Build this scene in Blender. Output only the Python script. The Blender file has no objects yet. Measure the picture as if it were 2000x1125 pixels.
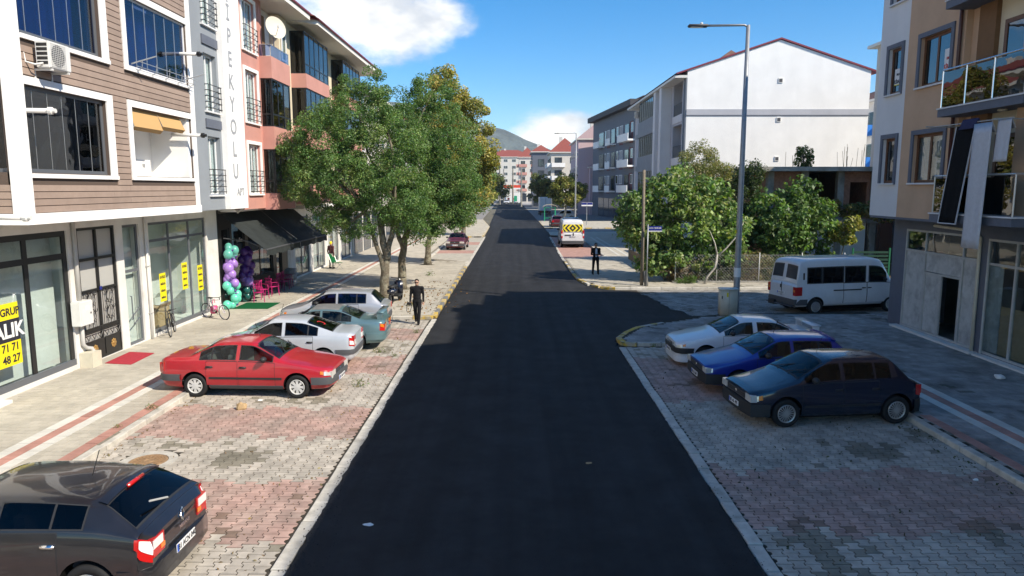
import bpy, bmesh, math, random
import numpy as np
from mathutils import Vector, Matrix, noise
from math import radians, sin, cos, pi, sqrt

random.seed(7); rng = np.random.default_rng(7)
sc = bpy.context.scene
COL = sc.collection

# ------------------------------------------------------------------ camera
cd = bpy.data.cameras.new('camera'); cam = bpy.data.objects.new('camera', cd); COL.objects.link(cam)
cd.sensor_width = 36.0; cd.lens = 36.0 * 1387.0 / 2000.0
cd.clip_start = 0.1; cd.clip_end = 12000
PITCH = math.atan((562.5 - 368) / 1387.0)
cam.location = (0, 0, 5.2)
cam.rotation_euler = (pi / 2 - PITCH, 0, 0.0036)
sc.camera = cam
sc.render.resolution_x = 1024; sc.render.resolution_y = 576

# ------------------------------------------------------------------ light
SUN_DIR = Vector((1.02, -0.62, 1.0)).normalized()          # from the ground towards the sun
SUN_EL = math.asin(SUN_DIR.z)
sd = bpy.data.lights.new('sun', 'SUN'); sun = bpy.data.objects.new('sun', sd); COL.objects.link(sun)
sd.energy = 5.0; sd.angle = radians(0.5); sd.color = (1.0, 0.975, 0.93)
sun.rotation_euler = SUN_DIR.to_track_quat('Z', 'Y').to_euler()
sun.location = (30, -20, 40)

w = bpy.data.worlds.new('World'); sc.world = w; w.use_nodes = True
wn = w.node_tree.nodes; wl = w.node_tree.links
wn.clear()
def N(t, **k):
    n = wn.new(t)
    for a, b in k.items(): setattr(n, a, b)
    return n
def math_node(op, a, b=None, c=None):
    n = N('ShaderNodeMath', operation=op)
    for i, q in enumerate((a, b, c)):
        if q is None: continue
        if isinstance(q, (int, float)): n.inputs[i].default_value = q
        else: wl.new(q, n.inputs[i])
    return n.outputs[0]
sky = N('ShaderNodeTexSky', sky_type='NISHITA')
sky.sun_disc = False; sky.sun_elevation = SUN_EL
sky.sun_rotation = math.atan2(SUN_DIR.x, SUN_DIR.y)
sky.air_density = 1.0; sky.dust_density = 0.0; sky.ozone_density = 4.0; sky.altitude = 1800
tc = N('ShaderNodeTexCoord')
sep = N('ShaderNodeSeparateXYZ'); wl.new(tc.outputs['Generated'], sep.inputs[0])
# clouds: direction -> (azimuth, elevation), real cumulus banks and scattered puffs all round
az = math_node('ARCTAN2', sep.outputs[0], sep.outputs[1]); el = math_node('ARCSINE', sep.outputs[2])
comb = N('ShaderNodeCombineXYZ'); wl.new(az, comb.inputs[0]); wl.new(math_node('MULTIPLY', el, 1.7), comb.inputs[1])
nz = N('ShaderNodeTexNoise'); nz.inputs['Scale'].default_value = 7.0; nz.inputs['Detail'].default_value = 9; nz.inputs['Roughness'].default_value = 0.56
wl.new(comb.outputs[0], nz.inputs['Vector'])
nz2 = N('ShaderNodeTexNoise'); nz2.inputs['Scale'].default_value = 1.7; nz2.inputs['Detail'].default_value = 4
wl.new(comb.outputs[0], nz2.inputs['Vector'])
def blob(a0, e0, ra, re):
    da = math_node('DIVIDE', math_node('SUBTRACT', az, a0), ra); de = math_node('DIVIDE', math_node('SUBTRACT', el, e0), re)
    r2 = math_node('ADD', math_node('MULTIPLY', da, da), math_node('MULTIPLY', de, de))
    return math_node('SUBTRACT', 1.0, r2)
BANKS = [(-0.21, 0.245, 0.175, 0.10), (-0.13, 0.215, 0.085, 0.05), (-0.40, 0.30, 0.2, 0.1), (0.064, 0.076, 0.08, 0.034), (0.03, 0.066, 0.04, 0.02), (0.115, 0.08, 0.04, 0.02),
         (-1.0, 0.2, 0.4, 0.12), (-2.0, 0.3, 0.45, 0.13), (-2.9, 0.24, 0.4, 0.12), (1.35, 0.33, 0.4, 0.1), (2.2, 0.2, 0.4, 0.11)]
m = None
for b in BANKS:
    q = blob(*b)
    m = q if m is None else math_node('MAXIMUM', m, q)
dens = math_node('ADD', math_node('MULTIPLY', m, 0.55), math_node('MULTIPLY', math_node('SUBTRACT', nz.outputs[0], 0.5), 2.3))
mask = N('ShaderNodeMapRange', interpolation_type='SMOOTHSTEP'); mask.inputs['From Min'].default_value = 0.0; mask.inputs['From Max'].default_value = 0.6
wl.new(dens, mask.inputs['Value'])
msk = math_node('MULTIPLY', mask.outputs[0], 0.94)
# the body of a cloud is white, its thick under side grey
nz3 = N('ShaderNodeTexNoise'); nz3.inputs['Scale'].default_value = 11.0; nz3.inputs['Detail'].default_value = 6
off = N('ShaderNodeVectorMath', operation='ADD'); off.inputs[1].default_value = (0.02, -0.05, 0.3)
wl.new(comb.outputs[0], off.inputs[0]); wl.new(off.outputs[0], nz3.inputs['Vector'])
cr = N('ShaderNodeValToRGB'); cr.color_ramp.elements[0].position = 0.36; cr.color_ramp.elements[0].color = (5.0, 5.6, 6.6, 1)
cr.color_ramp.elements[1].position = 0.6; cr.color_ramp.elements[1].color = (9.6, 9.8, 10.0, 1)
wl.new(nz3.outputs[0], cr.inputs[0])
mixc = N('ShaderNodeMixRGB'); wl.new(msk, mixc.inputs[0]); hs = N('ShaderNodeHueSaturation'); hs.inputs['Saturation'].default_value = 1.42; hs.inputs['Value'].default_value = 1.36; wl.new(sky.outputs[0], hs.inputs['Color']); wl.new(hs.outputs[0], mixc.inputs[1]); wl.new(cr.outputs[0], mixc.inputs[2])
bg = N('ShaderNodeBackground'); bg.inputs['Strength'].default_value = 0.122
wl.new(mixc.outputs[0], bg.inputs['Color'])
wo = N('ShaderNodeOutputWorld'); wl.new(bg.outputs[0], wo.inputs[0])

sc.view_settings.view_transform = 'Standard'; sc.view_settings.look = 'None'
sc.view_settings.exposure = 0.42; sc.view_settings.use_white_balance = True; sc.view_settings.white_balance_temperature = 7500; sc.view_settings.gamma = 1.0; sc.view_settings.use_curve_mapping = False
sc.render.engine = 'CYCLES'
sc.cycles.max_bounces = 8; sc.cycles.transparent_max_bounces = 12

# ------------------------------------------------------------------ materials
MATS = {}
def mat(name, col, rough=0.6, spec=0.5, metal=0.0, noise_amt=0.0, noise_scale=5.0, bump=0.0, bump_scale=40.0, coat=0.0, col2=None,
        c2_scale=1.2, c2_lo=0.45, c2_hi=0.62, transl=0.0, attr=None, emit=0.0, alpha=1.0, bdist=0.01):
    if name in MATS: return MATS[name]
    mt = bpy.data.materials.new(name); mt.use_nodes = True
    nt = mt.node_tree; n = nt.nodes; l = nt.links
    b = n['Principled BSDF']
    b.inputs['Roughness'].default_value = rough; b.inputs['Specular IOR Level'].default_value = spec
    b.inputs['Metallic'].default_value = metal; b.inputs['Coat Weight'].default_value = coat; b.inputs['Coat Roughness'].default_value = 0.04
    c4 = (*col, 1)
    b.inputs['Base Color'].default_value = c4
    src = None
    geo = None
    def pos():
        nonlocal geo
        if geo is None: geo = n.new('ShaderNodeNewGeometry')
        return geo.outputs['Position']
    if noise_amt or col2:
        base = n.new('ShaderNodeRGB'); base.outputs[0].default_value = c4; src = base.outputs[0]
        if col2:
            t = n.new('ShaderNodeTexNoise'); t.inputs['Scale'].default_value = c2_scale; t.inputs['Detail'].default_value = 6; t.inputs['Roughness'].default_value = 0.6
            l.new(pos(), t.inputs['Vector'])
            r = n.new('ShaderNodeMapRange'); r.inputs['From Min'].default_value = c2_lo; r.inputs['From Max'].default_value = c2_hi
            l.new(t.outputs[0], r.inputs['Value'])
            mx = n.new('ShaderNodeMixRGB'); mx.inputs[2].default_value = (*col2, 1)
            l.new(r.outputs[0], mx.inputs[0]); l.new(src, mx.inputs[1]); src = mx.outputs[0]
        if noise_amt:
            t = n.new('ShaderNodeTexNoise'); t.inputs['Scale'].default_value = noise_scale; t.inputs['Detail'].default_value = 8; t.inputs['Roughness'].default_value = 0.65
            l.new(pos(), t.inputs['Vector'])
            r = n.new('ShaderNodeMapRange'); r.inputs['From Min'].default_value = 0.3; r.inputs['From Max'].default_value = 0.7
            r.inputs['To Min'].default_value = 1 - noise_amt; r.inputs['To Max'].default_value = 1 + noise_amt
            l.new(t.outputs[0], r.inputs['Value'])
            mx = n.new('ShaderNodeVectorMath'); mx.operation = 'SCALE'
            l.new(src, mx.inputs[0]); l.new(r.outputs[0], mx.inputs['Scale']); src = mx.outputs[0]
    if attr:                                   # per piece variation stored on the mesh ('var': 0..1, >1.2 = stained piece)
        a = n.new('ShaderNodeAttribute'); a.attribute_name = 'var'
        if src is None:
            base = n.new('ShaderNodeRGB'); base.outputs[0].default_value = c4; src = base.outputs[0]
        r = n.new('ShaderNodeMapRange'); r.inputs['To Min'].default_value = 1 - attr; r.inputs['To Max'].default_value = 1 + attr
        l.new(a.outputs['Fac'], r.inputs['Value'])
        mx = n.new('ShaderNodeVectorMath'); mx.operation = 'SCALE'
        l.new(src, mx.inputs[0]); l.new(r.outputs[0], mx.inputs['Scale']); src = mx.outputs[0]
        st = n.new('ShaderNodeMath'); st.operation = 'GREATER_THAN'; st.inputs[1].default_value = 1.2; l.new(a.outputs['Fac'], st.inputs[0])
        m2 = n.new('ShaderNodeMixRGB'); m2.blend_type = 'MULTIPLY'; m2.inputs[2].default_value = (0.50, 0.50, 0.46, 1)
        l.new(st.outputs[0], m2.inputs[0]); l.new(src, m2.inputs[1]); src = m2.outputs[0]
    if src is not None: l.new(src, b.inputs['Base Color'])
    if bump:
        t = n.new('ShaderNodeTexNoise'); t.inputs['Scale'].default_value = bump_scale; t.inputs['Detail'].default_value = 5
        l.new(pos(), t.inputs['Vector'])
        bp = n.new('ShaderNodeBump'); bp.inputs['Strength'].default_value = bump; bp.inputs['Distance'].default_value = bdist
        l.new(t.outputs[0], bp.inputs['Height']); l.new(bp.outputs[0], b.inputs['Normal'])
    if emit:
        b.inputs['Emission Color'].default_value = c4; b.inputs['Emission Strength'].default_value = emit
    MATS[name] = mt
    return mt

def glass_mat(name, tint=(0.6, 0.65, 0.65), ior=1.5, rough=0.01):
    """thin pane: clear transmission with a tint plus Fresnel reflection"""
    if name in MATS: return MATS[name]
    mt = bpy.data.materials.new(name); mt.use_nodes = True
    nt = mt.node_tree; n = nt.nodes; l = nt.links; n.clear()
    tr = n.new('ShaderNodeBsdfTransparent'); tr.inputs[0].default_value = (*tint, 1)
    gl = n.new('ShaderNodeBsdfGlossy'); gl.inputs['Roughness'].default_value = rough; gl.inputs[0].default_value = (0.95, 0.97, 1, 1)
    fr = n.new('ShaderNodeFresnel'); g0 = n.new('ShaderNodeNewGeometry'); mr = n.new('ShaderNodeMapRange'); mr.inputs['To Min'].default_value = ior; mr.inputs['To Max'].default_value = 1 / ior
    l.new(g0.outputs['Backfacing'], mr.inputs['Value']); l.new(mr.outputs[0], fr.inputs[0])      # same reflectance from both sides of a thin pane
    # waviness of old float glass
    geo = n.new('ShaderNodeNewGeometry'); t = n.new('ShaderNodeTexNoise'); t.inputs['Scale'].default_value = 1.3
    l.new(geo.outputs['Position'], t.inputs['Vector'])
    bp = n.new('ShaderNodeBump'); bp.inputs['Strength'].default_value = 0.06; bp.inputs['Distance'].default_value = 0.05
    l.new(t.outputs[0], bp.inputs['Height']); l.new(bp.outputs[0], gl.inputs['Normal'])
    mx = n.new('ShaderNodeMixShader'); l.new(fr.outputs[0], mx.inputs[0]); l.new(tr.outputs[0], mx.inputs[1]); l.new(gl.outputs[0], mx.inputs[2])
    o = n.new('ShaderNodeOutputMaterial'); l.new(mx.outputs[0], o.inputs[0])
    MATS[name] = mt
    return mt

def leaf_mat(name, transl=0.35):
    if name in MATS: return MATS[name]
    mt = bpy.data.materials.new(name); mt.use_nodes = True
    nt = mt.node_tree; n = nt.nodes; l = nt.links
    b = n['Principled BSDF']; b.inputs['Roughness'].default_value = 0.5; b.inputs['Specular IOR Level'].default_value = 0.4
    a = n.new('ShaderNodeAttribute'); a.attribute_name = 'leafcol'
    l.new(a.outputs['Color'], b.inputs['Base Color'])
    t = n.new('ShaderNodeBsdfTranslucent'); 
    g = n.new('ShaderNodeMixRGB'); g.blend_type = 'MULTIPLY'; g.inputs[0].default_value = 1; g.inputs[2].default_value = (1.3, 1.5, 0.5, 1)
    l.new(a.outputs['Color'], g.inputs[1]); l.new(g.outputs[0], t.inputs[0])
    mx = n.new('ShaderNodeMixShader'); mx.inputs[0].default_value = transl
    l.new(b.outputs[0], mx.inputs[1]); l.new(t.outputs[0], mx.inputs[2])
    l.new(mx.outputs[0], n['Material Output'].inputs[0])
    MATS[name] = mt
    return mt

def M(k): return MATS[k]
mat('asphalt', (0.0215, 0.0222, 0.0240), 0.8, 0.22, noise_amt=0.35, noise_scale=1.1, bump=0.9, bump_scale=120, bdist=0.012, col2=(0.025, 0.0258, 0.0285), c2_scale=0.22, c2_lo=.4, c2_hi=.75)
def streak(k, sc_, lo, hi, tex=1.3):
    """stretched variation: roller and wheel streaks on the road, rain runs on plaster"""
    t = MATS[k].node_tree; b = t.nodes['Principled BSDF']; g = t.nodes.new('ShaderNodeNewGeometry'); mp = t.nodes.new('ShaderNodeMapping'); mp.inputs['Scale'].default_value = sc_
    x = t.nodes.new('ShaderNodeTexNoise'); x.inputs['Scale'].default_value = tex; x.inputs['Detail'].default_value = 5; r = t.nodes.new('ShaderNodeMapRange')
    for q, v in (('From Min', .3), ('From Max', .7), ('To Min', lo), ('To Max', hi)): r.inputs[q].default_value = v
    v = t.nodes.new('ShaderNodeVectorMath'); v.operation = 'SCALE'; src = b.inputs['Base Color'].links[0].from_socket; L = t.links.new
    L(g.outputs['Position'], mp.inputs[0]); L(mp.outputs[0], x.inputs['Vector']); L(x.outputs[0], r.inputs['Value']); L(src, v.inputs[0]); L(r.outputs[0], v.inputs['Scale']); L(v.outputs[0], b.inputs['Base Color'])
streak('asphalt', (1.5, .045, 1), .72, 1.35)
mat('asphalt_crumb', (0.02, 0.021, 0.024), 0.75, 0.4)
mat('bed', (0.055, 0.049, 0.04), 0.95, 0.1, noise_amt=0.3, noise_scale=12, bump=0.4)
mat('bed_pale', (0.24, 0.215, 0.17), 0.95, 0.1, noise_amt=0.3, noise_scale=12, bump=0.4)
mat('paver_grey', (0.45, 0.405, 0.345), 0.85, 0.2, noise_amt=0.22, noise_scale=3.5, col2=(0.27, 0.25, 0.215), c2_scale=0.55, c2_lo=0.5, c2_hi=0.72, bump=0.35, bump_scale=150, bdist=0.004, attr=0.13)
mat('paver_red', (0.44, 0.29, 0.245), 0.85, 0.2, noise_amt=0.24, noise_scale=3.5, col2=(0.33, 0.265, 0.225), c2_scale=0.8, c2_lo=0.40, c2_hi=0.70, bump=0.35, bump_scale=150, bdist=0.004, attr=0.13)
mat('paver_beige', (0.475, 0.435, 0.36), 0.85, 0.2, noise_amt=0.16, noise_scale=2.0, col2=(0.35, 0.315, 0.26), c2_scale=0.5, c2_lo=0.48, c2_hi=0.75, bump=0.3, bump_scale=120, bdist=0.004, attr=0.07)
mat('paver_dull', (0.33, 0.315, 0.295), 0.85, 0.2, noise_amt=0.22, noise_scale=2.2, col2=(0.16, 0.155, 0.14), c2_scale=0.7, c2_lo=0.46, c2_hi=0.7, bump=0.35, bump_scale=120, bdist=0.004, attr=0.13)
mat('slab_white', (0.60, 0.58, 0.52), 0.85, 0.2, noise_amt=0.14, noise_scale=3, attr=0.07, bump=0.2, bump_scale=90)
mat('slab_red', (0.44, 0.23, 0.185), 0.85, 0.2, noise_amt=0.2, noise_scale=3, attr=0.12, bump=0.2, bump_scale=90)
mat('kerb', (0.52, 0.49, 0.43), 0.85, 0.2, noise_amt=0.2, noise_scale=4, attr=0.1, bump=0.35, bump_scale=60, col2=(0.33, 0.31, 0.27), c2_scale=1.6, c2_lo=0.52, c2_hi=0.75)
mat('kerb_yellow', (0.56, 0.38, 0.08), 0.8, 0.2, noise_amt=0.25, noise_scale=6, col2=(0.40, 0.36, 0.29), c2_scale=4.5, c2_lo=0.46, c2_hi=0.62)
mat('kerb_dark', (0.17, 0.17, 0.17), 0.8, 0.3, noise_amt=0.25, noise_scale=6, col2=(0.36, 0.34, 0.3), c2_scale=3.5, c2_lo=0.55, c2_hi=0.7)
mat('soil', (0.13, 0.10, 0.065), 0.95, 0.1, noise_amt=0.4, noise_scale=3, bump=0.6, bump_scale=20, bdist=0.05)
mat('far_ground', (0.16, 0.15, 0.12), 0.95, 0.1, noise_amt=0.3, noise_scale=0.02)
mat('white', (0.78, 0.77, 0.75), 0.7, 0.3, noise_amt=0.05, noise_scale=1.5)
mat('white_plaster', (0.87, 0.86, 0.84), 0.85, 0.2, noise_amt=0.045, noise_scale=0.8, bump=0.2, bump_scale=90)
mat('white_dirty', (0.70, 0.68, 0.64), 0.85, 0.2, noise_amt=0.1, noise_scale=1.2, col2=(0.5, 0.47, 0.42), c2_scale=0.9, c2_lo=0.55, c2_hi=0.8)
mat('board', (0.335, 0.25, 0.203), 0.7, 0.25, noise_amt=0.1, noise_scale=2.5, attr=0.06, bump=0.12, bump_scale=70)
mat('board_gap', (0.12, 0.09, 0.075), 0.9, 0.1)
mat('grey_wall', (0.27, 0.295, 0.32), 0.8, 0.25, noise_amt=0.06, noise_scale=1)
mat('grey_light', (0.45, 0.46, 0.50), 0.8, 0.25, noise_amt=0.06, noise_scale=1)
mat('slate', (0.13, 0.145, 0.18), 0.7, 0.3, noise_amt=0.08)
mat('letter_grey', (0.34, 0.35, 0.37), 0.6, 0.4)
mat('pink', (0.545, 0.27, 0.225), 0.85, 0.2, noise_amt=0.08, noise_scale=1.2, bump=0.15, bump_scale=80)
mat('pink_pale', (0.60, 0.44, 0.46), 0.85, 0.2, noise_amt=0.06)
mat('cream', (0.66, 0.58, 0.43), 0.85, 0.2, noise_amt=0.06, noise_scale=1)
mat('cream_pale', (0.62, 0.585, 0.53), 0.85, 0.2, noise_amt=0.06, noise_scale=1)
mat('orange_wall', (0.58, 0.385, 0.255), 0.85, 0.2, noise_amt=0.07, noise_scale=1.2, bump=0.2, bump_scale=90)
mat('brown_wall', (0.21, 0.115, 0.06), 0.85, 0.2, noise_amt=0.07)
mat('pale_grey_wall', (0.70, 0.70, 0.70), 0.85, 0.2, noise_amt=0.05, noise_scale=1)
mat('wine', (0.16, 0.055, 0.055), 0.75, 0.25)
mat('concrete', (0.30, 0.285, 0.255), 0.9, 0.2, noise_amt=0.25, noise_scale=2, bump=0.4, bump_scale=30, col2=(0.17, 0.16, 0.14), c2_scale=0.6)
mat('brick_wall', (0.30, 0.15, 0.10), 0.9, 0.15, noise_amt=0.3, noise_scale=6, bump=0.4)
mat('roof_red', (0.27, 0.075, 0.06), 0.75, 0.25, noise_amt=0.2, noise_scale=3)
mat('roof_trim', (0.22, 0.03, 0.045), 0.45, 0.5)
mat('roof_brown', (0.17, 0.095, 0.075), 0.8, 0.2, noise_amt=0.2, noise_scale=2)
mat('soffit', (0.72, 0.70, 0.65), 0.8, 0.2, noise_amt=0.05)
mat('dark_inside', (0.022, 0.022, 0.024), 0.9, 0.1)  # near-black wall colour stands in for the shade inside unlit rooms
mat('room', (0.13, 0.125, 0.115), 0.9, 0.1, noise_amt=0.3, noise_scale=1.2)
mat('room_pale', (0.62, 0.64, 0.62), 0.9, 0.1, noise_amt=0.05)
mat('curtain', (0.84, 0.84, 0.82), 0.9, 0.1, noise_amt=0.12, noise_scale=9)
mat('curtain_grey', (0.4, 0.4, 0.41), 0.9, 0.1, noise_amt=0.15, noise_scale=7)
mat('curtain_navy', (0.028, 0.055, 0.17), 0.8, 0.2, noise_amt=0.25, noise_scale=2)
mat('frame_white', (0.75, 0.75, 0.75), 0.4, 0.5)
mat('frame_black', (0.014, 0.014, 0.015), 0.4, 0.5)
mat('frame_grey', (0.11, 0.12, 0.135), 0.4, 0.5)
mat('frame_brown', (0.14, 0.058, 0.026), 0.5, 0.4, noise_amt=0.2, noise_scale=9)
mat('alu', (0.56, 0.56, 0.55), 0.38, 0.5, 0.7, noise_amt=0.08)
mat('alu_dull', (0.46, 0.46, 0.44), 0.6, 0.4, 0.15, noise_amt=0.12, noise_scale=4)
mat('steel_pole', (0.33, 0.345, 0.36), 0.5, 0.5, 0.5, noise_amt=0.12, noise_scale=4)
mat('iron', (0.012, 0.012, 0.012), 0.4, 0.5)
mat('gold', (0.42, 0.25, 0.08), 0.5, 0.5, 0.5)
mat('plastic_white', (0.70, 0.69, 0.66), 0.5, 0.5, noise_amt=0.05, noise_scale=6)
mat('plastic_cream', (0.60, 0.555, 0.44), 0.5, 0.4, noise_amt=0.06, noise_scale=6)
mat('pipe_grey', (0.46, 0.45, 0.43), 0.5, 0.4)
mat('pipe_brown', (0.085, 0.032, 0.025), 0.4, 0.5)
mat('wood_pole', (0.21, 0.175, 0.135), 0.9, 0.15, noise_amt=0.3, noise_scale=9, bump=0.4, bump_scale=60)
mat('wood_plank', (0.25, 0.18, 0.115), 0.9, 0.15, noise_amt=0.3, noise_scale=6)
mat('bark', (0.155, 0.13, 0.095), 0.95, 0.1, noise_amt=0.45, noise_scale=9, bump=1.0, bump_scale=28, bdist=0.03, col2=(0.24, 0.22, 0.165), c2_scale=4)
mat('bark_pale', (0.42, 0.39, 0.34), 0.95, 0.1, noise_amt=0.3, noise_scale=9, bump=0.6, bump_scale=28, bdist=0.02)
mat('awning', (0.030, 0.036, 0.036), 0.85, 0.2, noise_amt=0.25, noise_scale=2)
mat('shop_black', (0.02, 0.021, 0.022), 0.45, 0.5, noise_amt=0.2)
mat('yellow_sign', (0.80, 0.66, 0.02), 0.6, 0.4)
mat('ink', (0.02, 0.02, 0.03), 0.6, 0.4)
mat('paper_white', (0.78, 0.78, 0.77), 0.7, 0.3)
mat('red_ink', (0.55, 0.03, 0.03), 0.6, 0.3)
mat('rubber', (0.016, 0.016, 0.017), 0.75, 0.3, noise_amt=0.2, noise_scale=20)
mat('rim', (0.50, 0.50, 0.50), 0.35, 0.5, 0.75)
mat('rim_white', (0.62, 0.62, 0.60), 0.45, 0.5, 0.1)
mat('black_trim', (0.025, 0.026, 0.028), 0.55, 0.4)
mat('grey_trim', (0.075, 0.078, 0.085), 0.6, 0.35)
mat('arch', (0.006, 0.006, 0.006), 0.9, 0.1)
mat('chrome', (0.75, 0.75, 0.76), 0.12, 0.5, 1.0)
mat('lamp_clear', (0.66, 0.66, 0.62), 0.12, 0.8, 0.3)
mat('lamp_red', (0.50, 0.012, 0.012), 0.15, 0.6, coat=0.6)
mat('lamp_white', (0.80, 0.78, 0.76), 0.15, 0.6, coat=0.6)
mat('lamp_orange', (0.75, 0.20, 0.02), 0.15, 0.6, coat=0.6)
mat('plate', (0.78, 0.78, 0.78), 0.5, 0.4)
mat('plate_blue', (0.01, 0.09, 0.5), 0.5, 0.4)
mat('skin', (0.50, 0.29, 0.20), 0.55, 0.35)
mat('cloth_black', (0.011, 0.011, 0.013), 0.85, 0.2, noise_amt=0.2, noise_scale=12)
mat('cloth_shirt', (0.50, 0.58, 0.70), 0.85, 0.2)
mat('cloth_beige', (0.55, 0.50, 0.44), 0.85, 0.2)
mat('cloth_wine', (0.10, 0.035, 0.04), 0.85, 0.2)
mat('hair', (0.02, 0.014, 0.01), 0.6, 0.3)
mat('camera_black', (0.015, 0.015, 0.016), 0.4, 0.5)
mat('mat_red', (0.42, 0.045, 0.06), 0.95, 0.1, noise_amt=0.2, noise_scale=14)
mat('mat_green', (0.005, 0.10, 0.035), 0.95, 0.1, noise_amt=0.3, noise_scale=30, bump=0.6, bump_scale=200)
mat('magenta', (0.42, 0.015, 0.13), 0.4, 0.5)
mat('bike_pink', (0.72, 0.08, 0.22), 0.35, 0.5)
mat('bike_white', (0.75, 0.68, 0.7), 0.35, 0.5)
mat('bike_black', (0.02, 0.02, 0.022), 0.4, 0.5)
mat('cardboard', (0.45, 0.31, 0.17), 0.9, 0.1, noise_amt=0.12, noise_scale=4)
mat('blue_sign', (0.012, 0.022, 0.20), 0.4, 0.5)
mat('green_paint', (0.01, 0.33, 0.17), 0.45, 0.5)
mat('cone_orange', (0.75, 0.10, 0.02), 0.5, 0.4)
mat('rust', (0.34, 0.215, 0.12), 0.75, 0.3, 0.3, noise_amt=0.3, noise_scale=14)
mat('carpet_black', (0.012, 0.012, 0.013), 0.95, 0.1, noise_amt=0.3, noise_scale=20)
mat('carpet_white', (0.52, 0.53, 0.56), 0.95, 0.1, noise_amt=0.08, noise_scale=9, bump=0.4, bump_scale=70)
mat('cloth_navy', (0.04, 0.045, 0.10), 0.9, 0.1)
mat('blind_tan', (0.55, 0.34, 0.15), 0.85, 0.2)
mat('blue_panel', (0.02, 0.12, 0.42), 0.5, 0.4)
mat('truck_box', (0.72, 0.72, 0.70), 0.55, 0.4, noise_amt=0.06)
mat('hazard_yellow', (0.80, 0.66, 0.03), 0.5, 0.4)
mat('canopy_red', (0.72, 0.07, 0.03), 0.5, 0.4)
mat('hill', (0.085, 0.105, 0.10), 0.95, 0.1, noise_amt=0.35, noise_scale=0.02, bump=1.0, bump_scale=0.05, bdist=12.0)
mat('tarp', (0.30, 0.31, 0.33), 0.6, 0.4, noise_amt=0.2)
mat('paper_board', (0.48, 0.485, 0.47), 0.8, 0.3, noise_amt=0.15, noise_scale=3, col2=(0.36, 0.36, 0.35), c2_scale=2.2)
mat('blue_tile', (0.02, 0.2, 0.6), 0.5, 0.4)
mat('mint', (0.10, 0.56, 0.40), 0.28, 0.5); mat('teal', (0.03, 0.26, 0.22), 0.28, 0.5); mat('lilac', (0.36, 0.20, 0.56), 0.28, 0.5)
mat('purple', (0.08, 0.022, 0.19), 0.25, 0.5); mat('sea', (0.10, 0.40, 0.33), 0.28, 0.5); mat('deep_teal', (0.012, 0.10, 0.09), 0.25, 0.5)
mat('seat_fabric', (0.10, 0.10, 0.11), 0.9, 0.1); mat('seat_light', (0.28, 0.28, 0.27), 0.9, 0.1)
for k_ in ('white_plaster', 'white_dirty', 'orange_wall', 'pale_grey_wall', 'grey_wall', 'grey_light', 'cream', 'cream_pale', 'pink'): streak(k_, (1.1, 1.1, .14), .965, 1.02, 1.1)
glass_mat('glass', (0.80, 0.85, 0.85), ior=1.45); glass_mat('glass_shop', (0.92, 0.96, 0.95), ior=1.36); glass_mat('glass_dark', (0.30, 0.32, 0.32), ior=1.5)
glass_mat('car_glass_clear', (0.46, 0.52, 0.51), ior=1.42); glass_mat('car_glass', (0.10, 0.11, 0.12), ior=1.42); glass_mat('glass_navy', (0.06, 0.12, 0.34), ior=1.4); glass_mat('glass_smoke', (0.10, 0.085, 0.07), ior=1.9)
glass_mat('glass_blue', (0.50, 0.58, 0.75), ior=1.4); glass_mat('glass_mirror', (0.12, 0.12, 0.13), ior=2.1)
def paint(name, col, metal=0.0, rough=0.35, dust=0.1):
    return mat('paint_' + name, col, rough, 0.5, metal, noise_amt=dust, noise_scale=1.6, coat=0.9, bump=0.015, bump_scale=3)

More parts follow.
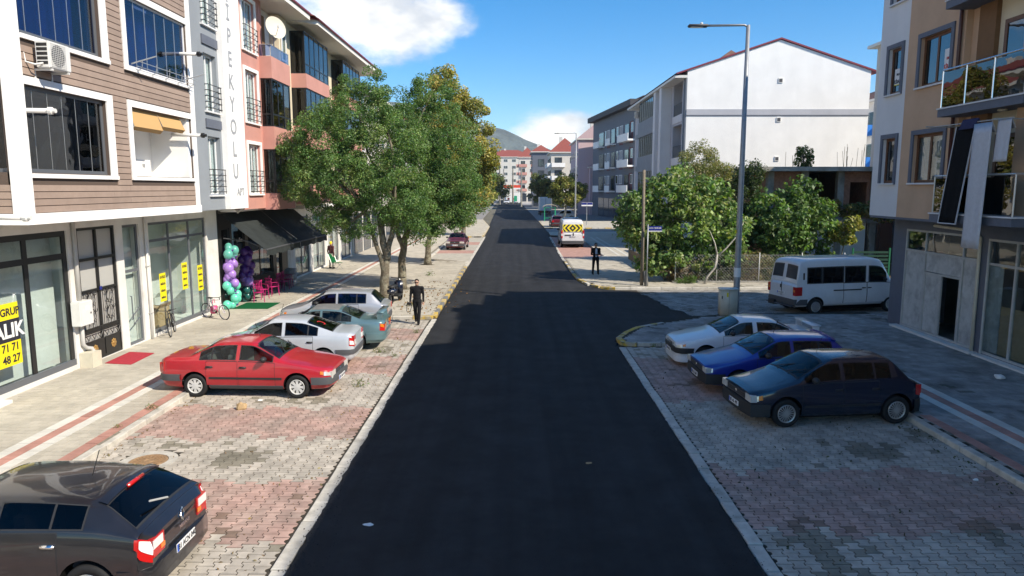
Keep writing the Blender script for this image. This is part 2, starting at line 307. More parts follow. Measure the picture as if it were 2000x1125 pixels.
# ------------------------------------------------------------------ mesh builder
class MB:
    def __init__(s): s.v = []; s.f = []; s.m = []
    def quad(s, a, b, c, d, mi=0):
        i = len(s.v); s.v += [a, b, c, d]; s.f.append((i, i + 1, i + 2, i + 3)); s.m.append(mi)
    def poly(s, pts, mi=0):
        i = len(s.v); s.v += list(pts); s.f.append(tuple(range(i, i + len(pts)))); s.m.append(mi)
    def box(s, x0, x1, y0, y1, z0, z1, mi=0, skip=''):
        i = len(s.v)
        s.v += [(x0, y0, z0), (x1, y0, z0), (x1, y1, z0), (x0, y1, z0), (x0, y0, z1), (x1, y0, z1), (x1, y1, z1), (x0, y1, z1)]
        for k, f in (('b', (0, 3, 2, 1)), ('t', (4, 5, 6, 7)), ('s', (0, 1, 5, 4)), ('e', (1, 2, 6, 5)), ('n', (2, 3, 7, 6)), ('w', (3, 0, 4, 7))):
            if k in skip: continue
            s.f.append(tuple(i + q for q in f)); s.m.append(mi)
        return s
    def obox(s, O, u, n, a0, a1, d0, d1, z0, z1, mi=0):
        """box in wall coordinates: a along u, d along outward normal n, z up"""
        i = len(s.v)
        for z in (z0, z1):
            for (a, d) in ((a0, d0), (a1, d0), (a1, d1), (a0, d1)):
                s.v.append((O[0] + u[0] * a + n[0] * d, O[1] + u[1] * a + n[1] * d, z))
        for f in ((0, 3, 2, 1), (4, 5, 6, 7), (0, 1, 5, 4), (1, 2, 6, 5), (2, 3, 7, 6), (3, 0, 4, 7)):
            s.f.append(tuple(i + q for q in f)); s.m.append(mi)
        return s
    def tube(s, pts, rad, n=8, mi=0, cap=True, closed=False):
        pts = [Vector(p) for p in pts]; L = len(pts)
        if not hasattr(rad, '__len__'): rad = [rad] * L
        i0 = len(s.v); prev = None
        for k, p in enumerate(pts):
            if closed: d = pts[(k + 1) % L] - pts[k - 1]
            else: d = pts[min(k + 1, L - 1)] - pts[max(k - 1, 0)]
            if d.length < 1e-9: d = Vector((0, 0, 1))
            d.normalize()
            ref = prev if prev is not None else (Vector((0, 0, 1)) if abs(d.z) < 0.9 else Vector((1, 0, 0)))
            a = ref - d * ref.dot(d)
            if a.length < 1e-6: a = d.orthogonal()
            a.normalize(); b = d.cross(a); prev = a
            for j in range(n):
                t = 2 * pi * j / n
                s.v.append(tuple(p + (a * cos(t) + b * sin(t)) * rad[k]))
        rng_ = L if closed else L - 1
        for k in range(rng_):
            for j in range(n):
                a_, b_ = i0 + k * n + j, i0 + k * n + (j + 1) % n
                k2 = (k + 1) % L
                c_, d_ = i0 + k2 * n + (j + 1) % n, i0 + k2 * n + j
                s.f.append((a_, b_, c_, d_)); s.m.append(mi)
        if cap and not closed:
            s.f.append(tuple(i0 + j for j in range(n))[::-1]); s.m.append(mi)
            s.f.append(tuple(i0 + (L - 1) * n + j for j in range(n))); s.m.append(mi)
        return s
    def lathe(s, prof, n=24, axis='z', c=(0, 0, 0), mi=0, caps=False):
        """prof: [(r, h)] around an axis"""
        i0 = len(s.v)
        for (r, h) in prof:
            for j in range(n):
                t = 2 * pi * j / n
                if axis == 'z': p = (r * cos(t), r * sin(t), h)
                elif axis == 'y': p = (r * cos(t), h, r * sin(t))
                else: p = (h, r * cos(t), r * sin(t))
                s.v.append((p[0] + c[0], p[1] + c[1], p[2] + c[2]))
        for k in range(len(prof) - 1):
            for j in range(n):
                s.f.append((i0 + k * n + j, i0 + k * n + (j + 1) % n, i0 + (k + 1) * n + (j + 1) % n, i0 + (k + 1) * n + j)); s.m.append(mi)
        if caps:
            s.f.append(tuple(i0 + j for j in range(n))[::-1]); s.m.append(mi)
            s.f.append(tuple(i0 + (len(prof) - 1) * n + j for j in range(n))); s.m.append(mi)
        return s
    def ball(s, c, r, seg=12, ring=8, mi=0, sc_=(1, 1, 1)):
        prof = [(max(1e-4, sin(pi * k / ring)), -cos(pi * k / ring)) for k in range(ring + 1)]
        i0 = len(s.v); s.lathe(prof, seg, 'z', (0, 0, 0), mi)
        for q in range(i0, len(s.v)):
            x, y, z = s.v[q]; s.v[q] = (c[0] + x * r * sc_[0], c[1] + y * r * sc_[1], c[2] + z * r * sc_[2])
        return s
    def mesh(s, name, mats, smooth=False, off=None):
        me = bpy.data.meshes.new(name)
        v = s.v
        if off is not None: v = [(p[0] - off[0], p[1] - off[1], p[2] - off[2]) for p in v]
        me.from_pydata(v, [], s.f)
        if not isinstance(mats, (list, tuple)): mats = [mats]
        for q in mats: me.materials.append(MATS[q] if isinstance(q, str) else q)
        if len(mats) > 1: me.polygons.foreach_set('material_index', s.m)
        if smooth: me.polygons.foreach_set('use_smooth', [True] * len(me.polygons))
        me.update()
        return me
    def build(s, name, mats, parent=None, smooth=False, world=True, weld=False, autosmooth=None):
        off = wloc(parent) if (parent is not None and world) else None
        me = s.mesh(name, mats, smooth, off)
        if weld or autosmooth: 
            bm = bmesh.new(); bm.from_mesh(me)
            bmesh.ops.remove_doubles(bm, verts=bm.verts, dist=1e-4)
            bmesh.ops.recalc_face_normals(bm, faces=bm.faces)
            if autosmooth:
                for f in bm.faces: f.smooth = True
                for e in bm.edges:
                    if len(e.link_faces) == 2 and e.calc_face_angle(0) > radians(autosmooth): e.smooth = False
            bm.to_mesh(me); bm.free()
        return link(name, me, parent)
def wloc(o):
    x = Vector((0, 0, 0))
    while o is not None: x = x + o.location; o = o.parent
    return x
def link(name, me, parent=None, loc=None):
    o = bpy.data.objects.new(name, me); COL.objects.link(o)
    if parent is not None: o.parent = parent
    if loc is not None: o.location = loc
    return o
def tag(o, label, cat, group=None):
    o['label'] = label; o['category'] = cat
    if group: o['group'] = group
    return o
def thing(name, label, cat, loc=(0, 0, 0), rz=0.0, group=None):
    o = bpy.data.objects.new(name, None); COL.objects.link(o); o.empty_display_size = 0.2
    o.location = loc; o.rotation_euler = (0, 0, rz)
    return tag(o, label, cat, group)
def struct(o): o['kind'] = 'structure'; return o
def stuff(o): o['kind'] = 'stuff'; return o

def text_mesh(txt, size, align='CENTER', ext=0.004, bold=0.0, spacing=1.0):
    cu = bpy.data.curves.new('lettering', 'FONT'); cu.body = txt; cu.size = size; cu.align_x = align; cu.align_y = 'CENTER'
    cu.extrude = ext; cu.offset = bold; cu.resolution_u = 3; cu.space_character = spacing
    o = bpy.data.objects.new('lettering', cu); COL.objects.link(o)
    dg = bpy.context.evaluated_depsgraph_get()
    me = bpy.data.meshes.new_from_object(o.evaluated_get(dg))
    bpy.data.objects.remove(o); bpy.data.curves.remove(cu)
    me.name = 'lettering'
    return me
def put_text(txt, size, m, parent, pos, right, up, name='lettering', bold=0.0, sx=1.0, spacing=1.0, align='CENTER', local=False):
    """lettering whose x axis is `right`, y axis `up`; pos in world (or local) coordinates"""
    me = text_mesh(txt, size, align, 0.003, bold, spacing)
    r = Vector(right).normalized(); u = Vector(up).normalized(); nn = r.cross(u)
    mt = Matrix(((r.x * sx, u.x, nn.x, 0), (r.y * sx, u.y, nn.y, 0), (r.z * sx, u.z, nn.z, 0), (0, 0, 0, 1)))
    me.transform(mt); me.materials.clear(); me.materials.append(MATS[m])
    p = Vector(pos)
    if parent is not None and not local: p = p - wloc(parent)
    return link(name, me, parent, p)
# ------------------------------------------------------------------ ground, road, paving
def nse(x, y, s, o=0.0): return noise.noise(Vector((x * s + o, y * s - o, o * 0.37)))

mb = MB(); mb.poly([(-4000, -300, -0.12), (4000, -300, -0.12), (4000, 6000, -0.12), (-4000, 6000, -0.12)])
ground = struct(mb.build('ground', 'far_ground'))

def bend(y): return 0.0 if y < 90 else -(y - 90) * 0.0125
def xl(y): return -3.10 + bend(y) - (0.25 if y > 75 else 0) * min(1, (y - 75) / 20)
def interp(y, tab):
    if y <= tab[0][0]: return tab[0][1]
    for (a, b), (c, d) in zip(tab, tab[1:]):
        if y <= c: return b + (d - b) * (y - a) / (c - a)
    return tab[-1][1]
XR = [(-20, 3.38), (22.9, 3.40), (23.8, 3.46), (24.8, 3.9), (25.84, 4.5), (26.84, 5.65), (27.6, 6.6), (28.1, 7.2), (28.6, 7.35), (31, 6.7), (34.2, 6.45), (35.6, 5.9), (36.3, 4.75), (37.6, 3.98),
      (40, 3.62), (42, 3.5), (52, 3.5), (66, 3.72), (77, 3.8), (84, 4.0), (100, 3.9), (130, 3.6), (330, 1.4)]
def xr(y): return interp(y, XR)

mb = MB(); ys = list(np.arange(-15, 12, 0.12)) + list(np.arange(12, 45, 0.16)) + list(np.arange(45, 110, 1.0)) + list(np.arange(110, 331, 5.0))
rows = []
for y in ys:
    j = 0.06 if y < 60 else 0.0
    a = xl(y) + j * (nse(y, 1, 3.1) + 0.8 * nse(y, 3, 9.0)); b = xr(y) + j * (nse(y, 7, 3.3) + 0.8 * nse(y, 9, 8.0))
    if 28.2 < y < 35.8: b += 0.25 * nse(y, 5, 1.4) + 0.1 * nse(y, 2, 5)
    rows.append((y, a, b))
T = 0.03
for (y0, a0, b0), (y1, a1, b1) in zip(rows, rows[1:]):
    mb.quad((a0, y0, T), (b0, y0, T), (b1, y1, T), (a1, y1, T))
    mb.quad((a0 - .03, y0, -.02), (a0, y0, T), (a1, y1, T), (a1 - .03, y1, -.02))
    mb.quad((b0, y0, T), (b0 + .03, y0, -.02), (b1 + .03, y1, -.02), (b1, y1, T))
road = struct(mb.build('road', 'asphalt'))
# loose bitumen crumbs along the fresh edges: nobody could count them
P = []
for k in range(4200):
    y = 7.5 + 26 * random.random() ** 1.8
    side = random.random() < 0.62
    e = xl(y) if side else xr(y)
    d = random.gauss(0, 0.055)
    if random.random() < 0.45: d = random.random() * 0.5
    else: d = abs(d) * (1 if random.random() < .8 else -1)
    x = e + d if side else e - d
    inside = (x > xl(y)) and (x < xr(y))
    P.append((x, y, (T if inside else 0.028), random.uniform(0.004, 0.013)))
vv = []; ff = []
for (x, y, z, r) in P:
    i = len(vv); a = random.random() * 6
    for q in range(3): vv.append((x + r * 1.3 * cos(a + q * 2.1), y + r * 1.3 * sin(a + q * 2.1), z - 0.003))
    vv.append((x, y, z + r))
    ff += [(i, i + 1, i + 3), (i + 1, i + 2, i + 3), (i + 2, i, i + 3)]
me = bpy.data.meshes.new('asphalt_crumbs'); me.from_pydata(vv, [], ff); me.materials.append(M('asphalt_crumb'))
o = stuff(link('asphalt_crumbs', me, road)); 

# ---- paving pieces
def poly_I(L, p, gap, c=0.022):
    """interlocking paver outline: broad ends, narrow waist; y along the length"""
    h = L / 2 - gap / 2; q = L / 4; e = 0.022
    w1 = p / 2 + c - gap / 2; w0 = p / 2 - c - gap / 2
    R = [(w1, -h), (w1, -q - e + .005), (w0, -q + e), (w0, q - e), (w1, q + e - .005), (w1, h)]
    return R + [(-x, y) for x, y in R[::-1]]
def poly_rect(a, b, gap=0.008): a = a / 2 - gap / 2; b = b / 2 - gap / 2; return [(-a, -b), (a, -b), (a, b), (-a, b)]
SHAPES = {}
def shape(key, poly, depth=0.03, chamfer=0.0):
    n = len(poly); v = []; f = []
    if chamfer:
        cx = sum(p[0] for p in poly) / n; cy = sum(p[1] for p in poly) / n
        def ins(p):
            return (p[0] - math.copysign(min(chamfer, abs(p[0] - cx)), p[0] - cx), p[1] - math.copysign(min(chamfer, abs(p[1] - cy)), p[1] - cy))
        v = [(*ins(p), 0) for p in poly] + [(*p, -chamfer) for p in poly] + [(*p, -depth) for p in poly]; rings = 3
    else:
        v = [(*p, 0) for p in poly] + [(*p, -depth) for p in poly]; rings = 2
    f.append(tuple(range(n)))
    for r in range(rings - 1):
        for i in range(n):
            j = (i + 1) % n; f.append((r * n + i, (r + 1) * n + i, (r + 1) * n + j, r * n + j))
    SHAPES[key] = (np.array(v, float), f)
_pm = {}
def piece_mesh(key, mname, var):
    k = (key, mname, round(var, 2))
    if k not in _pm:
        v, f = SHAPES[key]; me = bpy.data.meshes.new('paving_piece'); me.from_pydata([tuple(q) for q in v], [], f); me.materials.append(M(mname))
        at = me.attributes.new('var', 'FLOAT', 'FACE'); at.data.foreach_set('value', [var] * len(f)); _pm[k] = me
    return _pm[k]
def lay(parent, pieces, name, limit=300, restname='paving_rest'):
    """pieces: (x, y, z, rz, shape, material, var).  The largest in view become objects, the rest one mesh."""
    def vis(q):
        d = sqrt(q[0] ** 2 + q[1] ** 2 + 25)
        inview = abs(q[0]) < 0.735 * q[1] and q[1] > 7.9
        return -d if inview else -1000 - d
    pieces = sorted(pieces, key=vis, reverse=True)
    for q in pieces[:limit]:
        o = link(name, piece_mesh(q[4], q[5], q[6]), parent, (q[0], q[1], q[2])); o.rotation_euler = (random.gauss(0, .006), random.gauss(0, .006), q[3])
    rest = pieces[limit:]
    if not rest: return
    V = []; F = []; A = []; MI = []; names = []
    base = 0
    for q in rest:
        v, f = SHAPES[q[4]]; c, s_ = cos(q[3]), sin(q[3])
        tx, ty = random.gauss(0, .006), random.gauss(0, .006)
        x = v[:, 0] * c - v[:, 1] * s_ + q[0]; y = v[:, 0] * s_ + v[:, 1] * c + q[1]; z = v[:, 2] + q[2] + v[:, 0] * tx + v[:, 1] * ty
        V.append(np.stack([x, y, z], 1)); 
        if q[5] not in names: names.append(q[5])
        mi = names.index(q[5])
        for g in f: F.append(tuple(base + i for i in g)); A.append(q[6]); MI.append(mi)
        base += len(v)
    V = np.concatenate(V)
    me = bpy.data.meshes.new(restname); me.from_pydata([tuple(r) for r in V], [], F)
    for nme in names: me.materials.append(M(nme))
    me.polygons.foreach_set('material_index', MI)
    at = me.attributes.new('var', 'FLOAT', 'FACE'); at.data.foreach_set('value', A)
    stuff(link(restname, me, parent))
def rv(): return random.choice((0.0, .14, .28, .42, .57, .71, .85, 1.0))

LI, PI_ = 0.205, 0.20
shape('paver', poly_I(LI, PI_, 0.019))
shape('sq', poly_rect(0.205, 0.205, 0.010)); shape('brick', poly_rect(0.20, 0.30, 0.010)); shape('slab', poly_rect(0.25, 0.42, 0.010)); shape('cob', poly_rect(0.26, 0.15, 0.016))
shape('slabx', poly_rect(0.42, 0.25, 0.010))

def ipave(x0, x1, y0, y1, redf, stainf, inside=None):
    out = []; i = 0; x = x0 + PI_ / 2
    while x < x1 - PI_ / 2 + 0.03:
        y = y0 + (LI / 2 if i % 2 == 0 else LI)
        while y < y1 - LI * 0.4:
            if inside is None or inside(x, y):
                s = stainf(x, y)
                out.append((x, y, random.gauss(0, .0012), 0, 'paver', 'paver_red' if redf(x, y + .5 * nse(x, y, .9, 31) + random.gauss(0, .09)) else 'paver_grey', 1.5 if s else rv()))
            y += LI
        x += PI_; i += 1
    return out
def red_left(x, y):
    return (10.0 < y < 12.2) or (14.4 < y < 16.5) or (19.3 < y < 21.7) or (24.4 < y < 26.3) or (5.8 < y < 7.9)
def red_right(x, y):
    y2 = y + 0.04 * x
    return (17.2 < y2 < 21.6) or (10.5 < y2 < 12.9) or (6.0 < y2 < 8.3)
def stain_left(x, y):
    a = nse(x, y, 1.1, 3.0) + 0.8 * nse(x, y, 3.7, 9.0)
    k = 0.60
    d = ((x + 5.35) / 0.75) ** 2 + ((y - 13.25) / 0.75) ** 2
    d2 = ((x + 5.6) / 1.3) ** 2 + ((y - 17.0) / 0.45) ** 2
    return a + 1.0 * max(0, 1 - d) + 0.75 * max(0, 1 - d2) > k + 0.1
def stain_right(x, y):
    a = nse(x, y, 0.9, 13.0) + 0.8 * nse(x, y, 3.1, 4.0)
    d = ((x - 4.6) / 1.1) ** 2 + ((y - 9.4) / 0.9) ** 2; d2 = ((x - 7.3) / 1.2) ** 2 + ((y - 13.9) / 0.9) ** 2
    return a + 0.7 * max(0, 1 - d) + 0.75 * max(0, 1 - d2) > 0.58

# left parking bays
mb = MB(); mb.poly([(-8.25, 3, -.009), (-3.05, 3, -.009), (-3.05, 28.3, -.009), (-8.25, 28.3, -.009)])
parking_l = struct(mb.build('parking_bay', 'bed'))
def in_l(x, y): return (x + 7.05) ** 2 + (y - 13.05) ** 2 > 0.52 ** 2
lay(parking_l, ipave(-8.2, -3.36, 4.0, 28.0, red_left, stain_left, in_l), 'paver')
mb = MB(); mb.poly([(3.3, 3, -.009), (8.9, 3, -.009), (8.9, 23.3, -.009), (3.3, 23.3, -.009)])
parking_r = struct(mb.build('parking_bay', 'bed'))
lay(parking_r, ipave(3.68, 8.86, 5.0, 23.1, red_right, stain_right), 'paver')

# flush kerb stones along the road edge, raised kerbs of the pavements
def kerb_shape(key, l, w, h):
    shape(key, poly_rect(l, w, 0.012), h, 0.014)
for l in (0.72,): kerb_shape('kflush', l, 0.23, 0.06)
kerb_shape('kraise', 0.80, 0.20, 0.20); kerb_shape('kshort', 0.42, 0.20, 0.20)
def kerb_line(pts, key, l, z, cols, name='kerbstone'):
    out = []; cum = 0; k = 0
    for (a, b) in zip(pts, pts[1:]):
        a = Vector((*a, 0)); b = Vector((*b, 0)); d = b - a; L = d.length; n = max(1, round(L / l)); ang = math.atan2(d.y, d.x)
        for i in range(n):
            p = a + d * ((i + 0.5) / n); c = cols[k % len(cols)]; k += 1
            out.append((p.x + random.gauss(0, .006), p.y + random.gauss(0, .006), z + random.gauss(0, .004), ang + random.gauss(0, .006), key, c, rv()))
    return out
K = ['kerb']; KY = ['kerb_yellow', 'kerb_dark']
kl = kerb_line([(-3.235, 4.0), (-3.225, 28.0)], 'kflush', 0.72, 0.022, K)
lay(parking_l, kl, 'kerbstone')
lay(parking_r, kerb_line([(3.545, 4.0), (3.545, 22.9)], 'kflush', 0.72, 0.022, K), 'kerbstone')

# left pavement (raised), strips of red and white slabs, beige pavers
SH = 0.12
def sheet(pts, z, m, name):
    mb = MB(); mb.poly([(x, y, z) for x, y in pts]); return struct(mb.build(name, m))
pave_l = sheet([(-12.6, 3), (-8.3, 3), (-8.3, 28.2), (-12.6, 28.2)], SH - .009, 'bed_pale', 'pavement')
pc = kerb_line([(-8.27, 4.0), (-8.27, 28.0)], 'kraise', 0.8, SH, K)
lay(pave_l, pc, 'kerbstone')
def strip(x, y0, y1, m, w=0.25, l=0.42):
    out = []; y = y0 + l / 2
    while y < y1: out.append((x, y, SH + .006 + random.gauss(0, .0015), 0, 'slab', m, rv())); y += l
    return out
pp = []
for (x, m) in ((-8.50, 'slab_red'), (-9.37, 'slab_white'), (-9.62, 'slab_red'), (-9.87, 'slab_white')): pp += strip(x, 4, 28, m)
lay(pave_l, pp, 'slab', 200)
def sqpave(x0, x1, y0, y1, m, z, inside=None, st=0.205, stain=0.62, o=0.0):
    out = []; i = 0; y = y0 + st / 2
    while y < y1:
        x = x0 + (st / 2 if i % 2 else .02)
        while x < x1 + st * .35:
            if inside is None or inside(x, y):
                a = nse(x, y, 1.0, 5 + o) + 0.8 * nse(x, y, 3.3, 2 + o)
                out.append((x, y, z + random.gauss(0, .0012), 0, 'sq', m, 1.5 if a > stain else rv()))
            x += st
        y += st; i += 1
    return out
lay(pave_l, sqpave(-9.245, -8.625, 4, 28, 'paver_beige', SH, stain=.9) + sqpave(-12.45, -10.0, 4, 28.3, 'paver_beige', SH, stain=1.05), 'paver', 300)

# left plaza with the trees, kerb painted in yellow and black towards the road
plaza = sheet([(-12.6, 28.1), (-3.3, 28.1), (-3.3, 50.0), (-6.4, 52), (-6.4, 76), (-12.6, 76)], SH - .009, 'bed_pale', 'pavement')
def in_plaza(x, y):
    if y > 50 and x > -6.75: return False
    for (tx, ty) in ((-6.12, 33.2), (-5.8, 36.0), (-5.84, 47.6)):
        if abs(x - tx) < .45 and abs(y - ty) < .45: return False
    return not (-9.97 < x < -9.22)
pl = sqpave(-12.45, -3.42, 28.3, 52.0, 'paver_beige', SH, in_plaza, stain=.80, o=3)
def strip2(x, m): return [(x, 28.2 + .42 * k, SH + .006, 0, 'slab', m, rv()) for k in range(112)]
lay(plaza, pl + strip2(-9.37, 'slab_white') + strip2(-9.62, 'slab_red') + strip2(-9.87, 'slab_white'), 'paver', 300)
lay(plaza, kerb_line([(-4.9, 28.12), (-8.2, 28.12)], 'kraise', .8, SH, K) + kerb_line([(-3.3, 28.12), (-4.9, 28.12)], 'kraise', .8, SH, ['kerb_yellow', 'kerb'])
    + kerb_line([(-3.26, 28.25), (-3.24, 46.5)], 'kraise', .85, SH, ['kerb_yellow', 'kerb_dark']) + kerb_line([(-3.24, 46.5), (-3.4, 50), (-6.4, 52.0), (-6.5, 76)], 'kraise', .85, SH, K), 'kerbstone')
mb = MB(); mb.poly([(-12.5, 52, SH), (-6.7, 52, SH), (-6.7, 76, SH), (-12.5, 76, SH)])
struct(mb.build('pavement_far', mat('far_paving', (0.46, 0.42, 0.35), 0.9, .1, noise_amt=.2, noise_scale=1.5)))
# second row of bays with the dark red car, then the next corner
mb = MB()
for k, (a, b, m_) in enumerate(((50.2, 57.2, 0), (57.2, 60, 1), (60, 66, 0), (66, 69.4, 1), (69.4, 76, 0))): mb.quad((-6.4, a, 0), (-3.3, a, 0), (-3.3, b, 0), (-6.4, b, 0), m_)
struct(mb.build('parking_bay', [mat('far_bay', (0.42, 0.39, .33), .9, .1, noise_amt=.2, noise_scale=2), mat('far_bay_red', (0.42, 0.25, 0.21), .9, .1, noise_amt=.2, noise_scale=2)]))
lay(parking_l, kerb_line([(-3.24, 47.5), (-3.24, 77)], 'kflush', .72, .022, K), 'kerbstone', 60)
cor = sheet([(-13, 76), (-3.45, 76), (-3.5, 96), (-5.2, 118), (-13, 118)], SH, 'far_paving', 'pavement')
lay(cor, kerb_line([(-7, 76), (-4.6, 76), (-3.5, 77.5), (-3.45, 96), (-5.3, 118)], 'kraise', .85, SH + .01, ['kerb', 'kerb', 'kerb_yellow']), 'kerbstone', 120)
# manhole with its concrete collar
t = thing('manhole_cover', 'round rusty manhole cover set in the pavers beside the dark hatchback', 'manhole', (-7.05, 13.05, 0))
mb = MB(); mb.lathe([(0.36, -.03), (0.36, .006), (0.53, .006), (0.53, -.03)], 32, 'z', (0, 0, 0)); mb.build('collar', 'kerb', t, world=False)
mb = MB(); mb.lathe([(0.001, .006), (0.35, .006), (0.35, -.02)], 32); mb.lathe([(.34, .006), (.33, .013), (.30, .013), (.29, .006)], 32); mb.lathe([(.10, .006), (.095, .013), (.07, .013), (.06, .006)], 20)
for r_, n_ in ((.26, 26), (.21, 22), (.16, 16)):
    for k in range(n_):
        a = 2 * pi * (k + (0.5 if r_ == .21 else 0)) / n_; c_, s_ = cos(a) * r_, sin(a) * r_
        mb.box(c_ - .016, c_ + .016, s_ - .016, s_ + .016, .004, .013, skip='b')
mb.build('lid', 'rust', t, world=False)

# right pavement and the corner island
pave_r = sheet([(8.95, 3), (14.6, 3), (14.6, 29.2), (8.4, 28.6), (7.05, 27.95), (5.61, 26.9), (4.46, 25.9), (3.62, 24.2), (3.55, 23.2), (8.95, 23.2)], SH - .009, 'bed', 'pavement')
ISL = [(22.9, 3.6), (23.8, 3.72), (24.8, 4.1), (25.84, 4.75), (26.84, 5.95), (27.9, 7.4), (28.6, 9.5)]
def in_r(x, y):
    if x < 9.05: return y > 23.32 and x > interp(y, ISL) + .1 and y < 28.4
    return y < 28.6
rp = sqpave(3.6, 14.5, 4, 28.9, 'paver_dull', SH, in_r, stain=.72, o=7)
lay(pave_r, rp, 'paver', 300)
def stripx(x, m, y0, y1): return [(x, y0 + .42 * k, SH + .006, 0, 'slab', m, rv()) for k in range(int((y1 - y0) / .42))]
lay(pave_r, stripx(9.28, 'slab_red', 4, 16) + stripx(10.09, 'slab_white', 4, 22.8) + stripx(10.345, 'slab_red', 4, 22.8) + stripx(10.6, 'slab_white', 4, 22.8), 'slab', 200)
lay(pave_r, kerb_line([(8.96, 4), (8.96, 23.2)], 'kraise', .8, SH, K) + kerb_line([(8.9, 23.22), (4.1, 23.22)], 'kraise', .8, SH, K) + kerb_line([(4.1, 23.2), (3.66, 23.3), (3.6, 24.0), (4.0, 24.95), (4.55, 25.85)], 'kshort', .42, SH, ['kerb_yellow'])
    + kerb_line([(4.55, 25.85), (5.68, 26.8)], 'kshort', .42, SH, ['kerb_yellow', 'kerb']) + kerb_line([(5.68, 26.8), (7.1, 27.85), (8.5, 28.5), (11, 28.75)], 'kraise', .8, SH - .03, K), 'kerbstone')
# side street, old stone setts
side = sheet([(5.0, 24), (32, 24), (32, 36.6), (4.0, 36.6)], -.012, 'bed', 'side_street')
sp = []; y = 28.2; i = 0
while y < 36.3:
    x = 6.4 + (0.13 if i % 2 else 0)
    while x < 19:
        if not (x < 9.4 and y < 28.9) and x > xr(y) - .15:
            a = nse(x, y, .8, 21) + .8 * nse(x, y, 3, 22)
            sp.append((x + random.gauss(0, .006), y, -.002 + random.gauss(0, .004), random.gauss(0, .02), 'cob', 'paver_dull', 1.5 if a > .5 else rv()))
        x += .262
    y += .152; i += 1
lay(side, sp, 'sett', 300)
# pavement beyond the side street, garden, far pavements
pave_f = sheet([(4.75, 36.5), (30, 36.5), (30, 38.3), (8.6, 38.6), (8.4, 62), (9, 84), (3.9, 84), (3.8, 77), (6.95, 75), (6.95, 53), (3.7, 51), (3.62, 42), (4.05, 37.8)], SH - .009, 'bed', 'pavement')
def in_f(x, y):
    if y < 38.4: return x > 4.3 + max(0, (37.6 - y)) * .6
    return x > 3.75 and x < 8.5 and y < 52
lay(pave_f, sqpave(3.7, 17, 36.75, 52, 'paver_beige', SH, in_f, stain=.6, o=2), 'paver', 300)
lay(pave_f, kerb_line([(22, 36.55), (5.2, 36.5)], 'kraise', .8, SH + .01, K) + kerb_line([(5.2, 36.5), (4.55, 36.75), (4.0, 37.8), (3.66, 40), (3.57, 42.5)], 'kraise', .8, SH + .01, ['kerb_yellow', 'kerb_yellow', 'kerb'])
    + kerb_line([(3.57, 42.5), (3.57, 51)], 'kraise', .8, SH + .01, ['kerb_dark', 'kerb', 'kerb_yellow']) + kerb_line([(3.57, 51), (3.8, 77)], 'kflush', .75, .03, K) + kerb_line([(6.9, 53), (6.9, 75)], 'kraise', .8, SH + .01, K), 'kerbstone', 200)
mb = MB(); mb.quad((3.6, 51, .0), (6.9, 53, .0), (6.9, 76, .0), (3.8, 77, .0)); struct(mb.build('parking_bay', 'far_bay_red'))
mb = MB(); mb.poly([(8.5, 51.9, SH - .002), (3.72, 51.9, SH - .002), (7.0, 54, SH - .002), (7.0, 76, SH - .002), (3.9, 78, SH - .002), (4, 84, SH - .002), (15, 84, SH - .002), (15, 52, SH - .002)][::-1]); struct(mb.build('pavement_far', 'far_paving'))
strips = MB()
for a in (7.9, 8.5): strips.box(a, a + .22, 54, 75, SH, SH + .006, skip='b')
strips.box(5.2, 8.72, 53.4, 53.65, SH, SH + .006, skip='b'); struct(strips.build('paving_strip', 'slab_white'))
# crossing street, then pavement and bays further on
xs = sheet([(3.9, 84), (60, 84), (60, 93), (3.9, 93)], -.005, mat('far_setts', (.26, .25, .24), .9, .1, noise_amt=.25, noise_scale=2), 'side_street')
pf = sheet([(3.9, 93), (40, 93), (40, 112), (4.1, 112)], SH, 'far_paving', 'pavement')
lay(pf, kerb_line([(16, 93), (5, 93), (4.1, 94.5), (3.95, 100), (3.9, 112)], 'kraise', .85, SH + .01, ['kerb', 'kerb_yellow', 'kerb']), 'kerbstone', 60)
mb = MB(); mb.poly([(3.7, 112, 0), (30, 112, 0), (30, 240, 0), (2.2, 240, 0)]); struct(mb.build('parking_bay', 'far_setts'))
mb = MB(); mb.poly([(4.2, 168, .1), (12, 168, .1), (12, 178, .1), (2.6, 178, .1)]); struct(mb.build('pavement_far', 'far_paving'))
mb = MB(); mb.poly([(-60, 118, 0), (-5.4, 118, 0), (-7, 330, 0), (-60, 330, 0)]); struct(mb.build('verge', 'far_setts'))
mb = MB(); mb.poly([(2.2, 240, 0.0), (90, 240, 0), (90, 420, 0), (-60, 420, 0), (-60, 331, 0), (1.4, 331, 0)]); struct(mb.build('forecourt', mat('far_concrete', (.40, .38, .35), .9, .1, noise_amt=.2, noise_scale=.6)))
gd = sheet([(8.45, 38.35), (40, 38.2), (40, 58), (15, 58), (15, 52), (8.45, 52)], .10, 'soil', 'garden_soil')
# distant hill
V = []; F = []; nx, ny = 90, 30
for j in range(ny + 1):
    for i in range(nx + 1):
        x = -1500 + 2600 * i / nx; y = 1500 + 1500 * j / ny
        h = 225 * math.exp(-((x + 300) / 380) ** 2) + 55 * math.exp(-((x - 420) / 500) ** 2) + 60 * math.exp(-((x + 1100) / 400) ** 2)
        h *= min(1, j / 9.0) if j < 9 else 1
        h *= 1 + 0.10 * noise.fractal(Vector((x * .004, y * .004, 2)), 1, 2, 4)
        V.append((x, y, h - 4)); 
for j in range(ny):
    for i in range(nx):
        a = j * (nx + 1) + i; F.append((a, a + 1, a + nx + 2, a + nx + 1))
me = bpy.data.meshes.new('hill'); me.from_pydata(V, [], F); me.materials.append(M('hill')); me.polygons.foreach_set('use_smooth', [True] * len(F))
struct(link('hill', me))
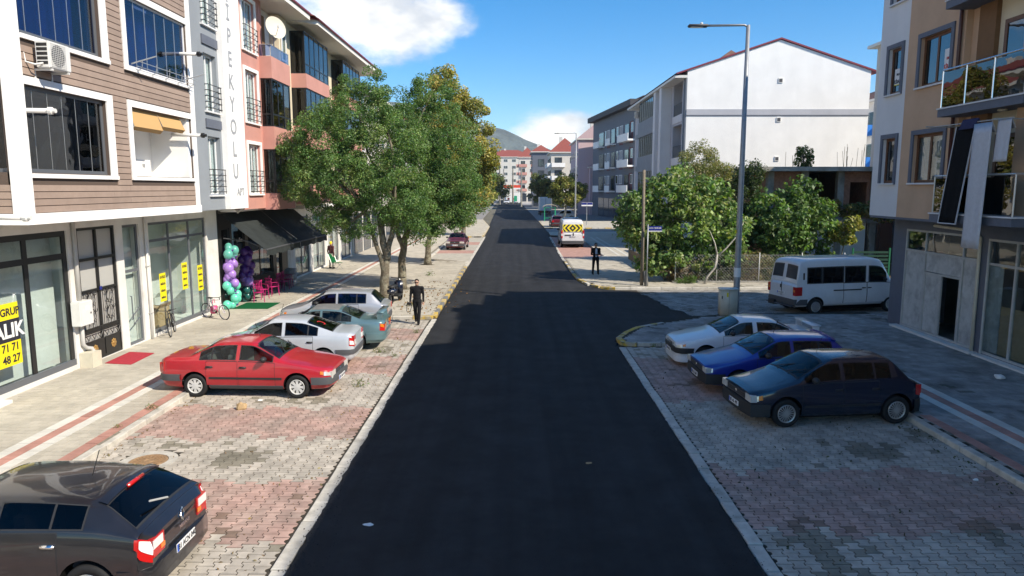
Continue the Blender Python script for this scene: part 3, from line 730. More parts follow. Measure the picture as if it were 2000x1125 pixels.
# ------------------------------------------------------------------ building kit
def wall(mb, O, u, n, a0, a1, z0, z1, ops=(), depth=0.2, mi=0, ends=True):
    A = sorted({a0, a1, *[o[0] for o in ops], *[o[1] for o in ops]}); Z = sorted({z0, z1, *[o[2] for o in ops], *[o[3] for o in ops]})
    A = [a for a in A if a0 - 1e-6 <= a <= a1 + 1e-6]; Z = [z for z in Z if z0 - 1e-6 <= z <= z1 + 1e-6]
    def p(a, d, z): return (O[0] + u[0] * a + n[0] * d, O[1] + u[1] * a + n[1] * d, z)
    flip = (u[0] * n[1] - u[1] * n[0]) > 0
    def q(*pts): mb.poly(pts[::-1] if flip else pts, mi)
    for i in range(len(A) - 1):
        for j in range(len(Z) - 1):
            ca, cz = (A[i] + A[i + 1]) / 2, (Z[j] + Z[j + 1]) / 2
            if any(o[0] < ca < o[1] and o[2] < cz < o[3] for o in ops): continue
            q(p(A[i], 0, Z[j]), p(A[i + 1], 0, Z[j]), p(A[i + 1], 0, Z[j + 1]), p(A[i], 0, Z[j + 1]))
    for (b0, b1, c0, c1) in ops:
        b0 = max(b0, a0); b1 = min(b1, a1); c0 = max(c0, z0); c1 = min(c1, z1)
        q(p(b0, 0, c0), p(b0, 0, c1), p(b0, -depth, c1), p(b0, -depth, c0)); q(p(b1, 0, c0), p(b1, -depth, c0), p(b1, -depth, c1), p(b1, 0, c1))
        q(p(b0, 0, c0), p(b0, -depth, c0), p(b1, -depth, c0), p(b1, 0, c0)); q(p(b0, 0, c1), p(b1, 0, c1), p(b1, -depth, c1), p(b0, -depth, c1))
    if ends:
        q(p(a0, 0, z0), p(a0, 0, z1), p(a0, -depth, z1), p(a0, -depth, z0)); q(p(a1, 0, z0), p(a1, -depth, z0), p(a1, -depth, z1), p(a1, 0, z1))
        q(p(a0, 0, z0), p(a0, -depth, z0), p(a1, -depth, z0), p(a1, 0, z0)); q(p(a0, 0, z1), p(a1, 0, z1), p(a1, -depth, z1), p(a0, -depth, z1))
def frame_mb(O, u, n, a0, a1, z0, z1, d0, d1, fw, mull=(), hb=()):
    mb = MB()
    mb.obox(O, u, n, a0, a1, d0, d1, z0, z0 + fw); mb.obox(O, u, n, a0, a1, d0, d1, z1 - fw, z1)
    mb.obox(O, u, n, a0, a0 + fw, d0, d1, z0 + fw, z1 - fw); mb.obox(O, u, n, a1 - fw, a1, d0, d1, z0 + fw, z1 - fw)
    for m_ in mull: mb.obox(O, u, n, m_ - fw / 2, m_ + fw / 2, d0 + .002, d1 - .002, z0 + fw, z1 - fw)
    for h in hb: mb.obox(O, u, n, a0 + fw, a1 - fw, d0 + .004, d1 - .004, h - fw / 2, h + fw / 2)
    return mb
def curtain_mb(O, u, n, a0, a1, z0, z1, d, amp=0.03, wl_=0.14):
    mb = MB(); k = max(4, int((a1 - a0) / wl_ * 4)); pts = []
    for i in range(k + 1):
        a = a0 + (a1 - a0) * i / k; dd = d + amp * sin(2 * pi * (a - a0) / wl_ + 0.7 * sin(5 * a))
        pts.append((O[0] + u[0] * a + n[0] * dd, O[1] + u[1] * a + n[1] * dd))
    for p, q in zip(pts, pts[1:]): mb.quad((*p, z0), (*q, z0), (*q, z1), (*p, z1))
    return mb
def window(B, O, u, n, a0, a1, z0, z1, depth=0.12, frame='frame_white', fw=0.06, mull=(), hb=(), glass='glass', curtain='curtain', cfrac=((0, 1),), surround=None, sill=None,
           name='window', rail=None, label=None, back='dark_inside'):
    f = frame_mb(O, u, n, a0, a1, z0, z1, -depth, -depth + .05, fw, mull, hb).build(name, frame, B)
    if label: f['label'] = label
    cuts = [a0 + fw * .6] + sorted(mull) + [a1 - fw * .6]
    for p, q in zip(cuts, cuts[1:]):
        mb = MB(); mb.obox(O, u, n, p + .008, q - .008, -depth + .02, -depth + .028, z0 + fw * .6, z1 - fw * .6); mb.build('pane', glass, f)
    if curtain:
        for c0, c1 in cfrac:
            curtain_mb(O, u, n, a0 + (a1 - a0) * c0, a0 + (a1 - a0) * c1, z0 + .02, z1 - .02, -depth - .06, .022).build('curtain', curtain, f)
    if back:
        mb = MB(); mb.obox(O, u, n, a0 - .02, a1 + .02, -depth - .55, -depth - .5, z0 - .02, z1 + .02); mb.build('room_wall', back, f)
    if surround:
        w_, m_, pr = surround; mb = MB()
        mb.obox(O, u, n, a0 - w_, a1 + w_, .001, pr, z1, z1 + w_); mb.obox(O, u, n, a0 - w_, a0, .001, pr - .002, z0 - w_ * .3, z1); mb.obox(O, u, n, a1, a1 + w_, .001, pr - .002, z0 - w_ * .3, z1)
        mb.build('surround', m_, f)
    if sill:
        mb = MB(); mb.obox(O, u, n, a0 - .12, a1 + .12, -depth, .1, z0 - .05, z0 + .004); mb.build('sill', sill, f)
    if rail:
        mat_, h, k = rail; mb = MB()
        for i in range(k):
            z = z0 + .12 + (h - .12) * i / (k - 1)
            pts = [(O[0] + u[0] * a + n[0] * d, O[1] + u[1] * a + n[1] * d, z) for a, d in ((a0 - .03, .01), (a0 - .03, .14), (a1 + .03, .14), (a1 + .03, .01))]
            mb.tube(pts, .016, 6)
        for a in (a0 + .02, a1 - .02):
            mb.tube([(O[0] + u[0] * a + n[0] * .14, O[1] + u[1] * a + n[1] * .14, z0 + .05), (O[0] + u[0] * a + n[0] * .14, O[1] + u[1] * a + n[1] * .14, z0 + h)], .014, 6)
        mb.build('railing', mat_, f)
    return f
def obox_obj(name, m, B, O, u, n, *a):
    mb = MB(); mb.obox(O, u, n, *a); return mb.build(name, m, B)
def box_obj(name, m, B, *a):
    mb = MB(); mb.box(*a); return mb.build(name, m, B)
def ac_unit(label, loc, axis, parent=None):
    """outdoor air conditioner, `axis` = unit normal of the wall it hangs on (out of the wall)"""
    t = thing('air_conditioner', label, 'air conditioner', loc, math.atan2(axis[1], axis[0]), None)
    mb = MB(); mb.box(.12, .44, -.40, .40, 0, .60); b = mb.build('casing', 'plastic_white', t, world=False)
    bm = bmesh.new(); bm.from_mesh(b.data); bmesh.ops.bevel(bm, geom=bm.edges[:], offset=.02, segments=2, affect='EDGES'); bm.to_mesh(b.data); bm.free()
    mb = MB(); mb.lathe([(.001, .442), (.22, .442), (.23, .452), (.245, .452), (.25, .442)], 24, 'x', (0, -.08, .30)); mb.build('fan_grille', 'grey_trim', t, world=False)
    mb = MB()
    for k in range(13): mb.box(.452, .458, -.34, .20, .05 + k * .042, .058 + k * .042)
    for k in range(9): mb.box(.450, .455, -.33 + k * .065, -.324 + k * .065, .04, .57)
    mb.build('grille', 'plastic_white', t, world=False)
    for k in range(5):
        mb = MB(); mb.box(.16, .40, -.405, -.399, .08 + k * .1, .15 + k * .1); mb.build('vent', 'frame_black', t, world=False)
    for y in (-.3, .3):
        mb = MB(); mb.box(-.01, .44, y - .02, y + .02, -.05, -.005); mb.box(-.01, .03, y - .018, y + .018, -.25, -.005); mb.build('bracket', 'plastic_white', t, world=False)
    mb = MB(); mb.tube([(.3, -.42, .1), (.2, -.55, .05), (.02, -.6, .1), (0.0, -.62, .3)], .022, 6); mb.build('hose', 'plastic_white', t, world=False, smooth=True)
    return t
E_ = (1, 0); U_ = (0, 1); W_ = (-1, 0); S_ = (0, -1); R_ = (1, 0)

# ------------------------------------------------------------------ left: building with brown cladding
B1 = thing('apartment_building', 'apartment building clad in brown boards with white trim above glazed shops', 'building', (-14, 20, 0))
O = (-12.4, 0)
ops = [(9.0, 15.9, .25, 4.05), (16.45, 19.62, .25, 4.05), (20.06, 22.0, .14, 4.08), (22.42, 23.42, .14, 4.05), (24.02, 28.5, .22, 4.05)]
mb = MB(); wall(mb, O, U_, E_, 3, 29.6, .1, 4.52, ops, .3); mb.build('ground_wall', 'white_dirty', B1)
mb = MB(); mb.box(-13.2, -12.0, 3, 16.4, .1, .2); mb.build('plinth', 'white_dirty', B1)
# pale shop rooms behind the glass
mb = MB()
for (a, b) in ((8.9, 19.9), (23.9, 28.6)):
    mb.quad((-16.5, a, .15), (-12.71, a, .15), (-12.71, b, .15), (-16.5, b, .15)); mb.quad((-16.5, a, 4.2), (-16.5, b, 4.2), (-12.71, b, 4.2), (-12.71, a, 4.2))
    mb.quad((-16.5, a, .15), (-16.5, b, .15), (-16.5, b, 4.2), (-16.5, a, 4.2)); mb.quad((-16.5, a, .15), (-16.5, a, 4.2), (-12.71, a, 4.2), (-12.71, a, .15)); mb.quad((-16.5, b, .15), (-12.71, b, .15), (-12.71, b, 4.2), (-16.5, b, 4.2))
mb.build('shop_room', 'room_pale', B1)
mb = MB(); mb.box(-16.5, -12.75, 19.95, 23.85, .1, 4.3); mb.build('stair_core', 'dark_inside', B1)
f1 = window(B1, O, U_, E_, 16.45, 19.62, .25, 4.05, .1, 'frame_black', .16, (17.95,), (3.35,), 'glass_shop', None, name='shop_window', back=None)
f0 = window(B1, O, U_, E_, 9.0, 15.9, .25, 4.05, .1, 'frame_black', .16, (11.3, 13.6), (3.35,), 'glass_shop', None, name='shop_window', back=None)
f2 = window(B1, O, U_, E_, 24.02, 28.5, .22, 4.05, .1, 'frame_grey', .09, (25.5, 27.1), (3.42,), 'glass_shop', None, name='shop_window', back=None)
obox_obj('bottom_rail', 'frame_grey', f1, O, U_, E_, 16.45, 19.62, -.095, -.02, .24, .42); obox_obj('bottom_rail', 'frame_grey', f2, O, U_, E_, 24.02, 28.5, -.095, -.02, .21, .36)
fd = window(B1, O, U_, E_, 22.42, 23.42, .14, 4.05, .12, 'frame_grey', .09, (), (2.55,), 'glass_shop', None, name='door', back=None)
mb = MB(); mb.tube([(-12.40, 22.62, 1.0), (-12.36, 22.62, 1.0), (-12.36, 22.62, 1.75), (-12.40, 22.62, 1.75)], .02, 6); mb.tube([(-12.50, 23.2, 1.3), (-12.44, 23.2, 1.3), (-12.44, 22.8, 1.1), (-12.44, 22.8, .8), (-12.44, 23.25, 1.0)], .02, 6); mb.build('handle', 'frame_grey', fd)
mb = MB(); mb.box(-14.8, -12.72, 22.35, 23.5, .12, 4.1); mb.build('hall', 'room_pale', B1)
# posters for rent in the big pane
sg = thing('rent_banner', 'yellow and black rental banner stuck in the large shop window', 'banner', (-12.39, 17.0, 1.6))
mb = MB(); mb.box(-12.392, -12.385, 15.95, 17.42, 2.02, 2.42); mb.build('top_panel', 'yellow_sign', sg)
mb = MB(); mb.box(-12.392, -12.385, 15.95, 17.42, 1.47, 2.02); mb.build('dark_panel', 'ink', sg)
mb = MB(); mb.box(-12.392, -12.385, 15.95, 17.42, .87, 1.47); mb.build('number_panel', 'yellow_sign', sg)
XS = -12.381
put_text('OĞLU GRUP', .26, 'ink', sg, (XS, 16.72, 2.2), (0, 1, 0), (0, 0, 1), bold=.006); put_text('KİRALIK', .50, 'paper_white', sg, (XS, 16.62, 1.73), (0, 1, 0), (0, 0, 1), bold=.014)
put_text('404 71 71', .27, 'ink', sg, (XS, 16.8, 1.32), (0, 1, 0), (0, 0, 1), bold=.006); put_text('591 48 27', .27, 'ink', sg, (XS, 16.8, 1.03), (0, 1, 0), (0, 0, 1), bold=.006)
for (y, z, lb) in ((24.75, 1.75, 'yellow sale poster beside the shop door, lowest of the three'), (26.45, 1.95, 'yellow sale poster on the middle shop pane'), (27.75, 1.72, 'yellow sale poster next to the white shop pillar')):
    p = thing('poster', lb, 'poster', (-12.39, y, z))
    mb = MB(); mb.box(-12.393, -12.387, y - .22, y + .22, z - .5, z + .5); mb.build('sheet', 'yellow_sign', p)
    for k, (tx, s) in enumerate((('SATILIK', .13), ('MAĞAZA', .10), ('KİRALIK', .10), ('MAĞAZA', .09))): put_text(tx, s, 'ink', p, (-12.384, y, z + .36 - .24 * k), (0, 1, 0), (0, 0, 1), bold=.003, sx=.8)
# ornate iron gate of the flats
g = thing('iron_gate', 'black wrought iron entrance gate with gilded rosettes and frosted panes', 'gate', (-12.45, 21.03, .14))
mb = MB(); mb.box(-12.55, -12.5, 20.06, 22.0, 2.25, 4.08); mb.build('frosted_glass', mat('frost', (.42, .42, .40), .5, .4), g)
mb = MB(); mb.box(-12.55, -12.5, 20.06, 22.0, .14, 2.25); mb.build('backing', mat('frost2', (.36, .35, .33), .5, .4), g)
fr = frame_mb(O, U_, E_, 20.06, 22.0, .14, 4.08, -.1, -.03, .08, (21.03,), (2.22, 3.15)).build('gate_frame', 'iron', g)
mb = MB()
for a in (20.55, 21.5):
    for z0 in (1.25, 1.75):
        for sgn in (-1, 1):
            pts = [(-12.42, a + sgn * (.05 + .13 * sin(t * pi)), z0 + .42 * t) for t in np.linspace(0, 1, 7)]; mb.tube(pts, .012, 5)
            pts = [(-12.42, a + sgn * (.13 + .055 * cos(t)), z0 + .08 + .055 * sin(t)) for t in np.linspace(0, 5, 9)]; mb.tube(pts, .010, 5)
            pts = [(-12.42, a + sgn * (.20 + .055 * cos(t)), z0 + .38 + .055 * sin(t)) for t in np.linspace(2, 7, 9)]; mb.tube(pts, .010, 5)
    for dy in (-.36, -.18, 0, .18, .36): mb.tube([(-12.425, a + dy, 1.12), (-12.425, a + dy, 2.2)], .009, 5)
for a0 in (20.14, 21.09):
    n_ = 6
    for k in range(n_):
        y0 = a0 + .86 * k / n_; y1 = a0 + .86 * (k + 1) / n_; mb.tube([(-12.42, y0, .78 if k % 2 else .95), (-12.42, y1, .95 if k % 2 else .78)], .010, 5)
    for z in (.74, .98, 1.12): mb.tube([(-12.42, a0, z), (-12.42, a0 + .86, z)], .016, 5)
mb.build('scrollwork', 'iron', g)
for a in (20.57, 21.54):
    mb = MB(); mb.box(-12.46, -12.43, a - .42, a + .42, .22, .72); p_ = mb.build('panel', 'iron', g)
    mb = MB()
    for k in range(8): mb.ball((-12.425, a + .10 * cos(k * pi / 4), .47 + .10 * sin(k * pi / 4)), .045, 8, 5, sc_=(.4, 1, 1))
    mb.ball((-12.42, a, .47), .07, 8, 5, sc_=(.4, 1, 1)); mb.build('rosette', 'gold', p_, smooth=True)
box_obj('blind', 'iron', g, -12.46, -12.44, 20.14, 21.95, 1.0, 1.12)
box_obj('house_number', 'blue_sign', g, -12.40, -12.392, 20.97, 21.09, 2.2, 2.3)
# meter box and rain pipe
mbx = thing('meter_box', 'white meter box on the wall beside the iron gate', 'meter box', (-12.4, 19.85, 1.35))
mb = MB(); mb.box(-12.40, -12.12, 19.50, 20.10, 1.35, 2.05); b = mb.build('case', 'plastic_white', mbx)
bm = bmesh.new(); bm.from_mesh(b.data); bmesh.ops.bevel(bm, geom=bm.edges[:], offset=.02, segments=2, affect='EDGES'); bm.to_mesh(b.data); bm.free()
box_obj('lock', 'iron', mbx, -12.122, -12.11, 19.96, 20.0, 1.66, 1.71); box_obj('notice', 'paper_white', mbx, -12.121, -12.115, 19.75, 19.92, 1.78, 1.9)
pp_ = thing('rain_pipe', 'grey rain pipe beside the iron gate running into a concrete block', 'pipe', (-12.35, 19.82, 0.12))
mb = MB(); mb.tube([(-12.34, 19.84, 4.4), (-12.33, 19.84, 2.0)], .055, 10); mb.build('upper_pipe', 'pipe_grey', pp_, smooth=True)
mb = MB(); mb.tube([(-12.33, 19.84, 1.4), (-12.33, 19.84, .78), (-12.30, 19.95, .66), (-12.24, 20.08, .62), (-12.20, 20.12, .5), (-12.20, 20.12, .3)], .055, 10); mb.build('lower_pipe', 'pipe_grey', pp_, smooth=True)
box_obj('block', 'plastic_cream', pp_, -12.39, -12.02, 19.72, 20.16, .12, .55)
p3_ = thing('rain_pipe', 'slim white rain pipe between the glass door and the shop window', 'pipe', (-12.36, 23.72, .12))
mb = MB(); mb.tube([(-12.34, 23.72, 4.4), (-12.34, 23.72, .12)], .045, 8); mb.build('pipe', 'plastic_white', p3_, smooth=True)
for z in (1.0, 2.6): box_obj('clip', 'pipe_grey', p3_, -12.40, -12.28, 23.66, 23.78, z, z + .03)
# upper storeys
mb = MB(); mb.box(-20, -12.4, 3, 29.6, 4.5, 14.2); mb.build('core', 'white_dirty', B1)
mb = MB(); mb.box(-12.42, -11.35, 16.06, 24.9, 4.40, 4.5); mb.box(-12.42, -11.35, 24.9, 29.7, 4.38, 4.48); mb.build('overhang_slab', 'white_plaster', B1)
OB = (-11.0, 0)
FL = [(5.56, 7.52), (8.64, 10.6), (11.74, 13.7)]
ops = []
for z0, z1 in FL: ops += [(16.1, 19.55, z0, z1), (20.8, 24.6, z0, z1)]
mb = MB(); wall(mb, OB, U_, E_, 16.06, 24.9, 4.42, 14.2, ops, .35)
mb.quad((-12.4, 16.06, 4.42), (-11.0, 16.06, 4.42), (-11.0, 16.06, 5.56), (-12.4, 16.06, 5.56))
for (za, zb) in ((7.52, 8.64), (10.6, 11.74), (13.7, 14.2)): mb.quad((-12.4, 16.06, za), (-11.0, 16.06, za), (-11.0, 16.06, zb), (-12.4, 16.06, zb))
mb.quad((-12.4, 24.9, 4.42), (-12.4, 24.9, 14.2), (-11.0, 24.9, 14.2), (-11.0, 24.9, 4.42))
bay_wall = mb.build('bay_wall', 'board_gap', B1)
# boards, one by one
bmeshes = []
for k in range(6):
    q = MB(); q.v = []; 
    q.box(0, .022, 0, 1, 0, .1)
    prof = [(0, 0), (.026, .004), (.018, .148), (0, .150)]; q = MB()
    for (xa, za), (xb, zb) in zip(prof, prof[1:]): q.quad((xa, 0, za), (xa, 1, za), (xb, 1, zb), (xb, 0, zb))
    q.poly([(x, 0, z) for x, z in prof]); q.poly([(x, 1, z) for x, z in prof][::-1])
    me = q.mesh('cladding_board', 'board'); at = me.attributes.new('var', 'FLOAT', 'FACE'); at.data.foreach_set('value', [k / 5.0] * len(q.f)); bmeshes.append(me)
SUR = []
for z0, z1 in FL: SUR += [(15.9, 19.85, z0 - .13, z1 + .2), (20.58, 25, z0 - .13, z1 + .2)]
z = 4.64
while z < 13.95:
    segs = [(16.30, 24.62)]
    for s0, s1, c0, c1 in SUR:
        if c0 < z + .15 and c1 > z:
            ns = []
            for a, b in segs:
                if s1 <= a or s0 >= b: ns.append((a, b)); continue
                if s0 > a: ns.append((a, s0))
                if s1 < b: ns.append((s1, b))
            segs = ns
    for a, b in segs:
        cutsb = [a, b]
        if b - a > 5: cutsb = [a, a + (b - a) * random.choice((.4, .5, .6)), b]
        for p, q in zip(cutsb, cutsb[1:]):
            if q - p < .15: continue
            o = link('cladding_board', random.choice(bmeshes), bay_wall, Vector((-11.0, p + .002, z)) - Vector(B1.location)); o.scale = (1, q - p - .004, 1)
    if not any(c0 < z + .15 and c1 > z for s0, s1, c0, c1 in SUR):
        o = link('cladding_board', random.choice(bmeshes), bay_wall, Vector((-12.38, 16.06, z)) - Vector(B1.location)); o.rotation_euler = (0, 0, -pi / 2); o.scale = (1, 1.2, 1)
    z += .163
trim = MB()
trim.box(-11.0, -10.965, 16.03, 16.30, 4.63, 14.2); trim.box(-11.28, -11.003, 16.02, 16.06, 4.63, 14.2); trim.box(-11.0, -10.965, 24.62, 24.93, 4.63, 14.2)
trim.box(-12.4, -10.94, 15.99, 24.96, 4.38, 4.63)
trim.build('corner_trim', 'white_plaster', B1)
for z0, z1 in FL:
    for a0, a1 in ((16.31, 19.55), (20.8, 24.61)):
        mb = MB(); OO = OB
        mb.obox(OO, U_, E_, a0 - (.0 if a0 < 17 else .2), a1 + (.28 if a1 < 20 else 0), .001, .05, z1, z1 + .18)
        if a0 > 17: mb.obox(OO, U_, E_, a0 - .2, a0, .001, .048, z0 - .1, z1)
        if a1 < 20: mb.obox(OO, U_, E_, a1, a1 + .28, .001, .048, z0 - .1, z1)
        mb.obox(OO, U_, E_, a0 - (.0 if a0 < 17 else .22), a1 + (.30 if a1 < 20 else 0), .0015, .07, z0 - .12, z0 - .02)
        mb.build('window_surround', 'white_plaster', B1)
# frameless glazed bays, corner one wraps round
for k, (z0, z1) in enumerate(FL):
    fm = MB(); OO = (-11.12, 0)
    fm.obox(OO, U_, E_, 16.12, 19.55, -.03, .03, z0, z0 + .09); fm.obox(OO, U_, E_, 16.12, 19.55, -.03, .03, z1 - .09, z1)
    fm.obox(OO, U_, E_, 19.45, 19.55, -.028, .028, z0, z1); fm.obox((0, 16.2), R_, S_, -12.38, -11.1, -.02, .03, z0, z0 + .09); fm.obox((0, 16.2), R_, S_, -12.38, -11.1, -.02, .03, z1 - .09, z1)
    f = fm.build('window', 'frame_grey', B1)
    cut = np.linspace(16.2, 19.45, 7)
    gm = 'glass_dark' if k == 0 else 'glass_blue'
    for p, q in zip(cut, cut[1:]):
        mb = MB(); mb.obox(OO, U_, E_, p + .006, q - .006, -.006, .006, z0 + .09, z1 - .09); mb.build('pane', gm, f)
        mb = MB(); mb.obox(OO, U_, E_, p - .006, p + .006, -.012, .012, z0 + .09, z1 - .09); mb.build('pane_edge', 'alu', f)
    mb = MB(); mb.box(-12.3, -11.14, 16.194, 16.206, z0 + .09, z1 - .09); mb.build('pane', gm, f)
    mb = MB()
    mb.quad((-12.39, 16.2, z0 + .0), (-12.39, 19.9, z0), (-12.39, 19.9, z1), (-12.39, 16.2, z1)); mb.quad((-12.39, 16.2, z0 + .01), (-11.2, 16.2, z0 + .01), (-11.2, 19.9, z0 + .01), (-12.39, 19.9, z0 + .01)); mb.quad((-12.39, 19.9, z0), (-11.2, 19.9, z0), (-11.2, 19.9, z1), (-12.39, 19.9, z1))
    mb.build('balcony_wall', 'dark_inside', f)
    if k > 0: curtain_mb((-11.35, 0), U_, E_, 16.3, 18.9 if k == 1 else 19.4, z0 + .05, z1 - .05, 0, .02, .5).build('blind', 'curtain_navy', f)
    else:
        mb = MB(); mb.poly([(-12.3, 18.0, z0 + .02), (-12.3, 19.2, z0 + .02), (-12.0, 19.2, z0 + 1.2), (-12.0, 18.9, z0 + 1.25)]); mb.build('ironing_board', 'white', f)
    # right hand openings: middle one glazed, lower one an open balcony
    if k == 0:
        nb = MB(); nb.box(-12.39, -12.3, 20.8, 24.6, z0, z1); nb.box(-12.3, -11.05, 24.42, 24.6, z0, z1); nb.box(-12.3, -11.36, 20.7, 24.6, z0 - .1, z0 - .01); nb.box(-12.3, -11.36, 20.7, 24.6, z1, z1 + .1); fb = nb.build('balcony_room', 'white_plaster', B1)
        cb = MB(); cb.box(-12.29, -11.85, 21.0, 23.4, z0, z0 + .55); cb.box(-12.29, -11.9, 21.0, 22.6, z0 + .56, z0 + 1.45); cbo = cb.build('cupboard', 'white', fb)
        for y in (21.78, 21.86, 22.9, 22.98): box_obj('handle', 'frame_grey', cbo, -11.845, -11.83, y, y + .02, z0 + .3, z0 + .42)
        for (y0, y1, dz) in ((20.82, 22.5, .55), (22.5, 24.0, .42)):
            s = MB(); s.quad((-11.1, y0, z1 - .02), (-11.1, y1, z1 - .02), (-10.92, y1, z1 - dz), (-10.92, y0, z1 - dz)); s.quad((-10.92, y0, z1 - dz), (-10.92, y1, z1 - dz), (-11.02, y1, z1 - dz - .1), (-11.02, y0, z1 - dz - .1)); s.build('sun_blind', 'blind_tan', fb)
    else:
        OO2 = (-11.08, 0); f = frame_mb(OO2, U_, E_, 20.8, 24.6, z0, z1, -.03, .03, .06).build('window', 'frame_white', B1)
        cut = np.linspace(20.86, 24.55, 7)
        for p, q in zip(cut, cut[1:]):
            mb = MB(); mb.obox(OO2, U_, E_, p + .006, q - .006, -.006, .006, z0 + .06, z1 - .06); mb.build('pane', 'glass_blue', f)
            mb = MB(); mb.obox(OO2, U_, E_, p - .008, p + .008, -.014, .014, z0 + .06, z1 - .06); mb.build('pane_edge', 'alu', f)
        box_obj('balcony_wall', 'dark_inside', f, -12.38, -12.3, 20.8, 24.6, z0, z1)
        curtain_mb((-11.4, 0), U_, E_, 20.9, 23.4, z0 + .05, z1 - .05, 0, .02, .5).build('blind', 'curtain_navy', f)
        if k == 1:
            rk = thing('drying_rack', 'metal clothes drying rack under the upper glazed balcony', 'drying rack', (-11.0, 22.7, z0))
            for dz in (.02, .16): mb = MB(); mb.tube([(-10.78 + dz * .2, 20.95, z0 + dz), (-10.78 + dz * .2, 24.75, z0 + dz)], .012, 6); mb.build('rail', 'alu', rk)
            for y in np.linspace(21.2, 24.5, 5): mb = MB(); mb.tube([(-10.94, y, z0 - .08), (-10.78, y, z0 + .0), (-10.76, y, z0 + .24)], .012, 6); mb.build('bracket', 'alu', rk)
            for y in (21.0, 24.2): mb = MB(); mb.tube([(-10.98, y, z0 + .1), (-10.3, y + .1, z0 + .32)], .02, 6); mb.build('arm', 'alu', rk)
for (y, z, lb) in ((24.3, 9.62, 'white flue pipe with black tip by the upper glazed balcony'), (24.25, 6.98, 'white flue pipe with black tip above the open balcony'), (16.35, 6.95, 'white flue pipe poking out of the dark corner glazing'), (15.2, 4.6, 'white flue pipe under the brown cladding at the corner')):
    t = thing('flue_pipe', lb, 'flue', (-11.1, y, z))
    mb = MB(); mb.tube([(-11.5, y, z), (-10.5, y, z - .02)], .055, 10); mb.build('pipe', 'plastic_white', t, smooth=True)
    mb = MB(); mb.lathe([(.06, -10.5), (.085, -10.49), (.085, -10.41), (.05, -10.39), (.05, -10.33)], 10, 'x', (0, y, z - .02), caps=True); mb.build('tip', 'frame_black' if y > 20 else 'plastic_white', t)
ac_unit('white air conditioner hanging on the brown cladding below the upper corner glazing', (-11.0, 17.05, 7.92), (1, 0))
# grey part with french windows, white panel with the name
OG = (-11.3, 0); ops = [(26.62, 27.72, z0, z1) for z0, z1 in ((4.95, 7.12), (8.02, 10.1), (11.1, 13.2))]
mb = MB(); wall(mb, OG, U_, E_, 24.93, 27.9, 4.4, 14.2, ops, .35); mb.build('grey_wall', 'grey_wall', B1)
for z0, z1 in ((4.95, 7.12), (8.02, 10.1), (11.1, 13.2)):
    window(B1, OG, U_, E_, 26.62, 27.72, z0, z1, .22, 'frame_white', .07, (27.17,), (), 'glass', 'curtain', ((0, .42), (.5, 1)), None, 'frame_white', rail=('frame_black', .95, 5))
    mb = MB(); mb.obox(OG, U_, E_, 26.5, 27.84, .001, .06, z1 + .3, z1 + .62); mb.build('lintel_shade', 'slate', B1)  # dark box painted as the shadow at the window lintel
mb = MB(); mb.box(-12.5, -11.08, 27.9, 29.72, 4.4, 14.6); panel = mb.build('name_panel', 'white_plaster', B1)
for k, ch in enumerate('İPEKYOLU'): put_text(ch, .82, 'letter_grey', panel, (-11.07, 28.55, 11.88 - .862 * k), (0, 1, 0), (0, 0, 1), bold=.012, sx=.95)
put_text('APT', .42, 'letter_grey', panel, (-11.07, 28.95, 5.05), (0, 1, 0), (0, 0, 1), bold=.004)
mb = MB(); mb.tube([(-11.2, 29.80, 13.2), (-11.2, 29.80, 4.5), (-11.6, 29.8, 4.2)], .05, 8); t = tag(mb.build('rain_pipe', 'pipe_grey', None, smooth=True), 'long grey rain pipe between the white name panel and pink house', 'pipe')
mb = MB(); mb.box(-20.5, -10.2, 3, 29.75, 14.6, 14.75); mb.poly([(-20.5, 3, 14.76), (-10.2, 3, 14.76), (-15.5, 3, 17), ]); mb.quad((-10.2, 3, 14.76), (-10.2, 29.75, 14.76), (-15.5, 29.75, 17), (-15.5, 3, 17)); mb.quad((-20.5, 3, 14.76), (-15.5, 3, 17), (-15.5, 29.75, 17), (-20.5, 29.75, 14.76)); mb.build('roof', 'roof_red', B1)

# ------------------------------------------------------------------ left: pink building
B2 = thing('apartment_building', 'salmon pink apartment building with white window surrounds above the dark awnings', 'building', (-14, 33, 0))
OP = (-11.3, 0); FR = [(4.95, 7.08), (7.98, 10.15), (10.95, 13.05)]
ops = [(30.55, 32.0, a, b) for a, b in FR]
mb = MB(); wall(mb, OP, U_, E_, 29.85, 32.5, 4.32, 13.5, ops, .35); mb.build('wall', 'pink', B2)
for k, (a, b) in enumerate(FR):
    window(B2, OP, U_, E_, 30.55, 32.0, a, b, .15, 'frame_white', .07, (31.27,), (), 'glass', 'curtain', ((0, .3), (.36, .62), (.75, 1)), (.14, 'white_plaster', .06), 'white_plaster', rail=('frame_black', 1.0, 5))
box_obj('core', 'white_dirty', B2, -20, -11.7, 29.85, 36.4, 4.3, 13.4)
box_obj('soffit_slab', 'white_plaster', B2, -12.42, -11.66, 29.85, 36.4, 4.22, 4.3)
OBY = (-10.77, 0)
for (a, b) in ((4.25, 4.98), (6.95, 7.95), (10.05, 11.0)): box_obj('bay_parapet', 'pink', B2, -11.69, -10.77, 32.45, 35.1, a, b)
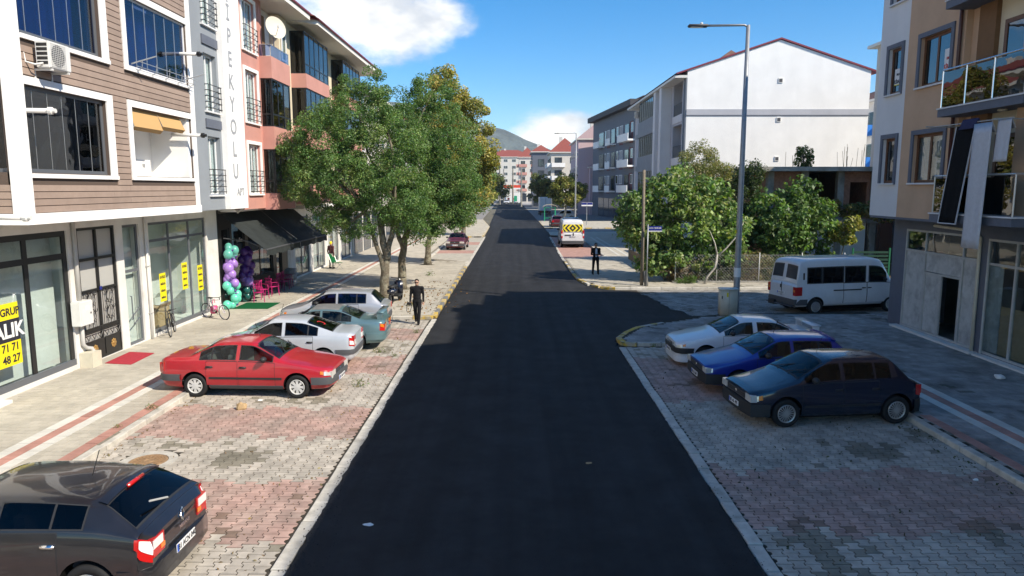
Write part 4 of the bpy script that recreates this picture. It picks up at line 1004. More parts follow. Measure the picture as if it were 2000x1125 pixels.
for (a, b, gm, cu) in ((4.98, 6.95, 'glass', 'curtain_grey'), (7.95, 10.05, 'glass_dark', None)):
    cut = [32.5, 33.3, 34.15, 35.05]
    f = frame_mb(OBY, U_, E_, 32.5, 35.06, a, b, -.09, -.03, .06, cut[1:-1], (a + .55,)).build('window', 'frame_black', B2)
    for p, q in zip(cut, cut[1:]): obox_obj('pane', gm, f, OBY, U_, E_, p + .02, q - .02, -.065, -.055, a + .05, b - .05)
    f2_ = frame_mb((0, 32.5), R_, S_, -11.66, -10.84, a, b, -.05, .0, .06, (), (a + .55,)).build('window', 'frame_black', B2); obox_obj('pane', gm, f2_, (0, 32.5), R_, S_, -11.62, -10.86, -.03, -.02, a + .05, b - .05)
    box_obj('balcony_wall', 'room', f, -11.72, -11.70, 32.5, 35.1, a, b)
    if cu: curtain_mb((-11.1, 0), U_, E_, 33.4, 35.0, a + .1, b - .1, 0).build('curtain', cu, f)
mb = MB(); mb.tube([(-10.8, 32.5, 11.5), (-10.8, 35.05, 11.5)], .02, 6); mb.tube([(-11.6, 32.5, 11.5), (-10.8, 32.5, 11.5)], .02, 6); rl = mb.build('balcony_railing', 'alu', B2)
box_obj('pane', 'glass_blue', rl, -10.805, -10.795, 32.52, 35.03, 11.02, 11.48); box_obj('pane', 'glass_blue', rl, -11.6, -10.81, 32.49, 32.5, 11.02, 11.48)
box_obj('balcony_back', 'brown_wall', B2, -11.70, -11.66, 33.4, 34.4, 11.0, 13.1)
box_obj('cream_wall', 'cream', B2, -11.72, -11.25, 35.12, 36.35, 4.3, 13.38); box_obj('pier', 'pink', B2, -11.69, -11.28, 32.5, 32.9, 11.0, 13.4)
window(B2, (-11.25, 0), U_, E_, 35.35, 36.0, 11.3, 12.9, -.03, 'frame_white', .06, (), (), 'glass', None, name='window', back=None)
# eaves and roofs
def eave_roof(B, pts, z, ridge_x, y0, y1, rz, th=.22):
    mb = MB(); n_ = len(pts)
    mb.poly([(x, y, z) for x, y in pts][::-1]); 
    for i in range(n_):
        a, b = pts[i], pts[(i + 1) % n_]; mb.quad((a[0], a[1], z), (b[0], b[1], z), (b[0], b[1], z + th), (a[0], a[1], z + th))
    mb.poly([(x, y, z + th) for x, y in pts])
    e = mb.build('eaves', 'soffit', B)
    rb = MB(); ex = max(p[0] for p in pts) + .04
    rb.quad((ex, y0, z + th + .01), (ex, y1, z + th + .01), (ridge_x, y1, rz), (ridge_x, y0, rz)); rb.poly([(ex, y0, z + th + .01), (ridge_x, y0, rz), (ridge_x - 6, y0, z + th + .01)]); rb.poly([(ex, y1, z + th + .01), (ridge_x - 6, y1, z + th + .01), (ridge_x, y1, rz)])
    rb.quad((ridge_x, y0, rz), (ridge_x, y1, rz), (ridge_x - 6, y1, z + th), (ridge_x - 6, y0, z + th)); rb.build('roof', 'roof_red', B)
    tb = MB()
    for a, b in zip(pts, pts[1:]):
        if a[0] > ridge_x and b[0] > ridge_x: tb.tube([(a[0] + .02, a[1], z + th + .06), (b[0] + .02, b[1], z + th + .06)], .07, 6)
    tb.build('gutter', 'roof_trim', B)
eave_roof(B2, [(-20, 29.8), (-11.2, 29.8), (-10.15, 32.2), (-10.1, 36.5), (-20, 36.5)], 13.42, -15.5, 29.8, 36.5, 16)
# satellite dish
t = thing('satellite_dish', 'cream satellite dish on the top balcony of the pink building', 'satellite dish', (-10.8, 33.0, 11.5))
mb = MB(); n_ = 24
prof = [(.001, 0), (.22, .026), (.39, .083), (.48, .125)]; mb.lathe(prof, n_, 'x', (0, 0, 0))
mb.v = [(x, y, z * 1.08) for x, y, z in mb.v]
d = mb.build('dish', mat('dish', (.62, .57, .48), .5, .4), t, smooth=True, world=False); d.location = (.1, -.1, .75); d.rotation_euler = (0, -.3, -.75)
mb = MB(); mb.tube([(0, 0, 0), (0, 0, .7), (.08, -.08, .75)], .03, 8); mb.build('mast', 'steel_pole', t, world=False)
mb = MB(); mb.tube([(.12, -.1, .35), (.45, -.65, .7)], .015, 6); mb.box(.41, .49, -.71, -.6, .66, .76); mb.build('receiver_arm', 'plastic_white', t, world=False)
ac_unit('white air conditioner on the pink bay behind the leafy tree', (-10.77, 35.0, 7.1), (1, 0))
# black cafe front
B2s = MB(); ops = [(30.0, 30.9, .15, 3.5), (31.1, 32.6, .15, 3.7), (33.0, 36.3, .95, 3.2), (36.8, 37.7, .15, 3.3)]
wall(B2s, O, U_, E_, 29.65, 38.6, .1, 4.4, ops, .3); B2s.build('shop_front', 'shop_black', B2)
for (a0, a1, z0, z1) in ops: window(B2, O, U_, E_, a0, a1, z0, z1, .12, 'frame_black', .06, ((a0 + a1) / 2,) if a1 - a0 > 2 else (), (), 'glass', None, name='shop_window')
put_text('coffee', .28, 'paper_white', B2, (-12.38, 31.9, 2.9), (0, 1, 0), (0, 0, 1))
# awnings
def awning(y0, y1, label):
    t = thing('awning', label, 'awning', (-12.35, (y0 + y1) / 2, 2.6))
    mb = MB(); k = 10
    for i in range(k):
        a, b = i / k, (i + 1) / k
        def pt(s, y): return (-12.36 + 1.9 * s, y, 4.2 - 1.55 * s - .05 * sin(pi * s))
        mb.quad(pt(a, y0), pt(b, y0), pt(b, y1), pt(a, y1))
    c = mb.build('canopy', 'awning', t, smooth=True)
    mb = MB(); m_ = 24
    for i in range(m_):
        a, b = y0 + (y1 - y0) * i / m_, y0 + (y1 - y0) * (i + 1) / m_
        mb.quad((-10.45, a, 2.64), (-10.45, b, 2.64), (-10.44, b, 2.36 + .03 * sin(i + 1)), (-10.44, a, 2.36 + .03 * sin(i)))
    mb.build('valance', 'awning', t)
    mb = MB(); mb.tube([(-10.46, y0, 2.64), (-10.46, y1, 2.64)], .035, 8); mb.build('front_bar', 'grey_trim', t)
    mb = MB(); mb.tube([(-12.36, y0, 4.2), (-12.36, y1, 4.2)], .06, 8); mb.build('roller', 'grey_trim', t)
    for y in (y0 + .3, y1 - .3):
        mb = MB(); mb.tube([(-12.36, y, 3.1), (-11.4, y, 3.0), (-10.5, y, 2.62)], .025, 6); mb.build('arm', 'grey_trim', t)
awning(29.8, 34.55, 'dark cloth awning over the balloon garlands and cafe door'); awning(34.65, 39.5, 'dark cloth awning over the stacked pink chairs')

# ------------------------------------------------------------------ left: next houses behind the trees
B3 = thing('apartment_building', 'pink and cream apartment building behind the street trees', 'building', (-14, 44, 0))
box_obj('core', 'cream', B3, -20, -11.4, 36.5, 54, 4.3, 13.4)
mb = MB(); ops = []
for k in range(4): ops.append((40.0 + 3.6 * k, 42.8 + 3.6 * k, .2, 3.6))
wall(mb, O, U_, E_, 38.7, 54, .1, 4.4, ops, .3); mb.build('ground_wall', 'white_dirty', B3)
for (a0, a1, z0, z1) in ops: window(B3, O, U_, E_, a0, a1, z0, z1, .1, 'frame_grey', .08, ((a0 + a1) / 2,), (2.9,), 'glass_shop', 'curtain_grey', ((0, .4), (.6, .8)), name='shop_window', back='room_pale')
box_obj('slab', 'white_plaster', B3, -12.42, -11.38, 38.6, 54, 4.1, 4.29)
for (za, zb, gl) in ((4.4, 5.4, None), (5.4, 7.3, 1), (7.3, 8.4, None), (8.4, 10.3, 1), (10.3, 11.0, None), (11.0, 13.1, 1)):
    for (y0, y1) in ((37.3, 41.9), (45.5, 50.2)):
        if gl is None: box_obj('bay_parapet', 'pink', B3, -11.4, -10.62, y0, y1, za, zb)
        else:
            cut = np.linspace(y0, y1, 6); f = frame_mb((-10.66, 0), U_, E_, y0, y1, za, zb, -.05, .0, .06, cut[1:-1], (za + .5,)).build('window', 'frame_black', B3)
            for p, q in zip(cut, cut[1:]): obox_obj('pane', 'glass_dark', f, (-10.66, 0), U_, E_, p + .02, q - .02, -.03, -.02, za + .04, zb - .04)
            f2_ = frame_mb((0, y0 + .02), R_, S_, -11.4, -10.72, za, zb, -.05, .0, .05).build('window', 'frame_black', B3); obox_obj('pane', 'glass_dark', f2_, (0, y0 + .02), R_, S_, -11.38, -10.74, -.03, -.02, za + .04, zb - .04)
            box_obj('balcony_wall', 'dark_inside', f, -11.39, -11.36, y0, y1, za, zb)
for z0 in (5.3, 8.4, 11.5): window(B3, (-11.4, 0), U_, E_, 42.9, 44.4, z0, z0 + 1.6, -.05, 'frame_white', .07, (43.65,), (), 'glass', 'curtain', name='window', back=None, sill='white_plaster')
eave_roof(B3, [(-20, 36.55), (-10.9, 36.55), (-10.0, 37.5), (-9.9, 54.3), (-20, 54.3)], 13.42, -15.5, 36.55, 54.3, 16.2)

def simple_building(name, label, x0, x1, y0, y1, h, wallm, roofm, rz, sides, fl=3.1, z0=4.2, ground='dark', win=('frame_white', 'glass_dark'), parapet=None, over=.5, ww=1.3, wh=1.4, ridge='x', gap=2.6, balcony=False):
    """far building: walls, hipped or ridge roof, every window and balcony its own part"""
    B = thing(name, label, 'building', ((x0 + x1) / 2, (y0 + y1) / 2, 0))
    box_obj('wall', wallm, B, x0, x1, y0, y1, 0, h)
    faces = {'S': ((0, y0), R_, S_, x0, x1), 'W': ((x0, 0), U_, W_, y0, y1), 'E': ((x1, 0), U_, E_, y0, y1)}
    for sd_ in sides:
        OO, uu, nn, a0, a1 = faces[sd_]
        k = max(1, int((a1 - a0) / gap)); st = (a1 - a0) / k; z = z0 + .9; fi = 0
        while z + wh < h - .2:
            for i in range(k):
                c = a0 + st * (i + .5)
                if balcony and i % 2 == 0:
                    mb = MB(); mb.obox(OO, uu, nn, c - st * .46, c + st * .46, .002, .9, z - .95, z - .8); mb.obox(OO, uu, nn, c - st * .46, c + st * .46, .84, .9, z - .8, z + .05); mb.obox(OO, uu, nn, c - st * .46, c - st * .46 + .05, .002, .84, z - .8, z + .05); bl = mb.build('balcony', parapet or wallm, B)
                    mb = MB(); mb.obox(OO, uu, nn, c - .9, c + .9, .003, .03, z - .78, z + wh); f = mb.build('balcony_door', win[0], B); mb = MB(); mb.obox(OO, uu, nn, c - .82, c - .03, .03, .04, z - .7, z + wh - .06); mb.obox(OO, uu, nn, c + .03, c + .82, .03, .04, z - .7, z + wh - .06); mb.build('pane', win[1], f)
                    mb = MB(); mb.obox(OO, uu, nn, c - .8, c + .8, .032, .036, z - .7, z + wh); 
                else:
                    mb = MB(); mb.obox(OO, uu, nn, c - ww / 2, c + ww / 2, .003, .05, z, z + wh); f = mb.build('window', win[0], B)
                    mb = MB(); mb.obox(OO, uu, nn, c - ww / 2 + .07, c - .03, .05, .056, z + .07, z + wh - .07); mb.obox(OO, uu, nn, c + .03, c + ww / 2 - .07, .05, .056, z + .07, z + wh - .07); mb.build('pane', 'pane_far', f)
            z += fl; fi += 1
        if ground:
            kk = max(1, int((a1 - a0) / 3.2)); st = (a1 - a0) / kk
            for i in range(kk):
                mb = MB(); mb.obox(OO, uu, nn, a0 + st * i + .25, a0 + st * (i + 1) - .25, .003, .04, .15, 3.3); f = mb.build('shop_window', 'frame_grey', B)
                mb = MB(); mb.obox(OO, uu, nn, a0 + st * i + .35, a0 + st * (i + .5) - .04, .04, .05, .3, 3.2); mb.obox(OO, uu, nn, a0 + st * (i + .5) + .04, a0 + st * (i + 1) - .35, .04, .05, .3, 3.2); mb.build('pane', 'pane_far', f)
    X0, X1, Y0, Y1 = x0 - over, x1 + over, y0 - over, y1 + over
    box_obj('eaves', 'soffit', B, X0, X1, Y0, Y1, h, h + .2)
    mb = MB(); z = h + .202
    if ridge == 'hip':
        m_ = min(X1 - X0, Y1 - Y0) / 2
        if X1 - X0 > Y1 - Y0: A, C = (X0 + m_, (Y0 + Y1) / 2, rz), (X1 - m_, (Y0 + Y1) / 2, rz); mb.quad((X0, Y0, z), (X1, Y0, z), C, A); mb.quad((X1, Y1, z), (X0, Y1, z), A, C); mb.poly([(X0, Y1, z), (X0, Y0, z), A]); mb.poly([(X1, Y0, z), (X1, Y1, z), C])
        else: A, C = ((X0 + X1) / 2, Y0 + m_, rz), ((X0 + X1) / 2, Y1 - m_, rz); mb.quad((X1, Y0, z), (X1, Y1, z), C, A); mb.quad((X0, Y1, z), (X0, Y0, z), A, C); mb.poly([(X0, Y0, z), (X1, Y0, z), A]); mb.poly([(X1, Y1, z), (X0, Y1, z), C])
    elif ridge == 'y':
        xm = (X0 + X1) / 2; mb.quad((X1, Y0, z), (X1, Y1, z), (xm, Y1, rz), (xm, Y0, rz)); mb.quad((X0, Y1, z), (X0, Y0, z), (xm, Y0, rz), (xm, Y1, rz)); mb.poly([(X0, Y0, z), (X1, Y0, z), (xm, Y0, rz)], 1); mb.poly([(X1, Y1, z), (X0, Y1, z), (xm, Y1, rz)], 1)
    mb.build('roof', [roofm, wallm], B)
    for cx in ((x0 * .6 + x1 * .4),): box_obj('chimney', 'white_dirty', B, cx - .4, cx + .4, (y0 + y1) / 2 - .4, (y0 + y1) / 2 + .4, h + .3, max(rz, h + .5) + .6)
    return B
mat('pane_far', (0.035, 0.045, 0.06), 0.08, 0.8)
simple_building('apartment_building', 'cream apartment building further along the tree lined pavement', -22, -12.4, 54.6, 75, 13, 'cream_pale', 'roof_red', 16, 'E', ridge='hip')
simple_building('apartment_building', 'white apartment building beyond the far pavement corner', -24, -12.6, 86, 116, 13, 'white_dirty', 'roof_red', 16, 'SE', ridge='hip', balcony=True)
simple_building('house', 'low pale building past the last trees along the verge', -26, -14, 130, 165, 9, 'cream_pale', 'roof_red', 12, 'SE', ridge='hip')
# ------------------------------------------------------------------ right: building with orange and white plaster
C1 = thing('apartment_building', 'orange and white plastered apartment building with brown windows and balconies', 'building', (16, 20, 0))
O1 = (13.5, 0); ST = [5.30, 8.48, 11.62]
opsw = []; opso = []
for k in range(3):
    z0 = 5.38 + 3.14 * k
    opsw.append((25.66, 26.52, z0, z0 + 1.6)); opso.append((22.82, 24.5, z0, z0 + 1.6))
mb = MB(); wall(mb, O1, U_, W_, 25.3, 27.2, 4.2, 13.7, opsw, .3); mb.build('white_wall', 'pale_grey_wall', C1)
mb = MB(); wall(mb, O1, U_, W_, 22.15, 25.3, 4.2, 14.7, opso, .3); mb.build('orange_wall', 'orange_wall', C1)
mb = MB(); wall(mb, O1, U_, W_, -6, 19.6, 4.2, 15.4, [(15.2, 17.0, 5.38, 6.98), (15.2, 17.0, 8.52, 10.12), (15.2, 17.0, 11.66, 13.26)], .3); mb.build('orange_wall', 'orange_wall', C1)
for k in range(3):
    z0 = 5.38 + 3.14 * k
    window(C1, O1, U_, W_, 25.66, 26.52, z0, z0 + 1.6, .16, 'frame_brown', .1, (), (), 'glass_mirror', None, (), (.15, 'slate', .05), 'pale_grey_wall')
    window(C1, O1, U_, W_, 22.82, 24.5, z0, z0 + 1.6, .16, 'frame_brown', .1, (23.7,), (), 'glass_mirror' if k else 'glass', None if k else 'curtain_grey', ((0, .4), (.55, 1)), (.15, 'slate', .05), 'pale_grey_wall')
    window(C1, O1, U_, W_, 15.2, 17.0, z0, z0 + 1.6, .16, 'frame_brown', .1, (16.1,), (), 'glass_mirror', None, (), (.15, 'slate', .05), 'pale_grey_wall')
box_obj('core', 'pale_grey_wall', C1, 13.81, 26, -6, 27.15, 4.15, 13.65); box_obj('core', 'orange_wall', C1, 15.0, 26, -6, 25.2, 13.66, 15.35)
box_obj('recess_return', 'orange_wall', C1, 13.502, 13.9, 22.152, 22.2, 4.2, 14.9)
# niche behind the balconies
for k in range(4):
    zb = 4.42 + 3.14 * k; zt = zb + 2.9
    if k == 3: zt = 15.3
    box_obj('niche_wall', 'cream', C1, 13.76, 13.80, 19.6, 21.0, zb - .2, zt + .2); box_obj('brown_pier', 'brown_wall', C1, 13.62, 13.80, 21.0, 21.75, zb - .2, zt + .2); box_obj('pier', 'orange_wall', C1, 13.70, 13.80, 21.75, 22.15, zb - .2, zt + .2)
    mb = MB(); mb.box(12.86, 13.82, 18.5, 22.18, zb - .22, zb); sl = mb.build('balcony', 'slate', C1)
    box_obj('coping', 'pale_grey_wall', sl, 12.83, 13.62, 18.47, 22.21, zb + .002, zb + .04)
    window(C1, (13.76, 0), U_, W_, 19.75, 20.7, zb + .05, zb + 2.3, -.02, 'frame_brown', .12, (), (), 'glass_mirror', None, name='balcony_door', back=None)
    mb = MB(); mb.tube([(13.45, 22.12, zb + 1.15), (12.92, 22.12, zb + 1.15), (12.92, 18.56, zb + 1.15), (13.45, 18.56, zb + 1.15)], .03, 8)
    for y in (22.12, 21.0, 19.8, 18.56): mb.tube([(12.92, y, zb), (12.92, y, zb + 1.13)], .024, 8)
    rl = mb.build('railing', 'chrome' if k else 'alu', sl)
    for a, b in ((21.05, 22.07), (19.85, 20.95), (18.61, 19.75)): box_obj('pane', 'glass_smoke', sl, 12.916, 12.924, a, b, zb + .08, zb + 1.08)
    box_obj('pane', 'glass_smoke', sl, 12.98, 13.44, 22.114, 22.122, zb + .08, zb + 1.08)
    if k: mb = MB(); mb.ball((13.3, 19.9, zb - .24), .12, 12, 6, sc_=(1, 1, .4)); mb.build('ceiling_lamp', 'plastic_cream', sl, smooth=True)
mb = MB(); mb.tube([(13.42, 22.30, 14.8), (13.42, 22.30, 4.5)], .055, 8); tag(mb.build('rain_pipe', 'pipe_brown', None, smooth=True), 'dark brown rain pipe beside the balconies of the orange building', 'pipe')
# notices in the windows
for (a, z, m_, tx, lb) in ((23.05, 9.0, 'red_ink', 'KİRALIK', 'white rental notice with red lettering in the brown framed window'), (26.0, 8.95, 'ink', 'KİRALIK', 'yellow edged notice in the narrow upper window of the white wall')):
    t = thing('notice', lb, 'notice', (13.6, a, z))
    box_obj('sheet', 'paper_white', t, 13.60, 13.606, a - .25, a + .25, z - .12, z + .55 if m_ == 'red_ink' else z + .45)
    put_text(tx, .17, m_, t, (13.597, a, z), (0, -1, 0), (0, 0, 1), bold=.006, sx=.75); put_text('EMLAK', .11, m_, t, (13.597, a, z + .25), (0, -1, 0), (0, 0, 1), bold=.003, sx=.8)
    if m_ == 'ink': box_obj('band', 'yellow_sign', t, 13.597, 13.599, a - .25, a + .25, z - .12, z - .09)
# eaves, stepped at the far end
box_obj('eaves', 'soffit', C1, 12.9, 26, -6.5, 13.4, 15.42, 15.6); box_obj('roof_edge', 'roof_trim', C1, 12.86, 26, -6.5, 13.4, 15.602, 15.72)
mb = MB(); mb.quad((12.9, -6.5, 15.73), (12.9, 13.4, 15.73), (19.8, 13.4, 18.4), (19.8, -6.5, 18.4)); mb.quad((26, -6.5, 15.73), (19.8, -6.5, 18.4), (19.8, 13.4, 18.4), (26, 13.4, 15.73)); mb.poly([(12.9, 13.4, 15.73), (26, 13.4, 15.73), (19.8, 13.4, 18.4)]); mb.build('roof', 'roof_red', C1)
# ground floor shops
OS = (14.3, 0); ops = [(21.78, 25.98, .2, 3.75), (13.5, 21.45, .2, 3.7)]
mb = MB(); wall(mb, OS, U_, W_, -6, 26.85, .1, 4.2, ops, .25); mb.build('ground_wall', 'slate', C1)
box_obj('ground_core', 'dark_inside', C1, 16.5, 26, -6, 26.8, .1, 4.2); box_obj('end_wall', 'slate', C1, 14.31, 26, 26.6, 26.84, .1, 4.2); box_obj('slab', 'slate', C1, 13.51, 14.6, -6, 27.18, 4.12, 4.198)
box_obj('shop_floor', 'concrete', C1, 14.5, 16.5, -6, 26.6, .1, .16); box_obj('shop_wall', 'room', C1, 16.3, 16.45, 12, 26.6, .16, 4.1)
f = frame_mb(OS, U_, W_, 21.78, 25.98, .2, 3.75, -.08, .0, .07, (24.72, 22.62), (3.0,)).build('shop_window', 'alu_dull', C1)
for a, b in ((24.76, 25.92), (22.66, 24.68), (21.84, 22.58)):
    obox_obj('pane', 'glass', f, OS, U_, W_, a, b, -.05, -.04, 3.05, 3.7)
for a, b in ((24.76, 25.92), (21.84, 22.58)):
    obox_obj('papered_pane', 'paper_board', f, OS, U_, W_, a, b, -.06, -.045, .25, 2.96)
for k in range(5): obox_obj('tape', 'alu_dull', f, OS, U_, W_, 24.8 + .2 * k, 24.95 + .22 * k, -.045, -.042, .8 + .45 * (k % 3), .83 + .45 * (k % 3))
obox_obj('door_head', 'paper_board', f, OS, U_, W_, 22.66, 24.68, -.06, -.045, 2.35, 2.96); 
dl = frame_mb(OS, U_, W_, 23.75, 24.7, .2, 2.33, -.07, -.01, .07).build('door', 'alu_dull', f); obox_obj('papered_pane', 'paper_board', dl, OS, U_, W_, 23.82, 24.63, -.05, -.04, .26, 2.27)
fr2 = frame_mb(OS, U_, W_, 22.66, 23.74, .2, 2.34, -.07, -.01, .06).build('door_frame', 'alu_dull', f)
box_obj('step', 'white_dirty', C1, 14.02, 14.34, 21.5, 26.2, .1, .19); box_obj('step', 'white_dirty', C1, 14.05, 14.34, 12, 21.4, .1, .18)
f = frame_mb(OS, U_, W_, 13.5, 21.45, .2, 3.7, -.08, .0, .07, (20.2, 18.4, 16.0), (2.95,)).build('shop_window', 'alu_dull', C1)
for a, b in ((20.24, 21.4), (18.44, 20.16), (16.04, 18.36), (13.56, 15.96)): obox_obj('pane', 'glass', f, OS, U_, W_, a, b, -.05, -.04, .25, 3.65)
obox_obj('paper_sheet', 'paper_board', f, OS, U_, W_, 20.75, 21.4, -.075, -.06, .3, 2.9); obox_obj('cardboard_sheet', 'cardboard', f, OS, U_, W_, 19.2, 20.78, -.1, -.085, .3, 1.75); obox_obj('cardboard_sheet', 'cardboard', f, OS, U_, W_, 16.2, 19.1, -.1, -.085, .3, 1.6)
t = thing('rain_pipe', 'cream rain pipe bending under the orange overhang between the two shops', 'pipe', (14.2, 21.6, .12))
mb = MB(); mb.tube([(13.9, 23.6, 3.98), (14.1, 22.0, 3.9), (14.22, 21.72, 3.72), (14.22, 21.68, .2)], .05, 8); mb.build('pipe', 'plastic_cream', t, smooth=True)
mb = MB(); mb.tube([(14.24, 21.3, 3.6), (14.24, 21.3, .2)], .03, 8); mb.build('green_foot', 'alu_dull', t)
# laundry: dark rug and pale sheets over the lower balcony rail
def drape(name, label, m_, y0, y1, zt, zb, x=12.85, skew=0.0, edge=None, waves=2):
    t = thing(name, label, 'laundry' if 'rug' not in name else 'rug', (x, (y0 + y1) / 2, zt))
    mb = MB(); NA, NZ = 8, 12
    def pt(i, j):
        s = i / NA; q = j / NZ; y = y0 + (y1 - y0) * s + skew * q
        return (x - .03 - .025 * sin(waves * 2 * pi * s) * q - .05 * q, y, zt + (zb - zt) * q)
    for i in range(NA):
        for j in range(NZ): mb.quad(pt(i, j), pt(i, j + 1), pt(i + 1, j + 1), pt(i + 1, j))
    for i in range(NA):
        a, b = pt(i, 0), pt(i + 1, 0); mb.quad(a, b, (b[0] + .12, b[1], b[2] - .25), (a[0] + .12, a[1], a[2] - .25))
    o_ = mb.build('cloth', m_, t, weld=True); o_.data.polygons.foreach_set('use_smooth', [True] * len(o_.data.polygons))
    md = o_.modifiers.new('thick', 'SOLIDIFY'); md.thickness = .012; md.offset = 0
    if edge:
        eb = MB(); eb.tube([pt(0, j) for j in range(NZ + 1)] + [pt(i, NZ) for i in range(NA + 1)] + [pt(NA, j) for j in range(NZ, -1, -1)], .022, 5); eb.build('border', edge, t)
    return t
drape('rug', 'black rug with pale border hanging over the lower balcony railing', 'carpet_black', 20.15, 21.0, 6.95, 4.18, 12.80, .45, 'carpet_white')
drape('bed_sheet', 'long white runner hanging from the balcony clothes line past the slab', 'carpet_white', 19.32, 20.08, 6.95, 3.55, 12.72, .05)
drape('bed_sheet', 'short white cloth on the clothes line next to the black rug', 'carpet_white', 18.72, 19.25, 7.0, 5.9, 12.82, .0)
drape('garment', 'dark blue folded garment on the clothes line beside the black rug', 'cloth_navy', 20.0, 20.7, 7.12, 6.85, 12.78, .1)
t = thing('clothes_line', 'metal clothes line frame above the lower balcony railing', 'clothes line', (12.8, 20.5, 6.9))
mb = MB(); mb.tube([(12.75, 18.6, 7.0), (12.75, 22.3, 7.05)], .015, 6); mb.build('bar', 'alu_dull', t); mb = MB(); mb.tube([(13.5, 22.1, 7.05), (12.5, 22.1, 7.05)], .018, 6); mb.build('arm', 'alu_dull', t); mb = MB(); mb.tube([(13.76, 19.0, 7.0), (12.5, 19.0, 7.0)], .018, 6); mb.build('arm', 'alu_dull', t)

# ------------------------------------------------------------------ right: unfinished brick house
C2 = thing('unfinished_house', 'unfinished dark brick house with flat concrete roof behind the fig trees', 'house', (20, 47, 0))
box_obj('roof_slab', 'concrete', C2, 15.6, 23.6, 45.2, 55, 6.28, 6.55); box_obj('floor_slab', 'concrete', C2, 16.2, 23.4, 45.8, 55, 3.0, 3.25)
for x in (16.4, 18.6, 20.9, 23.1): box_obj('column', 'concrete', C2, x - .2, x + .2, 46.0, 46.4, 0.1, 6.28)
mb = MB(); wall(mb, (0, 46.25), R_, S_, 21.1, 22.9, 3.25, 6.28, [(21.6, 22.7, 4.1, 5.6)], .2); mb.build('brick_infill', 'brick_wall', C2); mb = MB(); wall(mb, (0, 46.25), R_, S_, 16.6, 18.4, 3.25, 6.28, (), .2); mb.build('brick_infill', 'brick_wall', C2)
box_obj('parapet', 'brick_wall', C2, 18.8, 20.7, 46.15, 46.3, 3.25, 4.1); box_obj('back_wall', 'room', C2, 16.2, 23.3, 54.6, 54.9, .1, 6.28); box_obj('side_wall', 'brick_wall', C2, 23.1, 23.3, 46.4, 54.6, .1, 6.28); box_obj('side_wall', 'brick_wall', C2, 16.2, 16.4, 46.4, 54.6, .1, 6.28)
box_obj('lower_wall', 'grey_light', C2, 16.4, 20.2, 46.1, 46.3, .1, 3.0); box_obj('lower_wall', 'white_dirty', C2, 20.22, 22.7, 46.1, 46.3, .1, 3.0)
for k in range(16):
    x = random.choice((17.5, 21.0, 21.6, 22.3)) + random.random() * .6; y = 46 + random.random() * 2; h = random.uniform(.7, 1.5)
    mb = MB(); mb.tube([(x, y, 6.5), (x + random.gauss(0, .08), y, 6.5 + h)], .012, 4); mb.build('reinforcement_bar', 'wood_plank', C2)
# garden shed wall and green gate behind the white minibus
t = thing('garden_gate', 'green slatted metal gate behind the white minibus', 'gate', (19.3, 38.6, .1))
for x in (18.4, 20.4): box_obj('post', mat('gate_green', (.01, .13, .06), .5, .4), t, x - .04, x + .04, 38.55, 38.63, .1, 2.0)
for k in range(8): box_obj('slat', mat('slat_green', (.012, .05, .03), .5, .4), t, 18.44, 20.36, 38.57, 38.6, .3 + .2 * k, .42 + .2 * k)

# ------------------------------------------------------------------ right: white gable building
C3 = thing('apartment_building', 'white apartment building with blank gable, red roof edge and grey street bays', 'building', (21.6, 70, 0))
gx0, gx1, gy0, gy1, ez, rx, rz_ = 13.8, 28.4, 58.5, 82.5, 14.5, 21.1, 16.85
mb = MB(); mb.poly([(gx0, gy0, 0), (gx1, gy0, 0), (gx1, gy0, ez), (rx, gy0, rz_), (gx0, gy0, ez)]); mb.poly([(gx0, gy1, 0), (gx0, gy1, ez), (rx, gy1, rz_), (gx1, gy1, ez), (gx1, gy1, 0)]); mb.quad((gx1, gy0, 0), (gx1, gy1, 0), (gx1, gy1, ez), (gx1, gy0, ez))
mb.build('gable_wall', 'white_plaster', C3)
box_obj('band', 'grey_light', C3, gx0, gx1, gy0 - .03, gy0 - .001, 11.05, 11.5); box_obj('band_shadow_line', 'slate', C3, gx0, gx1, gy0 - .05, gy0 - .001, 10.98, 11.05)
for z in (13.55, 10.5, 7.4):
    mb = MB(); mb.box(21.05, 21.4, gy0 - .06, gy0 - .001, z, z + .36); v = mb.build('vent', 'white', C3); box_obj('grille', 'grey_trim', v, 21.1, 21.35, gy0 - .07, gy0 - .061, z + .05, z + .31)
mb = MB(); oy = .12
for (a, b) in (((gx0 - .9, ez - .33), (rx, rz_ + .02)), ((rx, rz_ + .02), (gx1 + .6, ez - .22))):
    mb.quad((a[0], gy0 - oy, a[1] + .03), (b[0], gy0 - oy, b[1] + .03), (b[0], gy1 + .3, b[1] + .03), (a[0], gy1 + .3, a[1] + .03)); mb.quad((a[0], gy0 - oy, a[1] + .16), (b[0], gy0 - oy, b[1] + .16), (b[0], gy1 + .3, b[1] + .16), (a[0], gy1 + .3, a[1] + .16)); mb.quad((a[0], gy0 - oy, a[1] + .03), (b[0], gy0 - oy, b[1] + .03), (b[0], gy0 - oy, b[1] + .16), (a[0], gy0 - oy, a[1] + .16))
mb.build('roof', 'roof_trim', C3)
mb = MB(); zb = 15.5; mb.poly([(16.6, 62, zb), (20.6, 62, zb), (18.8, 64, 17.1)]); mb.poly([(20.6, 62, zb), (20.6, 66, zb), (18.8, 64, 17.1)]); mb.poly([(16.6, 66, zb), (16.6, 62, zb), (18.8, 64, 17.1)]); mb.build('dormer_roof', 'roof_brown', C3)
OW = (gx0, 0)
ops = []
FZ = [5.2, 8.7, 12.2]
for z in FZ: ops += [(60.0, 63.3, z - .9, z + 1.8), (77.2, 78.2, z - .2, z + 1.5), (79.4, 80.2, z - .2, z + 1.5)]
